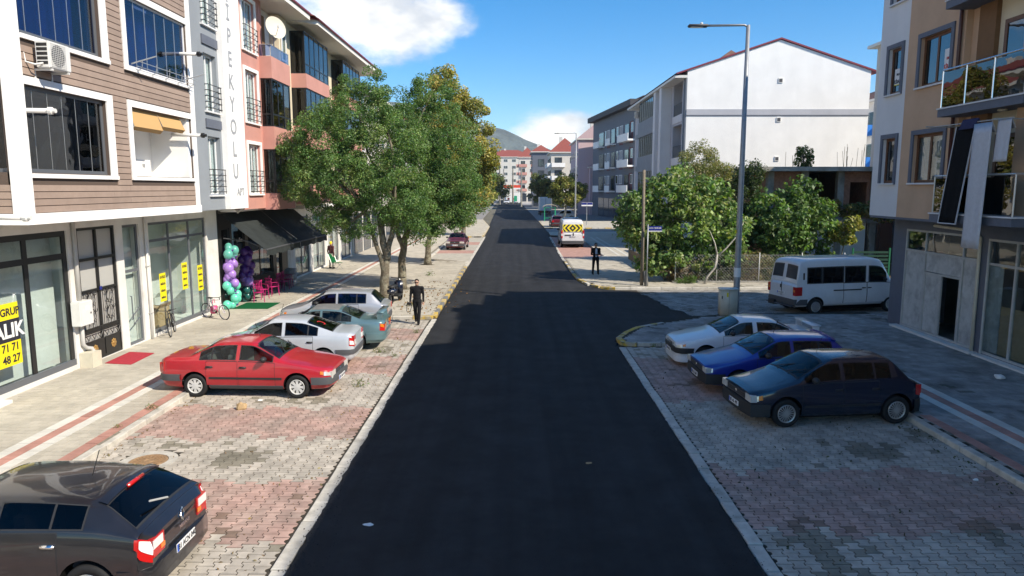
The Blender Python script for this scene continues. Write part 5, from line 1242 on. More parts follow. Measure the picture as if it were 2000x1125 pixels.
mb = MB(); wall(mb, OW, U_, W_, gy0 + .012, gy1 - .012, 0, ez - .02, ops, .9); mb.build('street_wall', 'grey_light', C3)
box_obj('corner_pier', 'grey_wall', C3, gx0 - .08, gx0 - .002, gy0 + .02, gy0 + .9, 0, ez - .3)
for y in (64.2, 66.9): box_obj('pier', 'pale_grey_wall', C3, gx0 - .9, gx0 - .002, y, y + .9, 3.8, ez - .3)
for z in FZ:
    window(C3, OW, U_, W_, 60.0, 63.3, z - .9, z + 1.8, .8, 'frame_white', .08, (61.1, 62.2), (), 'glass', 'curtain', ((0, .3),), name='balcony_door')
    box_obj('balcony_panel', 'glass_smoke', C3, gx0 + .05, gx0 + .07, 60.0, 63.3, z - .85, z + .1); box_obj('balcony_slab', 'pale_grey_wall', C3, gx0 - .05, gx0 + .9, 59.9, 63.4, z - 1.5, z - .9)
    for a in (77.2, 79.4): window(C3, OW, U_, W_, a, a + (1.0 if a < 78 else .8), z - .2, z + 1.5, .12, 'frame_white', .07, (), (), 'glass_dark', None)
    # grey bay with folding glass
    box_obj('bay_parapet', 'grey_wall', C3, gx0 - .85, gx0 - .002, 67.8, 76.2, z - 2.0 + .2, z - .3)
    cut = np.linspace(67.9, 76.1, 9); f = frame_mb((gx0 - .75, 0), U_, W_, 67.9, 76.1, z - .3, z + 1.7, -.06, 0, .07, cut[1:-1]).build('window', 'frame_black', C3)
    for p, q in zip(cut, cut[1:]): obox_obj('pane', 'glass_mirror' if z > 12 else 'glass_dark', f, (gx0 - .75, 0), U_, W_, p + .03, q - .03, -.04, -.03, z - .24, z + 1.64)
    f2_ = frame_mb((0, 67.92), R_, S_, gx0 - .75, gx0 - .05, z - .3, z + 1.7, -.05, 0, .06).build('window', 'frame_black', C3); obox_obj('pane', 'glass_dark', f2_, (0, 67.92), R_, S_, gx0 - .7, gx0 - .1, -.03, -.02, z - .24, z + 1.64)
    for y in (69.5, 74): curtain_mb((gx0 - .4, 0), U_, W_, y, y + 1.2, z - .2, z + 1.6, 0).build('curtain', 'curtain', f)
    box_obj('band', 'grey_wall', C3, gx0 - .06, gx0 - .002, 76.3, 82.4, z - 1.55, z - 1.05)
box_obj('eaves', 'soffit', C3, gx0 - 1.0, gx0 - .002, gy0, gy1 + .3, ez - .55, ez - .35); box_obj('shop_front', 'shop_black', C3, gx0 - .05, gx0 - .002, 60, 82, .2, 3.4)
box_obj('core', 'dark_inside', C3, gx0 + .92, gx1 - .1, gy0 + .1, gy1 - .1, 0, ez - .1)
mb = MB(); mb.tube([(gx0 - .12, gy0 + .5, ez - .5), (gx0 - .12, gy0 + .5, .2)], .06, 8); mb.build('drain_pipe', 'grey_wall', C3)
ac_unit('white air conditioner high on the grey bay side of the gable building', (gx0, 80.9, 13.0), (-1, 0))

# ------------------------------------------------------------------ right: dark building with wine red panels (angled along the bend)
C4 = thing('apartment_building', 'charcoal apartment building with wine red panels and white balconies', 'building', (17, 124, 0))
A = Vector((18.3, 110.0)); Bp = Vector((15.2, 140.0)); uu = (Bp - A).normalized(); u4 = (uu.x, uu.y); n4 = (-uu.y, uu.x)
if n4[0] > 0: n4 = (-n4[0], -n4[1])
L4 = (Bp - A).length; O4 = (A.x, A.y); EZ = 17.6
mb = MB(); mb.obox(O4, u4, n4, 0, L4, -12, 0, 0, EZ); mb.build('wall', 'slate', C4)
mb = MB(); mb.obox(O4, u4, n4, -.8, L4 + .3, -12.5, 1.1, EZ, EZ + .9); mb.build('roof_band', mat('roof_band', (.06, .06, .068), .7, .3), C4)
mb = MB(); mb.obox(O4, u4, n4, 3, 12, -9, -2, EZ + .9, EZ + 1.9); mb.build('roof', 'roof_brown', C4)
for k in range(3):
    z = 5.9 + 3.95 * k
    for (a0, a1, m_) in ((7.2, 9.4, 'wine'), (16.2, 18.2, 'wine'), (1.2, 3.0, 'wine')):
        mb = MB(); mb.obox(O4, u4, n4, a0, a1, .002, .06, z - 1.6, z + 1.7 if a0 < 2 else z - .1); mb.build('panel', m_, C4)
    for (a0, a1) in ((.2, 6.9), (12.0, 15.4), (20.4, 25.0)):
        mb = MB(); mb.obox(O4, u4, n4, a0, a1, .002, 1.1, z - 1.35, z - 1.1); mb.obox(O4, u4, n4, a0, a1, 1.02, 1.1, z - 1.1, z - .2); mb.build('balcony', 'white_plaster', C4)
    for (a0, a1) in ((1.0, 2.2), (3.4, 5.8), (7.3, 9.3), (10.1, 11.4), (12.4, 15.0), (16.3, 18.1), (18.9, 19.9), (20.8, 24.6)):
        mb = MB(); mb.obox(O4, u4, n4, a0, a1, .003, .08, z - (1.0 if a1 - a0 > 2.1 else 0), z + 1.5); f = mb.build('window', 'frame_white' if (a1 - a0) < 2.1 else 'frame_black', C4)
        mb = MB(); mb.obox(O4, u4, n4, a0 + .1, a1 - .1, .08, .09, z - (.9 if a1 - a0 > 2.1 else -.1), z + 1.4); mb.build('pane', 'curtain_grey' if 1.5 < a1 - a0 < 2.1 else 'pane_far', f)
for (a0, a1) in ((.4, 4), (4.4, 8), (8.4, 12), (12.4, 16), (16.4, 20), (20.4, 24.6)):
    mb = MB(); mb.obox(O4, u4, n4, a0, a1, .003, .06, .2, 3.5); mb.build('shop_window', 'pane_far', C4)

# ------------------------------------------------------------------ far right side and beyond
simple_building('apartment_building', 'pale pink building with brown gable roof beside the charcoal block', 12.7, 22, 144, 163, 14.8, 'pink_pale', 'roof_brown', 19, 'W', ridge='y', over=.35)
simple_building('house', 'small red roofed house squeezed before the pale pink building', 14.8, 18, 141.2, 143.4, 9.2, 'pink_pale', 'roof_red', 10.4, 'S', ridge='y', over=.3, ground=None)
simple_building('apartment_building', 'cream building with curved white balconies and red hipped roof', 8.9, 16, 176, 192, 13.8, 'cream_pale', 'roof_red', 17.6, 'SW', ridge='hip', balcony=True, win=('frame_black', 'pane_far'), parapet='white_plaster')
simple_building('apartment_building', 'dark glazed building with narrow white gable wall further along', 5.0, 9.9, 202, 220, 15.2, 'slate', 'roof_red', 17.4, 'SW', ridge='hip', win=('frame_black', 'pane_far'), ww=1.7, wh=2.0)
simple_building('apartment_building', 'cream and peach apartment block beside the petrol station', 1.6, 8.2, 278, 292, 17.0, 'cream_pale', 'roof_red', 21.0, 'SW', ridge='hip', parapet='pink', balcony=True, gap=3.2)
simple_building('apartment_building', 'wide pale apartment block with red roof closing the street', -14, 9.5, 340, 356, 19.8, 'cream_pale', 'roof_red', 23.5, 'S', ridge='hip', gap=3.4, ww=1.9)
simple_building('apartment_building', 'pale building with blue balconies glimpsed behind the white gable', 35.2, 48, 71, 86, 13.6, 'white_dirty', 'roof_brown', 16.5, 'SW', ridge='hip', balcony=True, parapet='blue_tile', gap=2.4)
# petrol station
t = thing('petrol_station', 'petrol station with red and white canopy at the end of the road', 'petrol station', (-.6, 262, 0))
box_obj('canopy', 'canopy_red', t, -4.2, 2.6, 256, 268, 5.4, 6.4); box_obj('fascia', 'white', t, -4.25, 2.65, 255.95, 268.05, 4.9, 5.398)
for x in (-3.4, 1.6): box_obj('column', 'white', t, x - .3, x + .3, 259, 259.6, 0, 4.9)
box_obj('kiosk', 'white', t, -4, 2.4, 272, 276, 0, 3.6)
for x in (-2.2, -.2): 
    p = box_obj('pump', 'white', t, x - .4, x + .4, 260, 260.6, 0, 1.9); box_obj('pump_panel', 'canopy_red', p, x - .35, x + .35, 259.98, 259.995, 1.1, 1.8)
box_obj('sign', 'green_paint', t, -.2, .9, 255, 255.2, .6, 2.6)
# ------------------------------------------------------------------ vehicles
def rpoly(P, t, r):
    """rounded polyline: linear between control points, corners replaced by quadratic curves; P (n,...)"""
    n = len(P); t = min(max(t, 0.0), n - 1.0); i = int(round(t))
    def lin(s):
        s = min(max(s, 0.0), n - 1.0); k = min(int(s), n - 2); f = s - k; return P[k] * (1 - f) + P[k + 1] * f
    rr = r[i]
    if 0 < i < n - 1 and abs(t - i) < rr:
        s = (t - i + rr) / (2 * rr); a, b, c = lin(i - rr), P[i], lin(i + rr)
        return a * (1 - s) ** 2 + b * 2 * s * (1 - s) + c * s * s
    return lin(t)
class CarSurf:
    RU = [0, .35, .4, .14, .22, .4, .22, .14, .3, 0]; RV = [0, .3, .3, .42, .22, .3, .45, 0]
    def __init__(s, sp):
        s.sp = sp; hw = sp['W'] / 2; L = sp['L']; H = sp['H']; h0, h1, belt, deck = sp['hood0'], sp['hood1'], sp['belt'], sp['deck']
        rw = sp.get('roofw', .70) * hw; zb = sp.get('zb', .2); zm = sp.get('zm', .55); nw = sp.get('nosew', .82); tl = sp.get('tail', deck - .06)
        xs = [0, .14, .55, sp['xc'], sp['xw'], (sp['xw'] + sp['xr']) / 2, sp['xr'], sp['xb'], L - .12, L]
        bz = lambda k: belt + sp.get('rise', .03) * k
        #        zb       wr    wm    ws    zs              wt        zt         zc
        R = [(zb + .10, nw - .03, nw, nw - .04, h0 - .10, nw - .14, h0 - .02, h0),
             (zb + .02, .93, .955, .92, h0 - .03, .80, h0 + .02, h0 + .045),
             (zb, .955, .99, .955, (h0 + belt) / 2 - .01, .84, (h0 * .7 + h1 * .3) + .02, (h0 * .7 + h1 * .3) + .06),
             (zb, .955, 1.0, .955, bz(0), .87, max(h1, bz(0) + .015), h1 + .045),
             (zb, .955, 1.0, .95, bz(.4), rw / hw, H - .075, H - .012),
             (zb, .955, 1.0, .95, bz(.6), rw / hw + .005, H - .055, H),
             (zb, .955, 1.0, .945, bz(.8), rw / hw - .01, H - .095 - sp.get('rdrop', 0), H - .035 - sp.get('rdrop', 0)),
             (zb, .95, .99, .935, min(bz(1), deck - .03), sp.get('deckw', .82), deck, deck + .03),
             (zb + .03, .92, .955, .91, min(bz(1), deck - .05) - .01, .80, deck - .012, deck + .012),
             (zb + .12, nw - .02, nw + .02, nw - .03, tl - .10, nw - .12, tl - .015, tl)]
        st = []
        for x, (b, wr, wm, ws, zs, wt, zt, zc) in zip(xs, R):
            wr, wm, ws, wt = wr * hw, wm * hw, ws * hw, wt * hw
            m_ = min(zm, zs - .08)
            st.append([(x, 0, b), (x, wr * .9, b), (x, wr, b + .10), (x, wm, m_), (x, ws, zs), (x, wt, zt), (x, wt * .6, zt + (zc - zt) * .75), (x, 0, zc)])
        s.P = np.array(st, float); s.xs = xs; s.L = L
    def at(s, u, v, side=1):
        ring = rpoly(s.P, u, s.RU); p = rpoly(ring, v, s.RV)
        return np.array([s.L / 2 - p[0], p[1] * side, p[2]])
    def normal(s, u, v, side=1):
        e = .02; du = s.at(min(u + e, 9), v, side) - s.at(max(u - e, 0), v, side); dv = s.at(u, min(v + e, 7), side) - s.at(u, max(v - e, 0), side)
        n = np.cross(du, dv); n /= (np.linalg.norm(n) + 1e-9)
        p = s.at(u, v, side); c = np.array([p[0], 0, s.sp['H'] * .45])
        return n if np.dot(n, p - c) > 0 else -n
    def u(s, x):
        for i in range(9):
            if x <= s.xs[i + 1]: return i + (x - s.xs[i]) / max(1e-6, s.xs[i + 1] - s.xs[i])
        return 9.0
    def patch(s, mb, u0, u1, v0, v1, off, side=1, nu=10, nv=5, full=False, mi=0, skirt=True, v0b=None, v1b=None):
        """piece of the skin raised by `off`; v0b/v1b: v limits at the u1 end"""
        i0 = len(mb.v)
        vs = None
        for i in range(nu + 1):
            f = i / nu; u = u0 + (u1 - u0) * f; a = v0 + ((v0b if v0b is not None else v0) - v0) * f; b = v1 + ((v1b if v1b is not None else v1) - v1) * f
            row = [(a + (b - a) * j / nv, side) for j in range(nv + 1)]
            if full: row = row + [(v, -side) for v, _ in row[::-1][1:]]
            for v, sd_ in row: mb.v.append(tuple(s.at(u, v, sd_) + s.normal(u, v, sd_) * off))
        m = len(row)
        flip = side < 0
        for i in range(nu):
            for j in range(m - 1):
                a = i0 + i * m + j; q = (a, a + 1, a + m + 1, a + m); mb.f.append(q[::-1] if flip else q); mb.m.append(mi)
        if skirt:
            ring = [i0 + j for j in range(m)] + [i0 + i * m + m - 1 for i in range(1, nu + 1)] + [i0 + nu * m + j for j in range(m - 2, -1, -1)] + [i0 + i * m for i in range(nu - 1, 0, -1)]
            base = len(mb.v)
            for k in ring:
                p = np.array(mb.v[k]); mb.v.append(tuple(p - (np.array([0, p[1] * .0, 0])) + 0 * p))
            # pull the skirt into the body
            cen = np.array([0, 0, s.sp['H'] * .4])
            for k in range(len(ring)):
                p = np.array(mb.v[base + k]); d = cen - p; d[0] *= .15; d /= np.linalg.norm(d); mb.v[base + k] = tuple(p + d * (abs(off) + .012))
            n = len(ring)
            for k in range(n): mb.f.append((ring[k], ring[(k + 1) % n], base + (k + 1) % n, base + k)); mb.m.append(mi)
_wheel = {}
def wheel_meshes(style, R, wd):
    key = (style, R, wd)
    if key in _wheel: return _wheel[key]
    t = MB(); r0 = R * .66
    t.lathe([(r0 * .98, -wd * .30), (r0, -wd * .44), (R * .90, -wd * .5), (R * .97, -wd * .42), (R, -wd * .3), (R, wd * .3), (R * .97, wd * .42), (R * .90, wd * .5), (r0, wd * .44), (r0 * .98, wd * .30)], 32, 'y')
    t.lathe([(.001, wd * .02), (r0, wd * .02)], 24, 'y')
    tm = t.mesh('wheel', 'rubber', True)
    b = MB(); rr = r0 * .99
    b.lathe([(rr, wd * .46), (rr * .97, wd * .50), (rr * .88, wd * .47), (rr * .86, wd * .30)], 28, 'y')
    hub = wd * .46
    b.lathe([(rr * .24, hub - .03), (rr * .22, hub), (.001, hub + .004)], 14, 'y')
    def spoke(a, w0, w1, d):
        c, s_ = cos(a), sin(a)
        def pt(r, w, y): return (c * r - s_ * w, y, s_ * r + c * w)
        r1, r2 = rr * .16, rr * .92
        A = [pt(r1, -w0, hub), pt(r2, -w1, hub - d), pt(r2, w1, hub - d), pt(r1, w0, hub)]; B_ = [pt(r1, -w0, hub - .02), pt(r2, -w1, hub - d - .02), pt(r2, w1, hub - d - .02), pt(r1, w0, hub - .02)]
        b.quad(*A); b.quad(A[0], A[1], B_[1], B_[0]); b.quad(A[2], A[3], B_[3], B_[2])
    n_, w0, w1 = {'multi': (18, .008, .012), 'petal': (8, .016, .042), 'five': (5, .03, .05), 'steel': (12, .02, .034), 'seven': (7, .02, .034)}[style]
    for k in range(n_): spoke(2 * pi * k / n_, w0 * R / .3, w1 * R / .3, .008)
    if style in ('petal', 'steel'): b.lathe([(.001, hub - .008), (rr * .42, hub - .006), (rr * .44, hub - .02)], 24, 'y')
    rm = b.mesh('rim', 'rim_white' if style == 'petal' else 'rim')
    d = MB(); d.lathe([(.001, wd * .05), (rr * .95, wd * .05)], 20, 'y'); 
    _wheel[key] = (tm, rm); return _wheel[key]
def plan_bumper(sp, z0, z1, front, out=.05, back=None):
    lim = (sp['fo'] if front else sp['L'] - sp['fo'] - sp['wb']) - sp['R'] - sp.get('archgap', .055) - .01
    back = lim if back is None else min(back, lim)
    hw = sp['W'] / 2; L = sp['L']; nw = sp.get('nosew', .82)
    o = [(back, hw * 1.005), (min(.30, back * .8), hw * 1.0), (.12, hw * .965), (.0, hw * (nw + .03)), (-out * .75, hw * .55), (-out, 0)]
    o = o + [(x, -y) for x, y in o[::-1][1:]]
    i_ = [(x + .09, y * .90) for x, y in o]
    mb = MB(); n_ = len(o)
    def w(p, z): x = p[0] if front else L - p[0]; return (L / 2 - x, p[1], z)
    rows = [[w(p, z0) for p in i_], [w(p, z0) for p in o], [w((p[0] - .012, p[1] * 1.006), (z0 + z1) / 2) for p in o], [w(p, z1) for p in o], [w(p, z1 + .012) for p in i_]]
    for a, b in zip(rows, rows[1:]):
        for k in range(n_ - 1): mb.quad(a[k], a[k + 1], b[k + 1], b[k]) if not front else mb.quad(a[k + 1], a[k], b[k], b[k + 1])
    return mb
def bev(o, w_, seg=2):
    bm = bmesh.new(); bm.from_mesh(o.data); bmesh.ops.remove_doubles(bm, verts=bm.verts, dist=1e-5); bmesh.ops.bevel(bm, geom=bm.edges[:], offset=w_, segments=seg, affect='EDGES', clamp_overlap=True)
    for f in bm.faces: f.smooth = True
    bm.to_mesh(o.data); bm.free(); return o
def plate(t, sp, front, z, txt, w_=.50, h=.11, dx=.015, tilt=0.0):
    L = sp['L']; X = L / 2 + dx if front else -L / 2 - dx; sg = 1 if front else -1
    mb = MB(); mb.box(min(X, X + sg * .012), max(X, X + sg * .012), -w_ / 2, w_ / 2, z - h / 2, z + h / 2); p = mb.build('license_plate', 'plate', t, world=False)
    yb = -w_ / 2 if front else w_ / 2 - .05
    mb = MB(); mb.box(X + sg * .0125 - .001, X + sg * .0125 + .001, yb, yb + .05, z - h / 2 + .004, z + h / 2 - .004); mb.build('country_band', 'plate_blue', p, world=False)
    if txt: put_text(txt, h * .98, 'ink', p, (X + sg * .0135, .02 * (1 if front else -1), z), (0, sg, 0), (0, 0, 1), local=True, sx=.86, bold=.001)
    return p
def make_car(name, label, sp, loc, rz, cat='car', group=None):
    t = thing(name, label, cat, loc, rz, group)
    S = CarSurf(sp); L, W, H = sp['L'], sp['W'], sp['H']; hw = W / 2; pm = sp['paint']
    # body shell
    mb = MB(); us = []
    for i in range(9):
        k = 5 if i != 8 else 4
        us += [i + j / k for j in range(k)]
    us.append(9.0); vs = [j / 4 for j in range(29)]
    rgv, rgu = sp.get('rgv', 5.12), sp.get('rgu', 6.89); va, vb = sp.get('gv', (4.13, 4.88)); SG = [(S.u(a), S.u(b)) for a, b in sp['side_glass']]; hasr = sp.get('rearglass', True)
    def merge(base, extra): return sorted([q for q in base if all(abs(q - e) > .035 or q == int(q) and abs(q - e) > .004 for e in extra)] + list(extra))
    us = merge(us, sorted({3.16, 3.90, 6.11, rgu, *[q for w_ in SG for q in w_]})); vs = merge(vs, sorted({va, vb, 5.12, rgv}))
    def is_glass(u, v):
        if v > 5.12 and 3.16 < u < 3.90: return True
        if hasr and v > rgv and 6.11 < u < rgu: return True
        return va < v < vb and any(a < u < b for a, b in SG)
    row = [(v, 1) for v in vs] + [(v, -1) for v in vs[::-1][1:-1]]; m = len(row)
    for u in us:
        for v, sd_ in row: mb.v.append(tuple(S.at(u, v, sd_)))
    for i in range(len(us) - 1):
        for j in range(m): a = i * m + j; b = i * m + (j + 1) % m; mb.f.append((a, b, b + m, a + m)); v1_, v2_ = row[j][0], row[(j + 1) % m][0]; mb.m.append(2 if is_glass((us[i] + us[i + 1]) / 2, (v1_ + v2_) / 2) else 0)
    for base, rev in ((0, False), ((len(us) - 1) * m, True)):
        half = len(vs)
        for j in range(half - 1):
            a, b = base + j, base + j + 1; c = base + (m - j - 1) % m if j + 1 < half - 1 else base + half - 1; d = base + (m - j) % m
            c = base + (m - (j + 1)) % m if j + 1 < half - 1 else b
            q = [a, b] + ([c] if c != b else []) + ([d] if d != a else [])
            if len(q) > 2: mb.f.append(tuple(q if rev else q[::-1])); mb.m.append(0)
    body = mb.build('body', [pm, 'arch', 'black_trim'], t, world=False, autosmooth=38)
    # wheel arches are cut out of the shell
    fo, wb, R = sp['fo'], sp['wb'], sp['R']
    cut = MB()
    for x in (fo, fo + wb):
        for s_ in (1, -1): cut.lathe([(.001, s_ * .45), (R + sp.get('archgap', .055), s_ * .45), (R + sp.get('archgap', .055), s_ * 1.4), (.001, s_ * 1.4)], 28, 'y', (L / 2 - x, 0, R + .02))
    co = cut.build('cutter', 'arch', t, world=False, weld=True)
    md = body.modifiers.new('arches', 'BOOLEAN'); md.object = co; md.operation = 'DIFFERENCE'; md.solver = 'EXACT'
    bpy.context.view_layer.update()
    dg = bpy.context.evaluated_depsgraph_get(); nm = bpy.data.meshes.new_from_object(body.evaluated_get(dg)); body.modifiers.clear(); body.data = nm
    bpy.data.objects.remove(co)
    bm = bmesh.new(); bm.from_mesh(nm); bmesh.ops.delete(bm, geom=[f for f in bm.faces if f.material_index == 2], context='FACES'); bm.to_mesh(nm); bm.free()
    # seats, dashboard, floor
    xc_, xw_, xr_ = sp['xc'], sp['xw'], sp['xr']; sm = sp.get('seats', 'seat_fabric'); bt = sp['belt']; xf = L / 2 - (xw_ + .38)
    rows_ = [xf, L / 2 - min(xw_ + 1.3, xr_ - .12)] if L < 5 else [xf, xf - 1.0, xf - 1.9, xf - 2.8]
    for k, xs_ in enumerate(rows_):
        for y in (-.38, .38):
            q = MB(); q.box(xs_ - .22, xs_ + .25, y - .25, y + .25, bt - .52, bt - .36); q.box(xs_ - .32, xs_ - .18, y - .24, y + .24, bt - .45, bt + .13); (q.box(xs_ - .31, xs_ - .21, y - .12, y + .12, bt + .12, bt + .27) if k == 0 else None); q.build('seat', sm, t, world=False)
    q = MB(); q.box(L / 2 - xc_ - .42, L / 2 - xc_ - .02, -hw * .84, hw * .84, bt - .28, bt - .03); bev(q.build('dashboard', 'black_trim', t, world=False), .05)
    q = MB(); q.tube([(L / 2 - xc_ - .52 - .06 * sin(a), .38 + .18 * cos(a), bt - .05 + .17 * sin(a)) for a in np.linspace(0, 2 * pi, 17)[:-1]], .014, 6, closed=True); q.build('steering_wheel', 'black_trim', t, world=False)
    q = MB(); q.box(L / 2 - xr_ - .35, L / 2 - xc_, -hw * .86, hw * .86, .36, .40); q.build('floor', 'seat_fabric', t, world=False)
    if L < 5 and hasr: q = MB(); q.box(L / 2 - sp['xb'] + .02, L / 2 - xr_ - .02, -hw * .78, hw * .78, bt - .06, bt - .03); q.build('parcel_shelf', 'seat_fabric', t, world=False)
    # glass
    gm = sp.get('glass', 'car_glass')
    def add(nm_, m_, *a, **k):
        q = MB(); S.patch(q, *a, **k); return q.build(nm_, m_, k.pop('parent', t) if False else t, world=False, autosmooth=30)
    def seal(nm_, m_, u0, u1, v0, v1, sd_, full=False, du=.03, dv=.05):
        q = MB()
        if full: S.patch(q, u0 - du, u0, v0 - dv, 7, .004, 1, 2, 6, full=True, skirt=False); S.patch(q, u1, u1 + du, v0 - dv, 7, .004, 1, 2, 6, full=True, skirt=False); S.patch(q, u0, u1, v0 - dv, v0, .004, 1, 8, 1, skirt=False); S.patch(q, u0, u1, v0 - dv, v0, .004, -1, 8, 1, skirt=False)
        else: S.patch(q, u0 - du, u0, v0 - dv, v1 + dv, .004, sd_, 1, 5, skirt=False); S.patch(q, u1, u1 + du, v0 - dv, v1 + dv, .004, sd_, 1, 5, skirt=False); S.patch(q, u0, u1, v0 - dv, v0, .004, sd_, 10, 1, skirt=False); S.patch(q, u0, u1, v1, v1 + dv, .004, sd_, 10, 1, skirt=False)
        return q.build(nm_, m_, t, world=False)
    seal('windshield_seal', 'black_trim', 3.16, 3.90, 5.12, 7, 1, True, .05, .08)
    add('windshield', sp.get('glass_front', 'car_glass_clear'), 3.15, 3.91, 5.11, 7, .003, full=True, nv=6, skirt=False)
    if sp.get('rearglass', True):
        v0 = sp.get('rgv', 5.12); seal('rear_window_seal', 'black_trim', 6.11, rgu, v0, 7, 1, True, .05, .06)
        add('rear_window', gm, 6.10, rgu + .01, v0 - .01, 7, .003, full=True, nv=6, skirt=False)
    for sd_ in (1, -1):
        for (x0, x1) in sp['side_glass']:
            u0, u1 = S.u(x0), S.u(x1); va, vb = sp.get('gv', (4.13, 4.88))
            seal('window_seal', sp.get('seal', 'black_trim'), u0, u1, va, vb, sd_)
            add('side_window', gm, u0 - .01, u1 + .01, va - .01, vb + .01, .002, sd_, skirt=False)
        for (x0, x1, hx) in sp['doors']:
            u0, u1 = S.u(x0), S.u(x1); zlo = sp.get('doorv', 2.05)
            q = MB(); S.patch(q, u0 - .012, u1 + .012, zlo - .03, 4.03, .0015, sd_, 10, 8, skirt=False); q.build('door_gap', 'black_trim', t, world=False)
            d = add('door', pm, u0, u1, zlo, 3.985, .004, sd_, nv=9)
            if hx is not None:
                uh = S.u(hx); p = S.at(uh, sp.get('hv', 3.62), sd_) + S.normal(uh, 3.62, sd_) * .015
                hm = sp.get('handle', 'black_trim'); h = MB(); h.box(p[0] - .09, p[0] + .09, p[1] - .022, p[1] + .022, p[2] - .022, p[2] + .022); bev(h.build('handle', hm, d, world=False), .012)
        if sp.get('strip'):
            v0, v1, m_ = sp['strip']; q = MB(); S.patch(q, S.u(fo + R + .08), S.u(fo + wb - R - .08), v0, v1, .013, sd_, 14, 2); q.build('side_moulding', m_, t, world=False)
        if sp.get('sill'):
            q = MB(); S.patch(q, S.u(fo + R + .07), S.u(fo + wb - R - .07), 1.2, 2.05, .012, sd_, 12, 4); q.build('sill', sp['sill'], t, world=False)
        # mirrors
        um = sp['xc'] + sp.get('mirx', .42); p = S.at(S.u(um), 4.1, sd_)
        q = MB(); q.ball((p[0], sd_ * (abs(p[1]) + .10), p[2] + .07), .10, 12, 8, sc_=(.75, 1.05, .72)); q.box(p[0] - .03, p[0] + .03, sd_ * abs(p[1]) - .05, sd_ * abs(p[1]) + .05, p[2] + .01, p[2] + .06); q.build('mirror', sp.get('mirror', 'black_trim'), t, world=False, smooth=True)
    # bonnet and boot panels
    add('bonnet', sp.get('bonnet', pm), 1.0, 2.9, 5.02, 7, .004, full=True, nv=6)
    if sp.get('boot', True) and L - sp['xb'] > .3: add('boot_lid', pm, 7.15, 8.1, 5.05, 7, .004, full=True, nv=6)
    if sp.get('roofpanel'): add('roof_panel', sp['roofpanel'], 4.1, 5.9, 5.15, 7, .004, full=True, nv=6)
    # bumpers
    bz0, bz1, bm_ = sp['fb']; bp = plan_bumper(sp, bz0, bz1, True).build('front_bumper', bm_, t, world=False, autosmooth=45)
    bz0, bz1, bm_ = sp['rb']; bp2 = plan_bumper(sp, bz0, bz1, False).build('rear_bumper', bm_, t, world=False, autosmooth=45)
    if sp.get('lip'): plan_bumper(sp, .15, .30, True, .03, .5).build('front_lip', sp['lip'], t, world=False, autosmooth=45)
    nw = sp.get('nosew', .82); h0 = sp['hood0']
    for sd_ in (1, -1):
        y0, y1, z0, z1 = sp.get('head', (.46 * hw, .83 * hw, h0 - .24, h0 - .07))
        q = MB(); q.box(L / 2 - .12, L / 2 + .018, min(sd_ * y0, sd_ * y1), max(sd_ * y0, sd_ * y1), z0, z1)
        S.patch(q, .0, 1.0, 3.25, 3.85, .008, sd_, 5, 3)
        q.build('headlight', 'lamp_clear', t, world=False, autosmooth=40)
        if sp.get('marker', True): q = MB(); S.patch(q, 1.02, 1.28, 3.35, 3.8, .008, sd_, 3, 3); q.build('side_marker', 'lamp_orange', t, world=False)
        if sp.get('tail_lamp') == 'corner':
            z0, z1, yi = sp['tail_z']; z1 = min(z1, sp.get('tail', sp['deck'] - .06) - .03); z0 = min(z0, z1 - .2); q = MB(); q.box(-L / 2 - .014, -L / 2 + .1, min(sd_ * yi * hw, sd_ * (nw + .02) * hw), max(sd_ * yi * hw, sd_ * (nw + .02) * hw), z0, z1)
            S.patch(q, 8.05, 9.0, sp.get('tlv', (3.3, 3.92))[0], sp.get('tlv', (3.3, 3.92))[1], .010, sd_, 6, 4); tl = q.build('taillight', 'lamp_red', t, world=False, autosmooth=40)
            if sp.get('tail_second'):
                m_, fa, fb_ = sp['tail_second']; q = MB(); zz0, zz1 = z0 + (z1 - z0) * fa, z0 + (z1 - z0) * fb_
                q.box(-L / 2 - .018, -L / 2 + .05, min(sd_ * yi * hw + .01, sd_ * nw * hw), max(sd_ * yi * hw + .01, sd_ * nw * hw), zz0, zz1)
                va, vb = sp.get('tlv', (3.3, 3.92)); S.patch(q, 8.12, 8.95, va + (vb - va) * fa, va + (vb - va) * fb_, .016, sd_, 6, 3); q.build('lamp_lens', m_, tl, world=False, autosmooth=40)
    g0, g1, gz0, gz1 = sp.get('grille', (-.44 * hw, .44 * hw, h0 - .21, h0 - .09)); q = MB(); q.box(L / 2 - .05, L / 2 + .012, g0, g1, gz0, gz1); gr = q.build('grille', sp.get('grillem', 'black_trim'), t, world=False)
    for k in range(3): z_ = gz0 + (gz1 - gz0) * (k + .5) / 3; q = MB(); q.box(L / 2 + .008, L / 2 + .018, g0 + .02, g1 - .02, z_ - .008, z_ + .008); q.build('grille_bar', 'grey_trim', gr, world=False)
    q = MB(); q.box(L / 2 + .014, L / 2 + .024, -.035, .035, (gz0 + gz1) / 2 - .04, (gz0 + gz1) / 2 + .04); bev(q.build('badge', 'chrome', t, world=False), .008)
    plate(t, sp, True, sp.get('platef', .40), sp.get('num'), dx=.055); plate(t, sp, False, sp.get('plater', .5), sp.get('num'), dx=sp.get('platedx', .02))
    # wipers, aerial
    for y in (-.30, .22):
        a = S.at(3.12, 6.3, 1); q = MB(); q.tube([(a[0] + .02, y, a[2] + .03), (a[0] - .25, y + .38, a[2] + .16)], .011, 5); q.build('wiper', 'black_trim', t, world=False)
    if sp.get('aerial'): a = S.at(sp['aerial'], 7, 1); q = MB(); q.tube([(a[0], 0, a[2]), (a[0] - .12, 0, a[2] + .35)], .006, 5); q.build('aerial', 'black_trim', t, world=False)
    # wheels
    tm, rm = wheel_meshes(sp['rim'], R, sp.get('tw', .185))
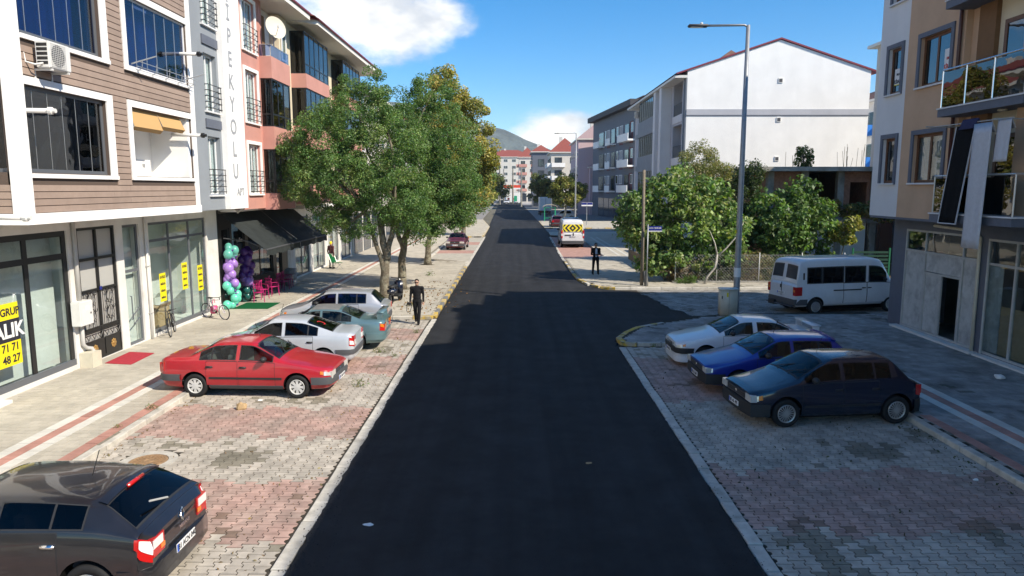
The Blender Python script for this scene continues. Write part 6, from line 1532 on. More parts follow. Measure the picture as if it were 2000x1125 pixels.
    for x in (fo, fo + wb):
        for s_ in (1, -1):
            w_ = link('wheel', tm, t, (L / 2 - x, s_ * (hw - sp.get('tw', .185) / 2 - .005), R))
            if s_ < 0: w_.rotation_euler = (0, 0, pi)
            w_.rotation_euler.x = 0; a = random.random() * 6
            link('rim', rm, w_)
    q = MB(); q.box(-L / 2 + .5, L / 2 - .5, -hw + .22, hw - .22, .16, .32); q.build('underbody', 'arch', t, world=False)
    return t, S
DEG = pi / 180
paint('red', (0.42, 0.012, 0.022), 0, .35, .12); paint('silverwhite', (0.55, 0.59, 0.63), .25, .35, .06); paint('teal', (0.15, 0.26, 0.28), .45, .35, .08); paint('silver', (0.50, 0.51, 0.53), .45, .35, .06)
paint('graphite', (0.016, 0.016, 0.020), .2, .3, .3); paint('darkred', (0.13, 0.008, 0.014), 0, .35, .15); paint('white', (0.70, 0.71, 0.73), 0, .35, .05); paint('blue', (0.008, 0.03, 0.27), .15, .33, .12); paint('navy', (0.004, 0.008, 0.024), 0, .25, .2); paint('vanwhite', (0.66, 0.67, 0.69), 0, .45, .08); paint('farblue', (.02, .03, .08), .2, .35)
mat('roof_dusty', (0.20, 0.20, 0.195), 0.5, .4, .1, noise_amt=.25, noise_scale=2.2, coat=.3)
SED = dict(W=1.70, H=1.41, hood0=.74, hood1=.93, belt=.90, deck=.99, xc=1.22, xw=1.95, xr=2.95, xb=3.55, fo=.82, wb=2.54, R=.295, L=4.27, rim='petal', fb=(.36, .54, 'grey_trim'), rb=(.42, .58, 'grey_trim'), side_glass=[(1.46, 2.28), (2.40, 3.02), (3.06, 3.28)],
           doors=[(1.40, 2.32, 2.2), (2.36, 3.14, 3.05)], strip=(2.72, 2.90, 'black_trim'), sill='grey_trim', tail_lamp='corner', tail_z=(.62, .86, .45), lip='rim_white')
sp = dict(SED, L=4.36, xb=3.62, xr=2.98, fo=.84, wb=2.60, paint='paint_red', glass='car_glass_clear', seats='seat_light', num='81 RA 419', lip=None, aerial=4.2, deck=1.0, plater=.72, side_glass=[(1.46, 2.28), (2.40, 2.98), (3.02, 3.30)])
make_car('sedan', 'red sedan with grey bumpers and white hubcaps parked nose to the road', sp, (-6.72, 18.05, 0), -2.5 * DEG)
sp = dict(SED, L=4.15, W=1.66, H=1.46, xb=3.60, xr=2.72, xc=1.05, xw=1.75, deck=1.06, belt=.94, hood0=.76, hood1=.97, wb=2.48, fo=.80, paint='paint_silverwhite', num='81 DK 207', strip=None, sill=None, rim='petal', lip=None, aerial=4.2, deckw=.80, rb=(.44, .58, 'grey_trim'),
          side_glass=[(1.32, 2.08), (2.20, 2.82), (2.86, 3.10)], doors=[(1.28, 2.12, 2.0), (2.16, 2.98, 2.9)], tail_z=(.66, 1.0, .58), tail_second=('lamp_white', .15, .6), tlv=(3.35, 3.98), rgv=5.15)
car, S = make_car('sedan', 'pale silver white sedan with tinted windows, tail towards the road beside the red sedan', sp, (-6.75, 20.8, 0), 180 * DEG + 1.5 * DEG)
# crescent and star sticker on its rear window
q = MB(); 
for k in range(9):
    a0, a1 = .7 + 5 * k / 9, .7 + 5 * (k + 1) / 9; th = lambda a: .035 * sin((a - .7) / 5 * pi) + .004
    def pt(a, r): u_ = 6.5 + .13 * cos(a) * r / .13; return None
pts = []
for k in range(11):
    a = .8 + 4.7 * k / 10; pts.append((cos(a) * .13, sin(a) * .13))
inner = [(x * .78 + .035, y * .78) for x, y in pts[::-1]]
poly_ = pts + inner
c0 = S.at(6.45, 6.35, 1) + S.normal(6.45, 6.35, 1) * .012; nrm = Vector(S.normal(6.45, 6.35, 1)); ux = Vector((0, 1, 0)); uy = nrm.cross(ux).normalized()
n_ = len(pts)
for k in range(n_ - 1):
    A4 = [Vector(c0) + ux * p[0] + uy * p[1] for p in (pts[k], pts[k + 1], inner[n_ - 2 - k], inner[n_ - 1 - k])]; q.quad(*[tuple(v) for v in A4])
q.build('crescent_sticker', 'red_ink', car, world=False)
sp = dict(SED, L=4.43, W=1.70, H=1.38, xc=1.35, xw=2.05, xr=3.0, xb=3.68, deck=1.0, hood0=.72, hood1=.93, belt=.91, fo=.78, wb=2.70, R=.31, paint='paint_teal', num='81 BV 316', rim='five', strip=(2.6, 2.78, 'grey_trim'), sill=None, lip=None, roofpanel='roof_dusty', glass='car_glass_clear',
          side_glass=[(1.62, 2.36), (2.46, 3.02), (3.05, 3.36)], doors=[(1.55, 2.40, 2.3), (2.44, 3.2, 3.1)], tail_z=(.64, .86, .42), tail_second=('lamp_orange', .55, 1.0), rb=(.36, .58, 'paint_teal'), fb=(.34, .56, 'paint_teal'), hv=3.6)
car, S = make_car('sedan', 'teal green sedan with rear spoiler and dusty grey roof', sp, (-6.45, 23.2, 0), 180 * DEG + 2 * DEG)
mb = MB(); L_ = 4.43
mb.box(-L_ / 2 + .02, -L_ / 2 + .26, -.66, .66, 1.20, 1.235); sp_o = bev(mb.build('spoiler', 'paint_teal', car, world=False), .012)
for y in (-.6, .6): mb = MB(); mb.box(-L_ / 2 + .08, -L_ / 2 + .24, y - .03, y + .03, .98, 1.205); mb.build('spoiler_foot', 'paint_teal', sp_o, world=False)
HAT = dict(W=1.66, H=1.48, hood0=.78, hood1=.98, belt=.95, deck=.98, xc=.95, xw=1.65, xr=3.25, xb=3.62, fo=.74, wb=2.44, R=.295, L=3.83, rim='seven', rise=.05, fb=(.34, .56, 'grey_trim'), rb=(.42, .60, 'grey_trim'), side_glass=[(1.2, 2.02), (2.14, 2.78), (2.82, 3.12)],
           doors=[(1.15, 2.06, 1.95), (2.10, 2.86, 2.78)], strip=None, sill=None, tail_lamp='corner', tail_z=(.68, .98, .55), boot=False, deckw=.84)
sp = dict(HAT, paint='paint_silver', L=3.9, xb=3.70, xr=3.30, glass='glass_navy', num='81 AE 552', rb=(.40, .58, 'grey_trim'), tail_z=(.78, 1.0, .62), tlv=(3.45, 4.1), handle='paint_silver')
make_car('hatchback', 'silver hatchback with blue tinted windows parked beside the tree trunks', sp, (-6.68, 26.4, 0), 180 * DEG + 3 * DEG)
# graphite hatchback in the corner of the bay
sp = dict(HAT, L=4.30, W=1.81, H=1.45, hood0=.80, hood1=1.02, belt=.99, deck=1.0, xc=1.15, xw=1.95, xr=3.68, xb=4.19, rdrop=.03, fo=.92, wb=2.64, R=.32, rim='five', rise=.07, paint='paint_graphite', bonnet='paint_graphite', num='81 ACN 040', fb=(.25, .56, 'paint_graphite'), rb=(.28, .56, 'paint_graphite'), handle='chrome',
          side_glass=[(1.5, 2.34), (2.46, 3.10), (3.13, 3.50)], doors=[(1.4, 2.36, 2.26), (2.40, 3.2, 3.1)], tail_lamp=None, nosew=.80, plater=.53, platedx=.055, aerial=5.4, roofw=.70, seal='black_trim', deckw=.86, zm=.62, rgu=6.84, tail=.93)
car, S = make_car('hatchback', 'dark grey hatchback with chrome handles and red and white tail lamps', sp, (-6.62, 9.0, 0), 180 * DEG - 1 * DEG)
L_, hw_ = 4.30, .905
for sd_ in (1, -1):
    q = MB(); S.patch(q, 6.95, 9.0, 3.62, 4.0, .012, sd_, 12, 4, v0b=2.95, v1b=4.3); 
    y0, y1 = .50 * hw_, .80 * hw_; q.box(-L_ / 2 - .016, -L_ / 2 + .08, min(sd_ * y0, sd_ * y1), max(sd_ * y0, sd_ * y1), .66, .90); tl = q.build('taillight', 'lamp_red', car, world=False, autosmooth=40)
    q = MB(); S.patch(q, 7.75, 8.99, 3.72, 3.98, .020, sd_, 10, 3, v0b=3.4, v1b=4.2); q.box(-L_ / 2 - .022, -L_ / 2, min(sd_ * (y0 + .04), sd_ * y1), max(sd_ * (y0 + .04), sd_ * y1), .77, .88); q.build('lamp_lens', 'lamp_white', tl, world=False, autosmooth=40)
    q = MB(); q.box(-L_ / 2 - .024, -L_ / 2, min(sd_ * y0, sd_ * (y0 + .1)), max(sd_ * y0, sd_ * (y0 + .1)), .70, .76); q.build('lamp_lens', 'lamp_orange', tl, world=False)
q = MB(); S.patch(q, 5.93, 6.09, 5.1, 7, .03, 1, 4, 6, full=True); q.build('roof_spoiler', 'paint_graphite', car, world=False, autosmooth=40)
a = S.at(6.08, 7, 1); q = MB(); q.box(a[0] - .045, a[0] - .0, -.19, .19, a[2] - .015, a[2] + .04); bev(q.build('brake_light', 'lamp_red', car, world=False), .01)
a = S.at(6.86, 6.9, 1); b_ = S.at(6.72, 6.0, 1); q = MB(); q.tube([(a[0] - .03, .0, a[2] + .05), (b_[0] - .06, .36, b_[2] + .12)], .014, 6); q.build('rear_wiper', 'alu_dull', car, world=False)
q = MB(); z_ = .90
pts = [(-L_ / 2 - .03, 0, z_ + .085), (-L_ / 2 - .03, .045, z_), (-L_ / 2 - .03, 0, z_ - .085), (-L_ / 2 - .03, -.045, z_)]; q.tube([(p[0] - .0, p[1], p[2]) for p in pts], .014, 6, closed=True); q.build('diamond_badge', 'chrome', car, world=False)
put_text('MEGANE', .07, 'chrome', car, (-L_ / 2 - .03, -.05, .75), (0, -1, 0), (0, 0, 1), local=True, bold=.002)
# dark red older sedan, seen from the front
sp = dict(SED, L=4.1, W=1.64, H=1.40, hood0=.80, hood1=.92, belt=.88, deck=.98, xc=1.3, xw=1.85, xr=2.9, xb=3.4, paint='paint_darkred', num='81 AT 118', rim='steel', sill=None, lip=None, nosew=.93, head=(.50 * .82, .90 * .82, .60, .76), grille=(-.4, .4, .60, .76), strip=None, platef=.44, marker=False, side_glass=[(1.5, 2.2), (2.3, 2.95)], doors=[(1.42, 2.24, 2.1), (2.28, 3.05, 2.95)])
make_car('sedan', 'boxy dark red sedan facing down the road beyond the trees', sp, (-4.98, 62.0, 0), -92 * DEG)
# right hand side row
sp = dict(SED, L=4.31, W=1.69, H=1.40, hood0=.72, hood1=.94, belt=.92, deck=1.0, xc=1.18, xw=1.92, xr=2.95, xb=3.58, fo=.86, wb=2.47, R=.30, paint='paint_white', num='34 VB 772', rim='multi', strip=None, sill=None, fb=(.40, .56, 'black_trim'), rb=(.42, .6, 'paint_white'), lip='paint_white', nosew=.78, side_glass=[(1.42, 2.22), (2.38, 3.05), (3.09, 3.3)], doors=[(1.36, 2.26, 2.15), (2.30, 3.12, 3.0)],
          head=(.30, .40, .50, .62), grille=(-.20, .20, .54, .63), glass='car_glass_clear', tail_z=(.66, .9, .45))
car, S = make_car('sedan', 'white sedan with black bumper strip and boot spoiler by the corner kerb', sp, (6.9, 21.2, 0), 180 * DEG + 1 * DEG)
for sd_ in (1, -1):
    for (y, r, m_) in ((.34, .085, 'black_trim'), (.53, .095, 'lamp_clear')):
        q = MB(); q.ball((4.31 / 2 - (.03 if y < .4 else .075), sd_ * y, .60), r, 14, 8, sc_=(.5, 1, .8)); q.build('headlight', m_, car, world=False, smooth=True)
mb = MB(); mb.box(-2.13, -1.86, -.66, .66, 1.17, 1.21); so = bev(mb.build('spoiler', 'paint_white', car, world=False), .014)
for y in (-.6, .6): mb = MB(); mb.box(-2.08, -1.9, y - .03, y + .03, .98, 1.18); mb.build('spoiler_foot', 'paint_white', so, world=False)
sp = dict(HAT, L=3.98, W=1.70, H=1.45, hood0=.74, hood1=.96, belt=.92, deck=.96, xc=1.12, xw=1.86, xr=3.35, xb=3.80, fo=.84, wb=2.54, R=.30, rim='steel', paint='paint_blue', num='81 LK 630', nosew=.90, fb=(.28, .54, 'black_trim'), rb=(.3, .58, 'black_trim'), side_glass=[(1.36, 2.16), (2.28, 2.9), (2.94, 3.25)], doors=[(1.30, 2.2, 2.1), (2.24, 3.02, 2.95)],
          head=(.52, .80, .57, .70), grille=(-.5, .5, .56, .68), glass='car_glass_clear', aerial=4.2, handle='black_trim', rise=.04, marker=False)
car, S = make_car('hatchback', 'bright blue hatchback with roof spoiler between the white sedan and navy hatchback', sp, (6.8, 18.4, 0), 180 * DEG + 3 * DEG)
q = MB(); S.patch(q, 5.9, 6.08, 5.05, 7, .05, 1, 4, 6, full=True); q.build('roof_spoiler', 'paint_blue', car, world=False, autosmooth=40)
sp = dict(HAT, L=3.92, W=1.66, H=1.50, hood0=.78, hood1=1.0, belt=.95, deck=.97, xc=.98, xw=1.74, xr=3.30, xb=3.72, fo=.80, wb=2.56, R=.315, rim='multi', paint='paint_navy', num='81 AL 495', nosew=.90, fb=(.26, .54, 'black_trim'), rb=(.26, .56, 'black_trim'), side_glass=[(1.22, 2.04), (2.14, 2.82), (2.87, 3.22)], doors=[(1.16, 2.08, 1.98), (2.12, 2.92, 2.84)],
          head=(.50, .79, .585, .73), grille=(-.48, .48, .58, .72), aerial=4.15, mirror='black_trim', seal='paint_navy', strip=(2.55, 2.75, 'black_trim'))
make_car('hatchback', 'navy blue hatchback with multi spoke silver wheels nearest the paved strip', sp, (7.02, 15.95, 0), 180 * DEG + 6 * DEG)
# white minibus
VAN = dict(L=5.55, W=1.98, H=2.36, hood0=.98, hood1=1.22, belt=1.26, deck=1.30, xc=.84, xw=1.48, xr=5.34, xb=5.47, fo=.95, wb=3.62, R=.335, rim='steel', roofw=.89, rise=.0, zb=.32, zm=.75, nosew=.88, tail=1.22, deckw=.93, gv=(4.06, 4.66), fb=(.42, .66, 'grey_trim'), rb=(.42, .66, 'grey_trim'), sill=None, strip=None, boot=False, paint='paint_vanwhite', tw=.21, glass='car_glass',
           side_glass=[(1.2, 2.02), (2.26, 3.18), (3.32, 4.24), (4.36, 4.96)], doors=[(1.0, 2.12, 2.02), (2.16, 3.26, 2.3)], rearglass=False, tail_lamp=None, num='81 J 0113', plater=.86, head=(.5, .84, .74, .94), grille=(-.45, .45, .76, .92), marker=False, mirx=.5, archgap=.07)
car, S = make_car('minibus', 'white minibus with curtained windows parked across the side street', VAN, (14.0, 30.45, 0), 13.5 * DEG, 'minibus')
hw_ = .99; L_ = 5.55
for sd_ in (1, -1):
    q = MB(); S.patch(q, 6.25, 6.82, 5.2, 6.8, .004, sd_, 6, 5); q.build('rear_window_seal', 'black_trim', car, world=False)
    q = MB(); S.patch(q, 6.30, 6.78, 5.32, 6.7, .008, sd_, 6, 5); q.build('rear_window', 'pane_far', car, world=False)
    q = MB(); q.box(-L_ / 2 - .012, -L_ / 2 + .3, min(sd_ * .80, sd_ * .985), max(sd_ * .80, sd_ * .985), .82, 1.18); tl = q.build('taillight', 'lamp_red', car, world=False)
    q = MB(); q.box(-L_ / 2 - .016, -L_ / 2, min(sd_ * .82, sd_ * .93), max(sd_ * .82, sd_ * .93), .96, 1.06); q.build('lamp_lens', 'lamp_orange', tl, world=False)
    q = MB(); q.box(-1.0, .35, min(sd_ * .995, sd_ * 1.004), max(sd_ * .995, sd_ * 1.004), .98, 1.03); q.build('door_rail', 'black_trim', car, world=False)
    q = MB(); S.patch(q, S.u(5.15), S.u(5.26), 4.22, 4.5, .006, sd_, 3, 3); q.build('quarter_vent', 'black_trim', car, world=False)
for (x, m_) in ((3.4, 0), (4.45, 1), (2.4, 2)): pass
q = MB(); q.box(-L_ / 2 - .02, -L_ / 2 + .005, -.012, .012, .75, 1.3); q.build('door_seam', 'black_trim', car, world=False)
q = MB(); q.box(-L_ / 2 - .03, -L_ / 2, .03, .08, 1.06, 1.2); q.build('rear_handle', 'black_trim', car, world=False)
q = MB(); q.box(-L_ / 2 - .15, -L_ / 2 + .1, .3, .7, .30, .5); q.build('mud_flap', 'black_trim', car, world=False)
# panel van with hazard chevrons
SPV = dict(VAN, L=5.4, W=2.05, H=2.52, xr=5.25, xb=5.36, deck=1.32, belt=1.24, roofw=.88, side_glass=[(1.15, 2.05)], doors=[(1.0, 2.15, 2.05)], num='34 NF 5150', plater=.98, rb=(.40, .62, 'grey_trim'))
car, S = make_car('panel_van', 'white panel van with yellow and black chevrons on its rear doors', SPV, (5.13, 65.4, 0), 90 * DEG, 'van')
L_ = 5.4
box = (-.88, .88, 1.42, 2.06)
def rearx(z): return -(L_ / 2 - .04) - .015 + max(0, (z - 1.32) / 1.1) * .11
q = MB(); q.quad((rearx(1.42), box[0], 1.42), (rearx(2.06), box[0], 2.06), (rearx(2.06), box[1], 2.06), (rearx(1.42), box[1], 1.42)); pan = q.build('hazard_panel', 'hazard_yellow', car, world=False)
zc = 1.74
def clipquad(y0, y1, up):
    pass
for q_ in (1, -1):
    for up in (1, -1):
        for k in range(4):
            ya = .12 + k * .38; yb = ya + .19; zh = .31
            P4 = []
            for (yy, zz) in ((ya, 0), (yb, 0)): P4.append((yy, zz))
            pts = [(ya, 0), (yb, 0), (yb - zh * 1.0, zh), (ya - zh * 1.0, zh)] if k > 0 else [(ya, 0), (yb, 0), (0.0, yb), (0.0, ya)]
            pts = [(min(max(a, 0), .87), min(b, zh)) for a, b in pts]
            b_ = MB(); vv = [(rearx(zc + up * z_) - .012, q_ * y, zc + up * z_) for y, z_ in pts]; b_.poly(vv if q_ * up > 0 else vv[::-1]); b_.build('chevron', 'ink', pan, world=False)
for sd_ in (1, -1):
    q = MB(); q.box(-L_ / 2 - .012, -L_ / 2 + .2, min(sd_ * .88, sd_ * 1.01), max(sd_ * .88, sd_ * 1.01), .86, 1.55); tl = q.build('taillight', 'lamp_red', car, world=False); q = MB(); q.box(-L_ / 2 - .017, -L_ / 2, min(sd_ * .89, sd_ * 1.0), max(sd_ * .89, sd_ * 1.0), 1.05, 1.25); q.build('lamp_lens', 'lamp_white', tl, world=False)
q = MB(); q.box(-L_ / 2 - .03, -L_ / 2, -.1, -.02, 1.05, 1.3); q.build('rear_handle', 'black_trim', car, world=False); q = MB(); q.box(-.8, .6, -.7, .7, 2.5, 2.6); bev(q.build('roof_vent', 'paint_white', car, world=False), .05)
q = MB(); q.box(-L_ / 2 - .02, -L_ / 2 + .004, .15, .7, 1.05, 1.16); q.build('sign_strip', 'grey_trim', car, world=False)
# far vehicles
sp = dict(HAT, L=4.1, H=1.6, paint='paint_silver', num=None); make_car('hatchback', 'small silver car standing behind the green bus shelter', sp, (8.5, 121.5, 0), 178 * DEG)
sp = dict(HAT, L=4.2, H=1.5, W=1.8, paint='paint_white', num=None); make_car('hatchback', 'white car driving towards the petrol station end of the street', sp, (-2.6, 236, .03), -92 * DEG)
sp = dict(SED, paint='paint_farblue', num=None); make_car('sedan', 'dark blue car parked under the far round tree', sp, (7.6, 226, 0), 175 * DEG)
sp = dict(SED, paint='paint_silverwhite', num=None); make_car('sedan', 'pale car parked on the far left verge by the utility poles', sp, (-9.6, 190, 0), -95 * DEG)
sp = dict(SED, paint='paint_navy', num=None); make_car('sedan', 'dark car half hidden by the tree foliage on the far left', sp, (-8.0, 150, 0), -92 * DEG)
sp = dict(HAT, paint='paint_darkred', num=None, H=1.5); make_car('hatchback', 'dark red car in front of the panel van near the crossing', sp, (5.6, 96, SH), 92 * DEG)
t = thing('box_truck', 'white box truck parked under the far round tree', 'truck', (5.9, 141, 0), 92 * DEG)
mb = MB(); mb.box(-3.0, 1.4, -1.1, 1.1, .95, 3.5); mb.build('cargo_box', 'truck_box', t, world=False); mb = MB(); mb.box(1.5, 3.0, -.95, .95, .5, 2.2); bev(mb.build('cab', 'paint_farblue', t, world=False), .12)
mb = MB(); mb.box(-2.9, 3.0, -.5, .5, .5, .94); mb.build('chassis', 'arch', t, world=False); mb = MB(); mb.box(-3.02, -3.0, -.02, .02, 1.0, 3.45); mb.build('door_seam', 'grey_trim', t, world=False)
mb = MB(); mb.box(2.9, 3.02, -.85, .85, 1.35, 2.0); mb.build('windshield', 'car_glass', t, world=False)
for s_ in (-1, 1): mb = MB(); mb.box(-3.03, -2.95, s_ * .9 - .1, s_ * .9 + .1, .7, .9); mb.build('taillight', 'lamp_red', t, world=False)
tm, rm = wheel_meshes('steel', .4, .25)
for x in (-1.8, 2.2):
    for s_ in (1, -1):
        w_ = link('wheel', tm, t, (x, s_ * .92, .4)); w_.rotation_euler = (0, 0, 0 if s_ > 0 else pi); link('rim', rm, w_)
# ------------------------------------------------------------------ vegetation
leaf_mat('leaf', .35)
def leaf_mesh(name, C, Rd, per, size, pal, aspect=.42, shell=.55, droop=.0, seed=1, outw=.7, cjit=.25):
    """many small leaves filling clumps: C (N,3) centres, Rd (N,) radii; pal: list of rgb; each clump leans to one colour"""
    r = np.random.default_rng(seed); C = np.asarray(C, float); Rd = np.asarray(Rd, float); n = len(C); T = n * per
    d = r.normal(size=(T, 3)); d /= np.linalg.norm(d, axis=1)[:, None]
    rad = r.random(T) ** (1 / 3.0); rad = shell * (.75 + .25 * rad) + (1 - shell) * rad
    cc = np.repeat(C, per, 0); p = cc + d * (rad * np.repeat(Rd, per))[:, None] * np.array([1, 1, .85])
    nrm = d * outw + r.normal(size=(T, 3)) * .75 + np.array([0, 0, .45]); nrm /= np.linalg.norm(nrm, axis=1)[:, None]
    t = r.normal(size=(T, 3)) + np.array([0, 0, -droop]) + d * .5; t -= nrm * (t * nrm).sum(1)[:, None]; t /= np.linalg.norm(t, axis=1)[:, None]
    b = np.cross(nrm, t); l = size * (.65 + .7 * r.random(T))[:, None]; w = l * aspect
    V = np.empty((T, 4, 3)); V[:, 0] = p - t * l * .5; V[:, 1] = p + b * w * .5 + nrm * w * .12; V[:, 2] = p + t * l * .5; V[:, 3] = p - b * w * .5 + nrm * w * .12
    me = bpy.data.meshes.new(name); me.vertices.add(T * 4); me.vertices.foreach_set('co', V.ravel())
    me.loops.add(T * 4); me.loops.foreach_set('vertex_index', np.arange(T * 4, dtype=np.int32)); me.polygons.add(T); me.polygons.foreach_set('loop_start', np.arange(0, T * 4, 4, dtype=np.int32)); me.polygons.foreach_set('loop_total', np.full(T, 4, dtype=np.int32))
    pal = np.array(pal); ci = np.repeat(r.integers(0, len(pal), n), per); mixi = r.random(T) < .35; ci = np.where(mixi, r.integers(0, len(pal), T), ci)
    col = pal[ci] * (1 + cjit * r.normal(size=(T, 1))).clip(.45, 1.7) * (1 + .08 * r.normal(size=(T, 3))); col = np.concatenate([col.clip(.004, .8), np.ones((T, 1))], 1)
    me.update(); me.validate()
    at = me.attributes.new('leafcol', 'FLOAT_COLOR', 'FACE'); at.data.foreach_set('color', col.ravel().astype(np.float32))
    me.materials.append(M('leaf')); return me
def clumps(lobes, n, rmin, rmax, seed):
    """clump centres spread over the outside of a crown made of ellipsoid lobes (x,y,z,rx,ry,rz)"""
    r = np.random.default_rng(seed); lob = np.array(lobes, float); wts = (lob[:, 3] * lob[:, 4] + lob[:, 3] * lob[:, 5] + lob[:, 4] * lob[:, 5]); wts /= wts.sum(); C = []; Rr = []
    while len(C) < n:
        k = r.choice(len(lob), p=wts); d = r.normal(size=3); d /= np.linalg.norm(d); s = .55 + .5 * r.random() ** .6
        C.append(lob[k, :3] + d * lob[k, 3:6] * s); Rr.append(rmin + (rmax - rmin) * r.random())
    return np.array(C), np.array(Rr)
def limb(mb, a, b, r0, r1, bendy=.12, n=6, seed=0, sides=7):
    rd = random.Random(seed); a = Vector(a); b = Vector(b); L = (b - a).length; o1 = Vector((rd.gauss(0, bendy), rd.gauss(0, bendy), rd.gauss(0, bendy * .5))) * L * .5
    pts = []; rr = []
    for i in range(n + 1):
        t = i / n; pts.append(a.lerp(b, t) + o1 * sin(pi * t) + Vector((rd.gauss(0, .012), rd.gauss(0, .012), 0)) * L * .4 * (1 if 0 < i < n else 0)); rr.append(r0 + (r1 - r0) * t)
    mb.tube(pts, rr, sides); return pts
def tree(name, label, base, trunks, lobes, nclump, per, size, pal, seed, rmin=.35, rmax=.75, bark='bark', aspect=.42, group=None, droop=.2, twigs=26, outw=.7, shell=.55):
    t = thing(name, label, 'tree', base, 0, group); B = Vector(base)
    mb = MB(); k = 0
    for (path, r0, r1) in trunks:
        pts = [Vector(p) for p in path]; n = len(pts); P2 = []; R2 = []
        for i in range(n - 1):
            for s in range(4):
                q = pts[i].lerp(pts[i + 1], s / 4); f = (i + s / 4) / (n - 1); P2.append(q + Vector((noise.noise(q * 1.7) * .07, noise.noise(q * 1.7 + Vector((5, 3, 1))) * .07, 0))); R2.append((r0 + (r1 - r0) * f) * (1 + .10 * noise.noise(q * 4)))
        P2.append(pts[-1]); R2.append(r1); R2[0] *= 1.35; R2[1] *= 1.1
        mb.tube(P2, R2, 12)
    C, Rr = clumps(lobes, nclump, rmin, rmax, seed); C -= np.array(B)[None] * 0
    tr = mb.build('trunk', bark, t, smooth=True)
    rd = random.Random(seed); bb = MB()
    tops = [Vector(p[0][-1]) for p in trunks]; mids = [Vector(p[0][-2]) for p in trunks]
    for i, l in enumerate(lobes):
        c = Vector(l[:3]); src = min(tops + mids, key=lambda q: (q - c).length); limb(bb, src, c, max(.035, trunks[0][2] * .75), .025, .15, 6, seed + i)
        for j in range(max(2, twigs // len(lobes))):
            q = Vector(C[rd.randrange(len(C))])
            if (q - c).length < max(l[3:6]) * 1.3: limb(bb, src.lerp(c, rd.uniform(.3, .95)), q, .026, .008, .12, 4, seed + 50 + j, 5)
    bb.build('branches', bark, t, smooth=True)
    me = leaf_mesh('crown', C - np.array(B), Rr, per, size, pal, aspect, seed=seed, droop=droop, outw=outw, shell=shell); link('crown', me, t)
    return t
G_ASH = [(.122, .220, .066), (.10, .19, .058), (.168, .268, .086), (.08, .158, .052), (.215, .29, .10)]
lobA = [(-7.2, 33.6, 8.7, 1.7, 1.8, 1.5), (-8.9, 33.3, 7.2, 1.6, 1.7, 1.6), (-6.2, 33.8, 7.0, 2.1, 2.1, 2.0), (-9.5, 33.0, 5.6, 1.25, 1.4, 1.0), (-7.7, 32.6, 5.6, 1.6, 1.5, 1.3), (-5.5, 33.2, 5.3, 1.5, 1.7, 1.3), (-8.6, 33.5, 4.2, 1.0, 1.2, .8), (-6.6, 33.9, 9.9, .9, 1.0, .9), (-7.0, 33.3, 3.9, 1.2, 1.2, .8), (-5.2, 32.8, 4.0, 1.0, 1.0, .9), (-8.2, 32.9, 3.4, .7, .9, .6), (-10.0, 33.2, 6.6, .9, 1.1, .9)]
tree('ash_tree', 'leafy green street tree whose forked trunk stands behind the silver hatchback', (-6.12, 33.2, SH), [([(-6.12, 33.2, SH - .05), (-6.1, 33.2, 1.2), (-6.05, 33.25, 2.2), (-6.3, 33.3, 4.0)], .25, .13), ([(-6.05, 33.2, 1.9), (-5.75, 33.3, 3.0), (-5.6, 33.4, 4.6)], .15, .09), ([(-6.1, 33.2, 1.3), (-6.45, 33.1, 2.6), (-6.9, 33.0, 4.2)], .13, .08)],
     lobA, 400, 290, .108, G_ASH, 11, .24, .58, shell=.4)
lobB = [(-4.6, 36.7, 8.6, 1.7, 1.8, 1.6), (-3.3, 36.6, 7.0, 1.6, 1.8, 1.6), (-5.2, 36.9, 6.6, 1.8, 2.0, 1.8), (-2.9, 36.3, 5.2, 1.2, 1.5, 1.1), (-4.3, 36.0, 4.8, 1.6, 1.5, 1.3), (-5.4, 36.4, 4.2, 1.3, 1.3, 1.0), (-3.7, 36.2, 3.7, 1.1, 1.1, .7), (-4.1, 36.8, 10.1, .9, 1.0, .8), (-4.6, 35.6, 3.3, .9, .9, .7), (-2.5, 36.4, 4.2, .8, 1.0, .8)]
tree('ash_tree', 'leafy green street tree just behind the forked trunk, crown leaning over the road', (-5.80, 36.0, SH), [([(-5.8, 36.0, SH - .05), (-5.75, 36.0, 1.4), (-5.6, 36.1, 2.6), (-5.0, 36.3, 4.2)], .23, .12), ([(-5.65, 36.05, 2.2), (-6.0, 36.1, 3.2), (-5.9, 36.3, 4.6)], .13, .08)],
     lobB, 350, 290, .108, G_ASH, 12, .24, .58, shell=.4)
lobC = [(-4.6, 48.2, 11.0, 1.5, 1.7, 1.6), (-3.3, 48, 9.3, 1.7, 1.9, 1.7), (-5.2, 48.4, 8.6, 2.0, 2.0, 2.0), (-2.4, 47.8, 7.2, 1.3, 1.6, 1.4), (-4.3, 47.6, 6.2, 2.0, 1.9, 1.6), (-2.8, 47.6, 5.0, 1.3, 1.5, 1.2), (-5.6, 48, 4.9, 1.5, 1.6, 1.2), (-3.9, 47.8, 3.7, 1.4, 1.3, .8), (-4.8, 48.3, 12.5, .7, .8, .7)]
YEL = [(.40, .33, .09), (.30, .29, .085), (.22, .24, .075), (.16, .20, .065), (.46, .38, .12)]
tree('plane_tree', 'yellowing street tree standing alone on the paved strip', (-5.84, 47.6, SH), [([(-5.84, 47.6, SH - .05), (-5.8, 47.6, 1.5), (-5.55, 47.7, 3.0), (-4.6, 47.9, 5.5)], .22, .10)], lobC, 280, 190, .15, YEL, 13, .32, .66, aspect=.7)
lobD = [(-4.2, 78, 6.4, 1.9, 2, 2.0), (-5.8, 78.5, 7.6, 2, 2, 1.9), (-3.4, 77.6, 4.4, 1.5, 1.7, 1.2), (-5.6, 78, 4.6, 2, 2, 1.4)]
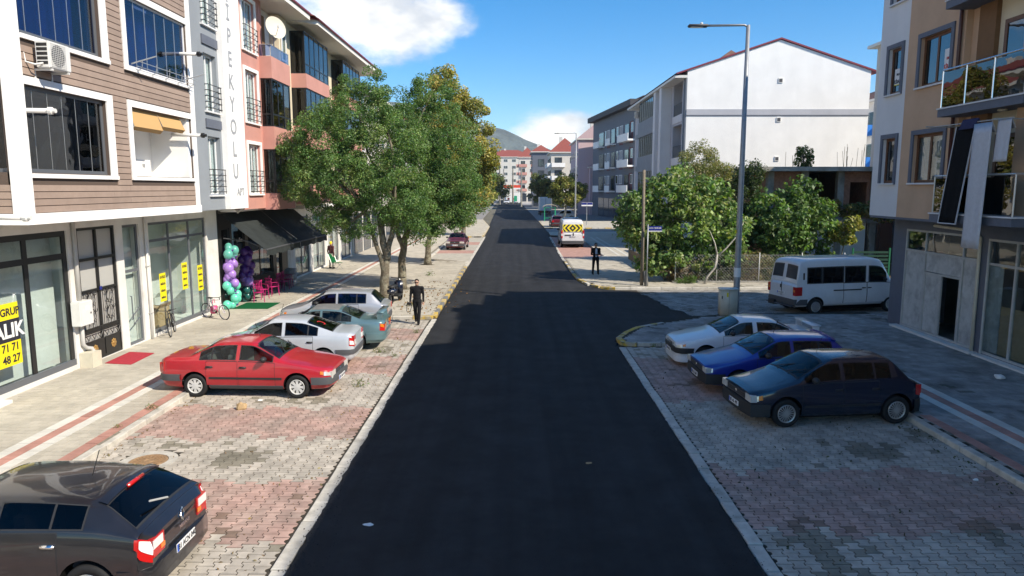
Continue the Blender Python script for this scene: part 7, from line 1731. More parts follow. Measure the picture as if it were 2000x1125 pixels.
tree('plane_tree', 'yellow green tree at the far left corner past the dark red sedan', (-5.6, 78.3, SH), [([(-5.6, 78.3, 0), (-5.5, 78.3, 2), (-5.0, 78.3, 4.5)], .2, .1)], lobD, 130, 90, .26, YEL[1:] + G_ASH[:2], 14, .4, .8, aspect=.7)
lobE = [(-6.5, 104, 7, 2.5, 2.5, 2.4), (-8.5, 105, 5.5, 2.2, 2.2, 2), (-6.2, 103, 4.5, 1.8, 2, 1.4)]
tree('plane_tree', 'distant green street tree beyond the far left corner', (-7.4, 104, SH), [([(-7.4, 104, 0), (-7.3, 104, 2), (-7.2, 104, 4.5)], .22, .1)], lobE, 90, 80, .32, YEL[2:] + G_ASH[:3], 15, .5, .9, aspect=.7)
G_PL = [(.19, .20, .05), (.26, .25, .07), (.14, .165, .045), (.09, .12, .04)]
lobF = [(8.2, 116, 5.4, 2.2, 2.2, 1.6), (10.0, 116.3, 5.0, 1.8, 2, 1.5), (6.9, 115.6, 4.4, 1.5, 1.8, 1.2), (8.6, 115.4, 3.6, 2.1, 1.8, 1.0), (8.4, 116, 6.7, 1.2, 1.3, .9)]
tree('plane_tree', 'round street tree with pale trunk beside the green bus shelter', (8.0, 116, 0), [([(8.0, 116, 0), (8.25, 116, 1.6), (8.6, 116, 3.6)], .22, .12)], lobF, 120, 110, .30, G_PL, 16, .4, .8, bark='bark_pale', aspect=.7)
lobG = [(5.4, 152, 6.0, 2.2, 2.2, 2.2), (6.8, 152.5, 5.4, 1.8, 2, 1.8), (4.6, 151.6, 4.2, 1.5, 1.8, 1.4)]
tree('plane_tree', 'distant round street tree behind the white box truck', (5.8, 152, 0), [([(5.8, 152, 0), (5.8, 152, 2), (5.7, 152, 4)], .22, .1)], lobG, 90, 90, .34, G_PL, 17, .5, .9, aspect=.7)
lobH = [(-7.5, 225, 7, 4, 3, 4), (-4.5, 228, 5.5, 3, 3, 3)]
tree('plane_tree', 'dark distant tree near the end of the road', (-7, 226, 0), [([(-7, 226, 0), (-7, 226, 3), (-7, 226, 5)], .3, .15)], lobH, 70, 70, .55, G_PL[2:], 18, .8, 1.3, aspect=.7)
# figs in the garden
FIG = [(.18, .28, .085), (.125, .21, .065), (.25, .33, .12), (.32, .36, .16), (.085, .15, .055)]
lobI = [(7.0, 39.4, 4.1, 1.2, 1.4, 1.1), (8.6, 39.6, 4.7, 1.5, 1.6, 1.2), (10.4, 39.8, 4.5, 1.6, 1.6, 1.2), (7.4, 39.2, 2.7, 1.2, 1.3, 1.0), (9.4, 39.2, 3.2, 1.5, 1.4, 1.1), (11.6, 39.8, 3.3, 1.3, 1.5, 1.1), (8.5, 39.0, 1.7, 1.1, .9, .8), (10.6, 39.6, 2.2, 1.1, .8, .8), (6.5, 39.5, 3.2, .8, 1.0, .8), (9.4, 40.2, 5.7, 1.2, 1.2, .7), (7.6, 38.9, 1.3, .8, .6, .8), (9.9, 38.9, 1.2, 1.2, .5, .8), (11.8, 39.2, 1.8, 1.2, .7, .9)]
tree('fig_tree', 'broad fig tree with large bright leaves overhanging the chain link fence', (9.0, 39.9, .1), [([(9.0, 39.9, .05), (9.1, 39.8, 1.0), (8.6, 39.7, 2.4)], .16, .08), ([(9.1, 39.9, .3), (9.6, 39.9, 1.4), (10.2, 39.8, 2.8)], .13, .07), ([(9.0, 39.8, .6), (8.2, 39.6, 1.6), (7.5, 39.4, 2.6)], .09, .05)], lobI, 420, 44, .24, FIG, 21, .24, .62, aspect=.62, outw=.6, twigs=50, shell=.35)
lobJ = [(15.6, 42.5, 3.9, 1.5, 1.5, 1.2), (17.2, 42.6, 3.7, 1.5, 1.5, 1.1), (16.0, 42, 2.4, 1.5, 1.3, 1.0), (18.0, 42.4, 2.6, 1.1, 1.3, .9), (14.8, 42.3, 2.6, 1.0, 1.3, .9), (16.8, 42.6, 5.0, .9, 1, .6), (15.4, 41.8, 1.3, 1.2, .8, .8), (17.4, 41.9, 1.3, 1.2, .8, .8)]
tree('fig_tree', 'rounded dark green fig tree in front of the unfinished brick house', (16.3, 42.8, .1), [([(16.3, 42.8, .05), (16.3, 42.8, 1.2), (16.2, 42.7, 2.4)], .15, .09), ([(16.3, 42.8, .6), (17.0, 42.7, 1.8), (17.3, 42.6, 3)], .1, .06)], lobJ, 270, 50, .24, [FIG[0], FIG[1], FIG[4], (.09, .15, .045)], 22, .24, .58, aspect=.62, outw=.6, shell=.35)
DK = [(.05, .08, .03), (.04, .065, .027), (.07, .1, .04)]
lobK = [(14.0, 44.5, 4.6, 1.1, 1.2, 1.4), (14.6, 44.6, 6.0, .7, .8, .9), (13.4, 44.3, 3.2, 1.1, 1.2, 1.1), (12.9, 44, 2.2, 1.2, 1.2, .9), (14.6, 44.2, 2.6, 1.2, 1.0, 1.0)]
tree('evergreen_tree', 'dark leafed evergreen between the two fig trees', (13.9, 44.6, .1), [([(13.9, 44.6, .05), (14.0, 44.6, 2), (14.2, 44.6, 4.5)], .11, .05)], lobK, 200, 80, .17, DK, 23, .3, .55, aspect=.5)
PALE = [(.26, .25, .10), (.20, .21, .08), (.30, .27, .13), (.15, .165, .06)]
lobL = [(12.4, 48.4, 7.0, 1.4, 1.3, 1.2), (12.8, 48.4, 5.8, 2.0, 1.3, 1.4), (13.6, 48.5, 5.6, 1.4, 1.3, 1.1), (12.0, 48.3, 5.0, 1.4, 1.3, 1.2), (14.3, 48.3, 4.8, .9, 1, .8), (12.6, 48.2, 3.9, 1.4, 1.2, .9)]
tree('olive_tree', 'thin pale yellow tree in front of the white gable', (12.8, 48.6, .1), [([(12.8, 48.6, .05), (12.8, 48.6, 2.4), (12.9, 48.5, 4.8)], .12, .05)], lobL, 240, 95, .16, PALE, 24, .28, .55, aspect=.36, twigs=60, shell=.3)
lobM = [(18.9, 41.0, 2.5, .6, .6, .6), (19.4, 40.8, 3.1, .5, .5, .4)]
tree('lemon_tree', 'small yellow green sapling beside the green gate', (18.8, 41, .1), [([(18.8, 41, .05), (18.85, 41, 1.0), (19.0, 41, 2.2)], .05, .03)], lobM, 34, 40, .2, [(.24, .24, .05), (.17, .2, .05), (.3, .27, .07)], 25, .2, .36, aspect=.6)
lobN = [(20.2, 43.5, 4.0, 1.0, .5, .35), (21.5, 43.5, 3.9, 1.1, .5, .35), (22.6, 43.4, 3.7, .9, .5, .4)]
tree('grape_vine', 'grape vine trailing along the wall of the unfinished house', (21.8, 43.6, .1), [([(21.8, 43.6, .05), (21.7, 43.6, 2), (21.4, 43.5, 3.8)], .04, .025)], lobN, 70, 50, .17, [(.13, .13, .04), (.09, .11, .035), (.2, .16, .05)], 26, .2, .4, aspect=.7)
lobO = [(19.0, 47.5, 7.2, .55, .55, .7)]
tree('sapling', 'bushy sapling growing on the flat concrete roof', (19.0, 47.5, 6.5), [([(19.0, 47.5, 6.5), (19.0, 47.5, 7.2), (19, 47.5, 7.9)], .03, .015)], lobO, 36, 40, .16, [(.14, .17, .05), (.1, .14, .04)], 27, .15, .3, aspect=.5)
# pale bare trunk leaning through the fence
t = thing('bare_tree', 'bare pale grey forked trunk leaning over the fence', 'tree', (10.2, 37.9, .1)); mb = MB()
mb.tube([(10.2, 37.9, .05), (10.35, 37.9, .5), (10.75, 37.9, 1.0), (10.85, 37.9, 1.7)], [.07, .06, .055, .05], 8); mb.build('trunk', 'bark_pale', t, smooth=True)
mb = MB(); mb.tube([(10.85, 37.9, 1.65), (10.7, 37.95, 2.3), (10.4, 38.0, 3.0)], [.045, .035, .02], 7); mb.tube([(10.85, 37.9, 1.6), (11.3, 37.95, 2.0), (11.9, 38, 2.7), (12.2, 38, 3.4)], [.045, .04, .03, .015], 7); mb.build('branches', 'bark_pale', t, smooth=True)
# hedge plants behind the fence
def bush(label, c, r, pal, seed, n=26, per=46, size=.13, asp=.5, name='shrub'):
    t = thing(name, label, 'shrub', (c[0], c[1], .1), 0, 'shrubs along the garden fence')
    C, Rr = clumps([(c[0], c[1], c[2], *r)], n, .16, .32, seed); me = leaf_mesh('foliage', C - np.array([c[0], c[1], .1]), Rr, per, size, pal, asp, seed=seed); link('foliage', me, t)
    mb = MB()
    for k in range(9): rd = random.Random(seed * 9 + k); limb(mb, (c[0] + rd.gauss(0, .12), c[1], .08), (c[0] + rd.gauss(0, r[0] * .6), c[1] + rd.gauss(0, .2), c[2] + rd.uniform(0, r[2] * .8)), .016, .006, .15, 4, seed + k, 5)
    mb.build('stems', 'bark', t)
DRY = [(.20, .14, .075), (.16, .11, .06), (.11, .085, .045), (.24, .18, .1)]; ROSE = [(.045, .075, .025), (.06, .09, .03), (.08, .1, .04)]
bx = [(8.9, DRY, .55), (9.7, DRY, .6), (10.5, ROSE, .55), (11.2, ROSE, .7), (12.0, ROSE, .75), (12.8, DRY, .75), (13.5, [(.22, .19, .08), (.16, .14, .06)], .8), (14.3, ROSE, .6), (15.2, ROSE, .6), (16.2, DRY, .55), (17.2, ROSE, .6)]
lbl = {0: 'brown dry shrub', 1: 'green rose shrub', 2: 'yellow dry shrub'}
wh = ['next to the utility pole', 'under the fig crown', 'left of the pale bare trunk', 'behind the pale bare trunk', 'right of the pale bare trunk', 'behind the lamp post', 'between the lamp post and minibus', 'behind the minibus rear', 'behind the minibus windows', 'behind the minibus roof', 'near the green gate']
for k, (x, pal, h) in enumerate(bx): bush(('%s behind the fence %s' % (lbl[0 if pal is DRY else (1 if pal is ROSE else 2)], wh[k])), (x, 38.95, .2 + h * .9), (.6, .42, h * 1.05), pal, 40 + k, 40)
for k, (x, y, lb) in enumerate(((9.3, 38.05, 'low bright green weed clump at the foot of the fig tree'), (8.3, 45.5, 'tall grass clump behind the low wooden wall'))): bush(lb, (x, y, .25), (.6, .3, .22), [(.07, .14, .02), (.09, .17, .03)], 70 + k, 12, 60, .2, .12, 'weeds')
# dead leaves, weeds in the joints
def litter(name, n, area, pal, size, seed, z):
    r = np.random.default_rng(seed); C = []
    for k in range(n):
        x, y = area(r); C.append((x, y, z(x, y) + .012))
    me = leaf_mesh(name, C, np.full(n, .012), 1, size, pal, .55, seed=seed, outw=0); o = stuff(link(name, me)); o['label'] = name; return o
def ar1(r): return (-4.3 + r.normal() * .8, 33 + r.normal() * 3.0)
o = litter('fallen_leaves', 330, ar1, [(.22, .10, .03), (.3, .17, .06), (.16, .08, .03)], .11, 5, lambda x, y: SH if y > 28.2 and x < -3.3 else .03); o['label'] = 'brown fallen leaves under the street trees'; o['category'] = 'leaves'
def ar2(r):
    k = r.random()
    if k < .45: y = 8 + 19 * r.random(); return (-8.08 + abs(r.normal()) * .10, y)
    if k < .75: return (-3.4 - abs(r.normal()) * .5, 9 + 18 * r.random())
    return (-8 + 4.6 * r.random(), 9 + 18 * r.random())
o = litter('dry_leaves', 520, ar2, [(.24, .15, .07), (.2, .12, .05), (.3, .22, .12)], .06, 6, lambda x, y: .0); o['label'] = 'dry leaves and grit along the left parking kerb'; o['category'] = 'leaves'
def ar3(r):
    if r.random() < .6: y = 8 + 14 * r.random(); return (8.78 - abs(r.normal()) * .25, y)
    return (3.7 + 5 * r.random(), 9 + 13 * r.random())
o = litter('moss_litter', 420, ar3, [(.06, .065, .03), (.09, .08, .045), (.05, .06, .025)], .06, 8, lambda x, y: .0); o['label'] = 'moss and litter along the right parking kerb'; o['category'] = 'leaves'
WG = [(.09, .15, .03), (.13, .17, .04), (.2, .18, .06)]
for k, (x, y, z, s, lb) in enumerate(((-4.14, 18.3, 0, .22, 'weed tuft by the front of the red sedan'), (-3.75, 21.6, 0, .12, 'weed tuft beside the pale sedan tail'), (-4.35, 22.2, 0, .2, 'weed tuft under the teal sedan bumper'), (-3.6, 25.3, 0, .15, 'weed tuft on the road kerb past the teal sedan'), (-8.45, 15.9, SH, .14, 'weed tuft in the red strip by the kerb'), (-8.5, 14.6, SH, .1, 'small weed in the red strip before the manhole'), (-4.5, 30.5, SH, .2, 'weed tuft beside the walking man'), (-5.0, 41.5, SH, .3, 'broken green branch lying on the pavement'), (4.6, 23.0, 0, .14, 'weed tuft along the island kerb'))):
    t = thing('weed', lb, 'weed', (x, y, z)); me = leaf_mesh('blades', [(0, 0, s * .3), (s * .5, .03, s * .25), (-s * .4, .05, s * .25)], [s * .7] * 3, 26, s * .55, WG, .16, seed=90 + k); link('blades', me, t); mb = MB(); mb.tube([(0, 0, -.01), (.01, 0, s * .6)], .004, 4); mb.build('stem', 'bark', t, world=False)
# ------------------------------------------------------------------ people
def remesh(mb, name, m_, parent, vox=.012, smooth_it=4):
    o = mb.build(name, m_, parent, world=False, weld=True)
    md = o.modifiers.new('r', 'REMESH'); md.mode = 'VOXEL'; md.voxel_size = vox
    s = o.modifiers.new('s', 'SMOOTH'); s.iterations = smooth_it; s.factor = .5
    bpy.context.view_layer.update(); dg = bpy.context.evaluated_depsgraph_get(); me = bpy.data.meshes.new_from_object(o.evaluated_get(dg)); o.modifiers.clear(); o.data = me
    me.polygons.foreach_set('use_smooth', [True] * len(me.polygons)); me.materials.clear(); me.materials.append(M(m_)); return o
def chain(mb, pts, rad, sides=10):
    P = [Vector(p) for p in pts]
    out = []; rr = []
    for i in range(len(P) - 1):
        for k in range(4): f = k / 4; out.append(P[i].lerp(P[i + 1], f)); rr.append(rad[i] + (rad[i + 1] - rad[i]) * f)
    out.append(P[-1]); rr.append(rad[-1]); mb.tube(out, rr, sides)
    for p, r in zip(P, rad): mb.ball(tuple(p), r * .99, 10, 8)
def person(label, loc, rz, J, top, legs_m, shoe='cloth_black', hair='hair', jacket_open=None, scale=1.0, shirt=None, cap=None, glasses=True):
    """J: joint dictionary in metres, facing -y; l = the person's left (+x)"""
    t = thing('person', label, 'person', loc, rz); t.scale = (scale,) * 3
    b = MB(); hd = Vector(J['head'])
    b.ball(tuple(hd), .105, 16, 12, sc_=(.78, .95, 1.12)); b.ball(tuple(hd + Vector((0, -.03, -.06))), .075, 12, 10, sc_=(.8, .9, .95)); b.ball(tuple(hd + Vector((0, -.105, -.02))), .018, 8, 6, sc_=(.8, 1.1, 1.3))
    for s in (-1, 1): b.ball(tuple(hd + Vector((s * .084, .012, -.012))), .026, 8, 6, sc_=(.4, .7, 1.1))
    b.ball(tuple(hd + Vector((0, -.094, -.072))), .022, 8, 6, sc_=(1.1, .5, .4))
    chain(b, [J['neck'], hd + Vector((0, .01, -.08))], [.058, .05]); chain(b, [J['pelvis'], J['chest'], J['neck']], [.10, .11, .06])
    for s in 'lr':
        chain(b, [J['sh' + s], J['el' + s], J['wr' + s]], [.05, .036, .026])
        wv = Vector(J['wr' + s]); dirn = (wv - Vector(J['el' + s])).normalized(); fd = Vector(J.get('hd' + s, tuple(dirn))).normalized()
        side = Vector((1, 0, 0)) if abs(fd.x) < .8 else Vector((0, 1, 0)); side = (side - fd * side.dot(fd)).normalized(); nn = fd.cross(side)
        palm = wv + fd * .05; chain(b, [wv, palm + fd * .02], [.026, .032])
        for k, (o_, ln) in enumerate(((-.030, .062), (-.010, .075), (.010, .080), (.030, .070))):
            a = palm + side * o_ + fd * .03; chain(b, [a, a + fd * ln * .55 + nn * .012, a + fd * ln * .8 + nn * .035], [.0105, .0095, .008], 6)
        a = palm - side * .03; chain(b, [a, a - side * .028 + fd * .02 + nn * .012, a - side * .032 + fd * .05 + nn * .026], [.012, .011, .009], 6)
        chain(b, [J['hip' + s], J['kn' + s], J['an' + s]], [.075, .05, .036])
    body = remesh(b, 'body', 'skin', t, .0085, 2)
    # face
    for s in (-1, 1): q = MB(); q.ball(tuple(hd + Vector((s * .034, -.094, .012))), .012, 8, 6); q.build('eye', 'ink', t, world=False, smooth=True)
    if glasses: q = MB(); q.box(hd.x - .075, hd.x + .075, hd.y - .118, hd.y - .098, hd.z - .006, hd.z + .028); bev(q.build('sunglasses', 'frame_black', t, world=False), .008)
    h = MB(); h.ball(tuple(hd + Vector((0, .022, .045))), .108, 16, 10, sc_=(.82, .95, .85)); h.ball(tuple(hd + Vector((0, .05, .0))), .09, 14, 10, sc_=(.88, .8, 1.0)); remesh(h, 'hair', cap or hair, t, .012, 3)
    # clothes
    tr = MB(); P = Vector(J['pelvis'])
    tr.ball(tuple(P + Vector((0, 0, -.02))), .165, 14, 10, sc_=(1.0, .74, .85))
    for s in 'lr': chain(tr, [J['hip' + s], J['kn' + s], Vector(J['an' + s]) + Vector((0, 0, .02))], [.100, .072, .062])
    remesh(tr, 'trousers', legs_m, t, .014, 4)
    jk = MB(); N_ = Vector(J['neck']); Cc = Vector(J['chest'])
    jk.ball(tuple(Cc + Vector((0, .0, .02))), .2, 16, 12, sc_=(.90, .60, 1.05)); jk.ball(tuple(P + Vector((0, 0, .10))), .175, 16, 12, sc_=(.92, .70, 1.0)); jk.ball(tuple((Cc + P) / 2 + Vector((0, 0, .06))), .18, 16, 12, sc_=(.88, .66, 1.1))
    for s in 'lr':
        jk.ball(tuple(Vector(J['sh' + s])), .082, 12, 10); chain(jk, [Cc + Vector((0, 0, .16)), J['sh' + s]], [.09, .075])
        chain(jk, [J['sh' + s], J['el' + s], J['wr' + s]], [.068, .050, .040])
    chain(jk, [Cc + Vector((0, 0, .15)), N_ + Vector((0, 0, .01))], [.10, .066]); remesh(jk, 'jacket', top, t, .014, 5)
    if shirt:
        q = MB(); yb = J['chest'][1] - .135; q.poly([(-.045, yb - .012, J['neck'][2] - .02), (.045, yb - .012, J['neck'][2] - .02), (.06, yb - .02, J['chest'][2] - .05), (.05, yb - .025, P.z + .05), (-.05, yb - .025, P.z + .05), (-.06, yb - .02, J['chest'][2] - .05)][::-1]); o = q.build('shirt', shirt, t, world=False); md = o.modifiers.new('s', 'SOLIDIFY'); md.thickness = .03; md.offset = 0
    for s in 'lr':
        q = MB(); A = Vector(J['an' + s]); q.ball(tuple(A + Vector((0, -.07, -.035))), .06, 12, 8, sc_=(.78, 2.1, .75)); q.ball(tuple(A + Vector((0, .01, -.01))), .058, 10, 8); remesh(q, 'shoe', shoe, t, .012, 2)
    return t
JW = dict(head=(0, -.02, 1.655), neck=(0, 0, 1.50), chest=(0, 0, 1.27), pelvis=(0, 0, .96), shl=(.20, 0, 1.425), shr=(-.20, 0, 1.425), ell=(.245, .05, 1.15), elr=(-.245, .03, 1.15), wrl=(.245, -.04, .90), wrr=(-.26, -.10, .91),
          hipl=(.095, 0, .92), hipr=(-.095, 0, .92), knl=(.085, -.14, .52), knr=(-.075, .03, .50), anl=(.05, -.16, .075), anr=(-.07, .26, .13), hdl=(0, -.1, -1), hdr=(0, -.35, -.9))
man = person('man in black clothes and sunglasses walking with a camera in his hand', (-3.76, 27.05, 0), 4 * DEG, JW, 'cloth_black', 'cloth_black', scale=.985)
q = MB(); q.box(-.075, .075, -.04, .04, -.05, .05); cm = thing('camera', 'black camera with strap held by the walking man', 'camera', (-4.04, 26.86, .83), 20 * DEG); bev(q.build('camera_body', 'camera_black', cm, world=False), .012)
q = MB(); q.lathe([(.045, -.03), (.045, -.13), (.05, -.135), (.05, -.17), (.03, -.165)], 16, 'y', (0, 0, 0), caps=True); q.build('lens', 'camera_black', cm, world=False)
q = MB(); pts = [(.07, 0, .03), (.1, -.02, -.1), (.03, -.03, -.28), (-.06, -.02, -.36), (-.1, 0, -.28), (-.09, 0, -.1), (-.075, 0, .03)]; q.tube(pts, .012, 5); q.build('strap', 'camera_black', cm, world=False)
JS = dict(head=(.0, -.03, 1.655), neck=(0, 0, 1.50), chest=(0, 0, 1.27), pelvis=(0, 0, .96), shl=(.20, 0, 1.42), shr=(-.20, 0, 1.42), ell=(.245, .0, 1.14), elr=(-.245, .0, 1.14), wrl=(.08, -.23, 1.14), wrr=(-.08, -.23, 1.14), hipl=(.10, 0, .92), hipr=(-.10, 0, .92), knl=(.13, -.02, .50), knr=(-.13, -.01, .50), anl=(.15, 0, .08), anr=(-.15, .02, .08), hdl=(-.8, -.5, .1), hdr=(.8, -.5, .1))
person('man in open dark jacket standing with hands together on the far corner', (4.82, 42.05, SH), 6 * DEG, JS, 'cloth_black', 'cloth_black', shirt='cloth_shirt', scale=1.06)
q = MB(); q.box(4.80, 4.90, 41.70, 41.72, 1.32, 1.36); tag(q.build('phone', 'camera_black'), 'dark phone held by the man in the open jacket', 'phone')
JB = dict(JS, ell=(.25, .05, 1.15), elr=(-.25, .05, 1.15), wrl=(.25, .0, .92), wrr=(-.25, 0, .92), hdl=(0, 0, -1), hdr=(0, 0, -1))
person('person in wine red jacket and beige trousers by the far shop wall', (-11.75, 45.3, SH), 150 * DEG, JB, 'cloth_wine', 'cloth_beige', cap='yellow_sign', glasses=False, scale=.97)

# ------------------------------------------------------------------ street furniture
def lamp_post(label, x, y, h, arm, z0=SH):
    t = thing('street_lamp', label, 'street lamp', (x, y, z0), 0, 'galvanised street lamps along the right pavement')
    mb = MB(); mb.tube([(x, y, z0 - .05), (x, y, z0 + .6), (x, y, h * .5), (x, y, h)], [.135, .13, .105, .075], 16); mb.build('pole', 'steel_pole', t, smooth=True)
    mb = MB(); mb.box(x - .2, x + .2, y - .2, y + .2, z0, z0 + .03); mb.build('base_plate', 'steel_pole', t)
    mb = MB(); mb.tube([(x, y, h - .06), (x - .15, y, h), (x - arm, y, h - .02)], .045, 10); mb.build('arm', 'steel_pole', t, smooth=True)
    mb = MB(); mb.box(x - arm - .72, x - arm + .05, y - .14, y + .14, h - .08, h + .02); hd_ = bev(mb.build('lamp_head', 'grey_trim', t), .03); mb = MB(); mb.box(x - arm - .62, x - arm - .15, y - .10, y + .10, h - .09, h - .078); mb.build('diffuser', 'lamp_white', hd_)
    mb = MB(); mb.lathe([(.06, 0), (.06, .06), (.03, .09), (.001, .09)], 10, 'z', (x - arm - .2, y, h + .02)); mb.build('sensor', 'plastic_white', hd_)
    if y < 60: mb = MB(); mb.tube([(x, y, 1.62), (x, y, 2.0)], .138, 16); mb.build('notice', 'paper_white', t); mb = MB(); mb.box(x - .135, x - .115, y - .06, y + .06, 3.4, 3.55); mb.build('tag', 'yellow_sign', t)
lamp_post('tall grey street lamp beside the cream cable cabinet', 9.1, 28.85, 11.5, 1.62); lamp_post('tall grey street lamp beside the green bus shelter', 9.35, 110, 13.5, 2.6)
t = thing('cable_cabinet', 'cream metal cable cabinet at the foot of the street lamp', 'cabinet', (8.6, 28.45, SH))
mb = MB(); mb.box(8.30, 8.98, 28.25, 28.62, SH, 1.18); bev(mb.build('case', 'plastic_cream', t), .015); mb = MB(); mb.box(8.27, 9.01, 28.21, 28.66, 1.16, 1.22); bev(mb.build('lid', 'plastic_white', t), .012)
mb = MB(); mb.box(8.53, 8.60, 28.235, 28.247, .88, 1.05); mb.build('warning_sticker', 'yellow_sign', t); mb = MB(); mb.box(8.33, 8.36, 28.232, 28.247, .8, .92); mb.build('lock', 'frame_black', t)
mb = MB(); mb.box(8.635, 8.642, 28.243, 28.2485, .2, 1.14); mb.build('door_seam', 'grey_trim', t)
# utility pole and blue street sign
t = thing('utility_pole', 'weathered wooden utility pole at the fence corner', 'pole', (6.72, 37.25, SH)); mb = MB(); mb.tube([(6.72, 37.25, 0), (6.72, 37.25, 3), (6.70, 37.25, 6.15)], [.095, .085, .075], 12); mb.build('shaft', 'wood_pole', t, smooth=True)
mb = MB(); mb.tube([(6.95, 37.1, 0), (6.86, 37.12, .9)], [.11, .10], 10); mb.build('stub', 'concrete', t, smooth=True)
t = thing('street_sign', 'blue street name sign on a thin steel post by the utility pole', 'sign', (6.93, 37.0, SH)); mb = MB(); mb.tube([(6.93, 37.0, SH), (6.93, 37.0, 3.35)], .035, 10); mb.build('post', 'steel_pole', t, smooth=True)
mb = MB(); mb.box(6.97, 7.66, 36.98, 37.0, 2.98, 3.26); bl = mb.build('plate', 'blue_sign', t); put_text('2101. SOKAK', .11, 'paper_white', bl, (7.31, 36.975, 3.16), (1, 0, 0), (0, 0, 1), bold=.001); mb = MB(); mb.box(6.97, 7.66, 36.975, 36.979, 2.98, 3.02); mb.build('edge_band', 'paper_white', bl)
t = thing('street_sign', 'twin blue and white street name signs on a post beyond the panel van', 'sign', (10.1, 100, SH)); mb = MB(); mb.tube([(10.1, 100, SH), (10.1, 100, 3.2)], .05, 8); mb.build('post', 'steel_pole', t)
for x0 in (9.35, 10.15): mb = MB(); mb.box(x0, x0 + .75, 99.9, 99.95, 2.75, 3.25); bl = mb.build('plate', 'paper_white', t); mb = MB(); mb.box(x0 + .02, x0 + .73, 99.88, 99.899, 2.95, 3.22); mb.build('name_band', 'blue_sign', bl)
for (px, py, h, m_, lb) in ((-4.8, 232, 13, 'concrete', 'pale concrete pole on the far left verge'), (-3.9, 258, 12, 'concrete', 'concrete pole in front of the petrol station'), (1.9, 203, 11, 'concrete', 'concrete pole on the far right pavement tip'), (-.6, 250, 12, 'wood_pole', 'wooden pole in front of the red canopy')):
    mb = MB(); mb.tube([(px, py, -.05), (px, py, h)], [.28, .18], 8); tag(mb.build('utility_pole', m_), lb, 'pole')
# bus shelter
t = thing('bus_shelter', 'green steel bus shelter with arched roof', 'bus shelter', (5.55, 112.3, SH))
for x in (4.7, 6.4):
    for y in (111.6, 113.0): mb = MB(); mb.box(x - .05, x + .05, y - .05, y + .05, SH, 2.3); mb.build('post', 'green_paint', t)
mb = MB(); k = 10
for i in range(k):
    a0, a1 = pi * i / k, pi * (i + 1) / k
    p = lambda a: (5.55 - 1.15 * cos(a), 2.3 + .42 * sin(a)); (xa, za), (xb, zb) = p(a0), p(a1); mb.quad((xa, 111.3, za), (xb, 111.3, zb), (xb, 113.3, zb), (xa, 113.3, za))
o = mb.build('roof', mat('shelter_roof', (.45, .40, .28), .5, .4), t); md = o.modifiers.new('s', 'SOLIDIFY'); md.thickness = .06
mb = MB(); mb.box(4.75, 6.35, 112.95, 112.97, .5, 2.2); mb.build('back_pane', 'glass', t); mb = MB(); mb.box(4.75, 6.35, 111.55, 111.6, 2.2, 2.3); mb.build('beam', 'green_paint', t); mb = MB(); mb.box(4.8, 6.3, 112.4, 112.8, .5, .56); mb.build('bench', 'green_paint', t)
mb = MB(); mb.box(4.7, 6.4, 111.58, 111.62, .6, .66); mb.build('rail', 'green_paint', t)
# traffic cone
t = thing('traffic_cone', 'orange and white traffic cone behind the dark red sedan', 'cone', (-5.9, 80.5, SH)); mb = MB(); mb.box(-.25, .25, -.25, .25, 0, .05); mb.build('base', 'cone_orange', t, world=False); mb = MB(); mb.lathe([(.19, .05), (.15, .3)], 14); mb.lathe([(.11, .52), (.04, .95), (.001, .95)], 14); mb.build('cone', 'cone_orange', t, world=False); mb = MB(); mb.lathe([(.15, .3), (.11, .52)], 14); mb.build('white_band', 'paper_white', t, world=False)
# chain link fence
t = thing('chain_link_fence', 'chain link fence on metal posts along the garden', 'fence', (14, 38.45, .1))
for x in (8.75, 11.0, 13.3, 15.6, 17.9): mb = MB(); mb.tube([(x, 38.45, .05), (x, 38.45, 1.75)], .03, 8); mb.build('post', mat('fence_post', (.5, .5, .48), .6, .3, .2), t, smooth=True)
mb = MB(); x0, x1, z0, z1, pz = 8.75, 17.9, .18, 1.62, .165
def wire(a, b): mb.tube([a, b], .0026, 3, cap=False)
k = x0 - (z1 - z0)
while k < x1:
    for s in (1, -1):
        a0 = k; a1 = k + (z1 - z0); lo, hi = max(a0, x0), min(a1, x1)
        if hi - lo < .05: continue
        if s > 0: wire((lo, 38.44, z0 + lo - a0), (hi, 38.44, z0 + hi - a0))
        else: wire((lo, 38.45, z1 - (lo - a0)), (hi, 38.45, z1 - (hi - a0)))
    k += pz
nm = stuff(mb.build('wire_netting', mat('fence_wire', (.42, .42, .40), .5, .4, .3), t))
mb = MB(); mb.box(8.6, 18, 38.36, 38.56, .0, .2); mb.build('kerb_wall', 'concrete', t)
for z in (.2, .9, 1.62): mb = MB(); mb.tube([(x0, 38.45, z), (x1, 38.45, z)], .006, 4); mb.build('tension_wire', 'fence_wire', t)
t = thing('low_wall', 'low brown wooden wall with posts at the garden edge', 'wall', (8.35, 48, .1))
for k in range(5):
    mb = MB(); mb.box(8.28, 8.36, 44.6 + 1.4 * k, 45.96 + 1.4 * k, .1, .85); mb.build('board', 'wood_plank', t); mb = MB(); mb.box(8.34, 8.46, 44.55 + 1.4 * k, 44.67 + 1.4 * k, .1, 1.2); mb.build('post', 'wood_pole', t)
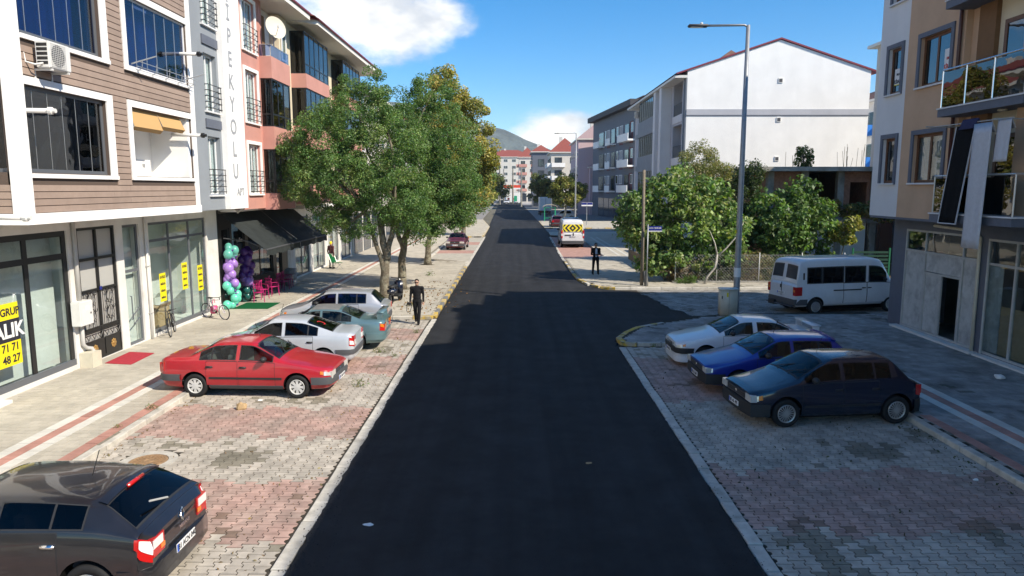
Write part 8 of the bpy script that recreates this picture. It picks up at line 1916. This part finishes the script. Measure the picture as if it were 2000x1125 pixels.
# scooter behind the trunk
t = thing('scooter', 'dark scooter standing behind the forked tree trunk', 'scooter', (-5.35, 31.6, SH), 80 * DEG)
for x in (-.6, .6): mb = MB(); mb.lathe([(.15, -.05), (.23, -.05), (.25, 0), (.23, .05), (.15, .05)], 20, 'y', (x, 0, .25)); w_ = mb.build('wheel', 'rubber', t, world=False, smooth=True); mb = MB(); mb.lathe([(.001, .03), (.15, .03)], 14, 'y', (x, 0, .25)); mb.build('rim', 'rim', w_, world=False)
mb = MB(); mb.box(-.75, -.1, -.16, .16, .4, .72); bev(mb.build('rear_body', 'paint_navy', t, world=False), .08); mb = MB(); mb.box(-.15, .4, -.18, .18, .28, .36); mb.build('floorboard', 'black_trim', t, world=False); mb = MB(); mb.box(.36, .5, -.2, .2, .3, .95); bev(mb.build('front_shield', 'paint_navy', t, world=False), .06); mb = MB(); mb.box(-.7, -.05, -.14, .14, .72, .82); bev(mb.build('seat', 'black_trim', t, world=False), .04)
mb = MB(); mb.tube([(.6, 0, .25), (.45, 0, .9), (.4, 0, 1.05)], .03, 8); mb.tube([(.36, -.34, 1.08), (.42, 0, 1.05), (.36, .34, 1.08)], .02, 8); mb.build('handlebar', 'black_trim', t, world=False)
mb = MB(); mb.box(.46, .52, -.07, .07, .92, 1.02); bev(mb.build('headlight', 'lamp_clear', t, world=False), .02)

# ------------------------------------------------------------------ shop side things
def bicycle(label, loc, rz, fm, lean=.12, R=.30, rimc='rim'):
    t = thing('bicycle', label, 'bicycle', loc, rz)
    t.rotation_euler = (lean, 0, rz)
    for x in (-.5, .5):
        mb = MB(); mb.tube([(x + R * cos(a), 0, R + R * sin(a)) for a in np.linspace(0, 2 * pi, 25)[:-1]], .019, 6, closed=True); w_ = mb.build('wheel', 'rubber', t, world=False, smooth=True)
        mb = MB(); mb.tube([(x + R * .92 * cos(a), 0, R + R * .92 * sin(a)) for a in np.linspace(0, 2 * pi, 25)[:-1]], .010, 5, closed=True)
        for k in range(12): a = 2 * pi * k / 12; mb.tube([(x + .02 * cos(a), .012, R + .02 * sin(a)), (x + R * .9 * cos(a), 0, R + R * .9 * sin(a))], .0025, 3)
        mb.tube([(x, -.04, R), (x, .04, R)], .022, 8); mb.build('rim', rimc, w_, world=False)
    mb = MB(); bb = (-.05, 0, R * .95); st = (-.18, 0, .74); hd1 = (.33, 0, .78); hd2 = (.37, 0, .62); rw = (-.5, 0, R); fw_ = (.5, 0, R)
    for a, b in ((bb, st), (st, hd1), (bb, hd2), (hd1, hd2)): mb.tube([a, b], .02, 8)
    for s in (-.04, .04): mb.tube([(rw[0], s, rw[2]), bb], .011, 6); mb.tube([(rw[0], s, rw[2]), st], .011, 6); mb.tube([(hd2[0], s * .8, hd2[2]), (fw_[0], s, fw_[2])], .014, 6)
    mb.build('frame', fm, t, world=False, smooth=True)
    mb = MB(); mb.box(-.32, -.08, -.06, .06, .80, .85); bev(mb.build('saddle', 'black_trim', t, world=False), .02); mb = MB(); mb.tube([st, (-.2, 0, .82)], .014, 6); mb.build('seat_post', 'alu', t, world=False)
    mb = MB(); mb.tube([(.26, -.28, .92), (.31, -.12, .90), (.32, 0, .88), (.31, .12, .90), (.26, .28, .92)], .013, 6); mb.tube([hd1, (.32, 0, .89)], .015, 6); mb.build('handlebar', 'black_trim', t, world=False)
    mb = MB(); mb.lathe([(.001, .05), (.085, .05), (.085, .058), (.001, .058)], 16, 'y', bb); mb.tube([(bb[0], .07, bb[2]), (bb[0] + .1, .07, bb[2] - .13)], .01, 5); mb.tube([(bb[0], -.07, bb[2]), (bb[0] - .1, -.07, bb[2] + .13)], .01, 5); mb.build('crank', 'frame_black', t, world=False)
    return t
bicycle('black bicycle leaning on the shop window beside the slim white pipe', (-12.02, 24.5, SH), -72 * DEG, 'bike_black', .10, .33, 'alu')
bicycle('pink and white bicycle parked before the balloon garland', (-11.75, 27.5, SH), -28 * DEG, 'bike_white', .08, .29, 'bike_white')
t = thing('bicycle_bag', 'bright pink bag hung on the pink and white bicycle', 'bag', (-11.9, 27.7, .3)); mb = MB(); mb.box(-.10, .10, -.16, .16, 0, .30); bev(mb.build('pouch', 'bike_pink', t, world=False), .03); mb = MB(); mb.tube([(0, -.1, .4), (0, -.08, .55), (0, .08, .55), (0, .1, .4)], .015, 6); mb.build('strap', 'bike_pink', t, world=False)
# boxes and clutter inside the shop
for (x, y, w_, d_, h, m_, lb) in ((-13.2, 25.6, .7, .9, .75, 'cardboard', 'large cardboard box inside the shop window'), (-13.3, 24.5, .6, .6, .5, 'cardboard', 'small cardboard box inside the shop behind the bicycle'), (-13.7, 26.7, .5, 1.0, 1.0, 'room_pale', 'pale cupboard inside the empty shop')):
    t = thing('box', lb, 'box', (x, y, .15)); mb = MB(); mb.box(-w_ / 2, w_ / 2, -d_ / 2, d_ / 2, 0, h); mb.build('carton', m_, t, world=False); mb = MB(); mb.quad((w_ / 2, -d_ / 2, h), (w_ / 2 + .12, -d_ / 2, h + .18), (w_ / 2 + .12, d_ / 2, h + .18), (w_ / 2, d_ / 2, h)); o = mb.build('flap', m_, t, world=False); md = o.modifiers.new('s', 'SOLIDIFY'); md.thickness = .01
t = thing('chair', 'grey office chair inside the empty shop', 'chair', (-13.4, 24.2, .15)); mb = MB(); mb.box(-.22, .22, -.22, .22, .42, .5); bev(mb.build('seat', 'grey_trim', t, world=False), .03); mb = MB(); mb.box(-.26, -.2, -.22, .22, .55, 1.1); bev(mb.build('backrest', 'grey_trim', t, world=False), .03); mb = MB(); mb.tube([(0, 0, .05), (0, 0, .42)], .03, 8); mb.build('stem', 'frame_black', t, world=False)
# white film behind the large panes of the first shop
mb = MB(); mb.box(-12.9, -12.88, 13.8, 19.6, .3, 4.0); mb.build('window_film', 'room_pale', B1); mb = MB(); mb.box(-14.2, -14.15, 23.9, 28.6, .2, 4.1); mb.build('added_pale_panel', 'room_pale', B1)  # pale panel added behind the second shop's panes to brighten its interior
# balloons
def garland(label, y, x, cols, seed, zt, wdt):
    t = thing('balloon_garland', label, 'balloons', (x, y, SH)); rd = random.Random(seed); z = .16; n = 0
    while z < zt:
        f = z / zt; m_ = cols[min(len(cols) - 1, int(f * len(cols)))]
        for k in range(2):
            r = rd.uniform(.15, .20); mb = MB(); p = (rd.uniform(-.10, .22), rd.uniform(-wdt, wdt), z + rd.uniform(-.04, .04)); mb.ball(p, r, 14, 10, sc_=(1, 1, 1.1)); mb.build('balloon', m_, t, world=False, smooth=True)
        if rd.random() < .3:
            for k in range(4): mb = MB(); p = (rd.uniform(.12, .28), rd.uniform(-wdt, wdt), z + rd.uniform(-.1, .1)); mb.ball(p, .06, 10, 8); mb.build('balloon', 'purple', t, world=False, smooth=True)
        z += .135
    mb = MB(); mb.tube([(-.05, 0, 0), (-.05, 0, zt)], .02, 6); mb.build('stand', 'frame_black', t, world=False)
garland('mint, lilac and teal balloon garland beside the white shop pillar', 29.9, -12.1, ['mint', 'mint', 'lilac', 'lilac', 'sea'], 3, 2.65, .24)
garland('dark teal and purple balloon garland in front of the black cafe door', 31.75, -12.12, ['deep_teal', 'lilac', 'purple', 'purple'], 4, 2.35, .24)
# plastic chairs
def chair(label, loc, rz):
    t = thing('chair', label, 'chair', loc, rz, 'pink plastic chairs outside the cafe')
    mb = MB(); mb.box(-.22, .22, -.22, .22, .42, .45); bev(mb.build('seat', 'magenta', t, world=False), .012)
    mb = MB(); mb.box(-.23, -.20, -.22, .22, .78, .86)
    for k in range(5): y = -.18 + .09 * k; mb.box(-.228, -.205, y - .016, y + .016, .45, .79)
    mb.build('backrest', 'magenta', t, world=False)
    for x in (-.2, .2):
        for y in (-.2, .2): mb = MB(); mb.tube([(x, y, .43), (x * 1.15, y * 1.15, 0)], .018, 6); mb.build('leg', 'magenta', t, world=False)
    for y in (-.23, .23): mb = MB(); mb.tube([(-.21, y, .66), (.16, y, .64), (.2, y, .43)], .016, 6); mb.build('armrest', 'magenta', t, world=False)
for k, (x, y, r_) in enumerate(((-11.55, 31.7, 20), (-11.75, 32.6, -30), (-11.6, 33.6, 60), (-11.8, 34.5, 10), (-11.7, 35.5, -15), (-11.75, 36.4, 5))): chair(['pink plastic chair nearest the dark balloon garland', 'second pink plastic chair from the dark balloons', 'third pink plastic chair from the dark balloons', 'fourth pink plastic chair from the dark balloons', 'fifth pink plastic chair from the dark balloons', 'pink plastic chair next to the grey crate'][k], (x, y, SH), r_ * DEG)
t = thing('crate_stack', 'grey stacked crates at the end of the pink chairs', 'crate', (-11.85, 37.3, SH)); 
for k in range(3): mb = MB(); mb.box(-.25, .25, -.25, .25, .3 * k + .0, .3 * k + .29); bev(mb.build('crate', 'tarp', t, world=False), .02)
t = thing('folding_chair', 'green folding camping chair by the far shop wall', 'chair', (-11.3, 44.9, SH), -30 * DEG); mb = MB(); mb.quad((-.25, -.25, .4), (.25, -.25, .42), (.25, .25, .42), (-.25, .25, .4)); o = mb.build('seat', 'mat_green', t, world=False); md = o.modifiers.new('s', 'SOLIDIFY'); md.thickness = .02; mb = MB(); mb.quad((-.25, -.25, .42), (-.25, .25, .42), (-.5, .25, .95), (-.5, -.25, .95)); o = mb.build('backrest', 'mat_green', t, world=False); md = o.modifiers.new('s', 'SOLIDIFY'); md.thickness = .02
for y in (-.25, .25): mb = MB(); mb.tube([(-.3, y, 0), (.25, y, .44)], .015, 6); mb.tube([(.3, y, 0), (-.25, y, .42), (-.5, y, .95)], .015, 6); mb.build('leg', 'alu', t, world=False)
# mats
def matobj(name, label, m_, pts, z):
    mb = MB(); mb.poly([(x, y, z) for x, y in pts]); n = len(pts)
    for i in range(n): a, b = pts[i], pts[(i + 1) % n]; mb.quad((a[0], a[1], z - .012), (b[0], b[1], z - .012), (b[0], b[1], z), (a[0], a[1], z))
    tag(mb.build(name, m_), label, 'mat')
matobj('doormat', 'red doormat in front of the iron gate', 'mat_red', [(-12.0, 20.25), (-11.15, 20.1), (-11.2, 21.55), (-12.05, 21.7)], SH + .016)
matobj('doormat', 'dark green artificial grass mat at the cafe entrance', 'mat_green', [(-12.0, 29.75), (-10.5, 29.75), (-10.5, 31.4), (-12.0, 31.4)], SH + .016)
# litter
def crumple(name, label, loc, r, m_, seed, cat='litter', flat=.4):
    mb = MB(); mb.ball((0, 0, 0), r, 10, 7, sc_=(1, .7, flat)); mb.v = [tuple(Vector(v) * (1 + .45 * noise.noise(Vector(v) * (3 / r) * .5 + Vector((seed, 0, 0))))) for v in mb.v]; o = mb.build(name, m_); o.location = (loc[0], loc[1], loc[2] + r * flat * .6); tag(o, label, cat)
crumple('cardboard_scrap', 'crumpled brown cardboard scrap on the pavers before the red sedan', (-6.5, 16.3, 0), .13, 'cardboard', 1, flat=.8); crumple('paper_scrap', 'flattened white scrap on the fresh asphalt', (-2.27, 10.4, .03), .075, 'paper_white', 2, flat=.1)
crumple('plastic_bag', 'white plastic bag lying before the cardboard shop window', (13.1, 18.7, SH), .14, 'paper_white', 3, flat=.5); crumple('paper_scrap', 'small pale leaf scrap in the middle of the road', (1.41, 12.9, .03), .06, 'cardboard', 4, flat=.2); crumple('paper_scrap', 'white tissue on the moss beside the right kerb', (8.3, 12.2, 0), .05, 'paper_white', 5, flat=.4); crumple('paper_scrap', 'white tissue under the side of the red sedan', (-6.3, 17.0, 0), .07, 'paper_white', 6, flat=.2)
# unseen house, added and sized to shade the unfinished brick house
simple_building('house', 'plain house at the end of the side street behind the orange building', 25.6, 38, 39.5, 52, 15, 'cream_pale', 'roof_red', 17, 'SW', ridge='hip')
# ------------------------------------------------------------------ light haze in the air
mb = MB(); mb.box(-1700, 1500, -200, 3100, -6, 300)
hz = stuff(mb.build('haze', None if False else 'white')); hz['label'] = 'thin pale haze over the distant hill'
hm = bpy.data.materials.new('haze_air'); hm.use_nodes = True; hn = hm.node_tree; hn.nodes.remove(hn.nodes['Principled BSDF'])
pv = hn.nodes.new('ShaderNodeVolumePrincipled'); pv.inputs['Color'].default_value = (.78, .86, .95, 1); pv.inputs['Density'].default_value = 0.00016; pv.inputs['Anisotropy'].default_value = 0.1
hn.links.new(pv.outputs[0], hn.nodes['Material Output'].inputs['Volume']); hz.data.materials.clear(); hz.data.materials.append(hm)
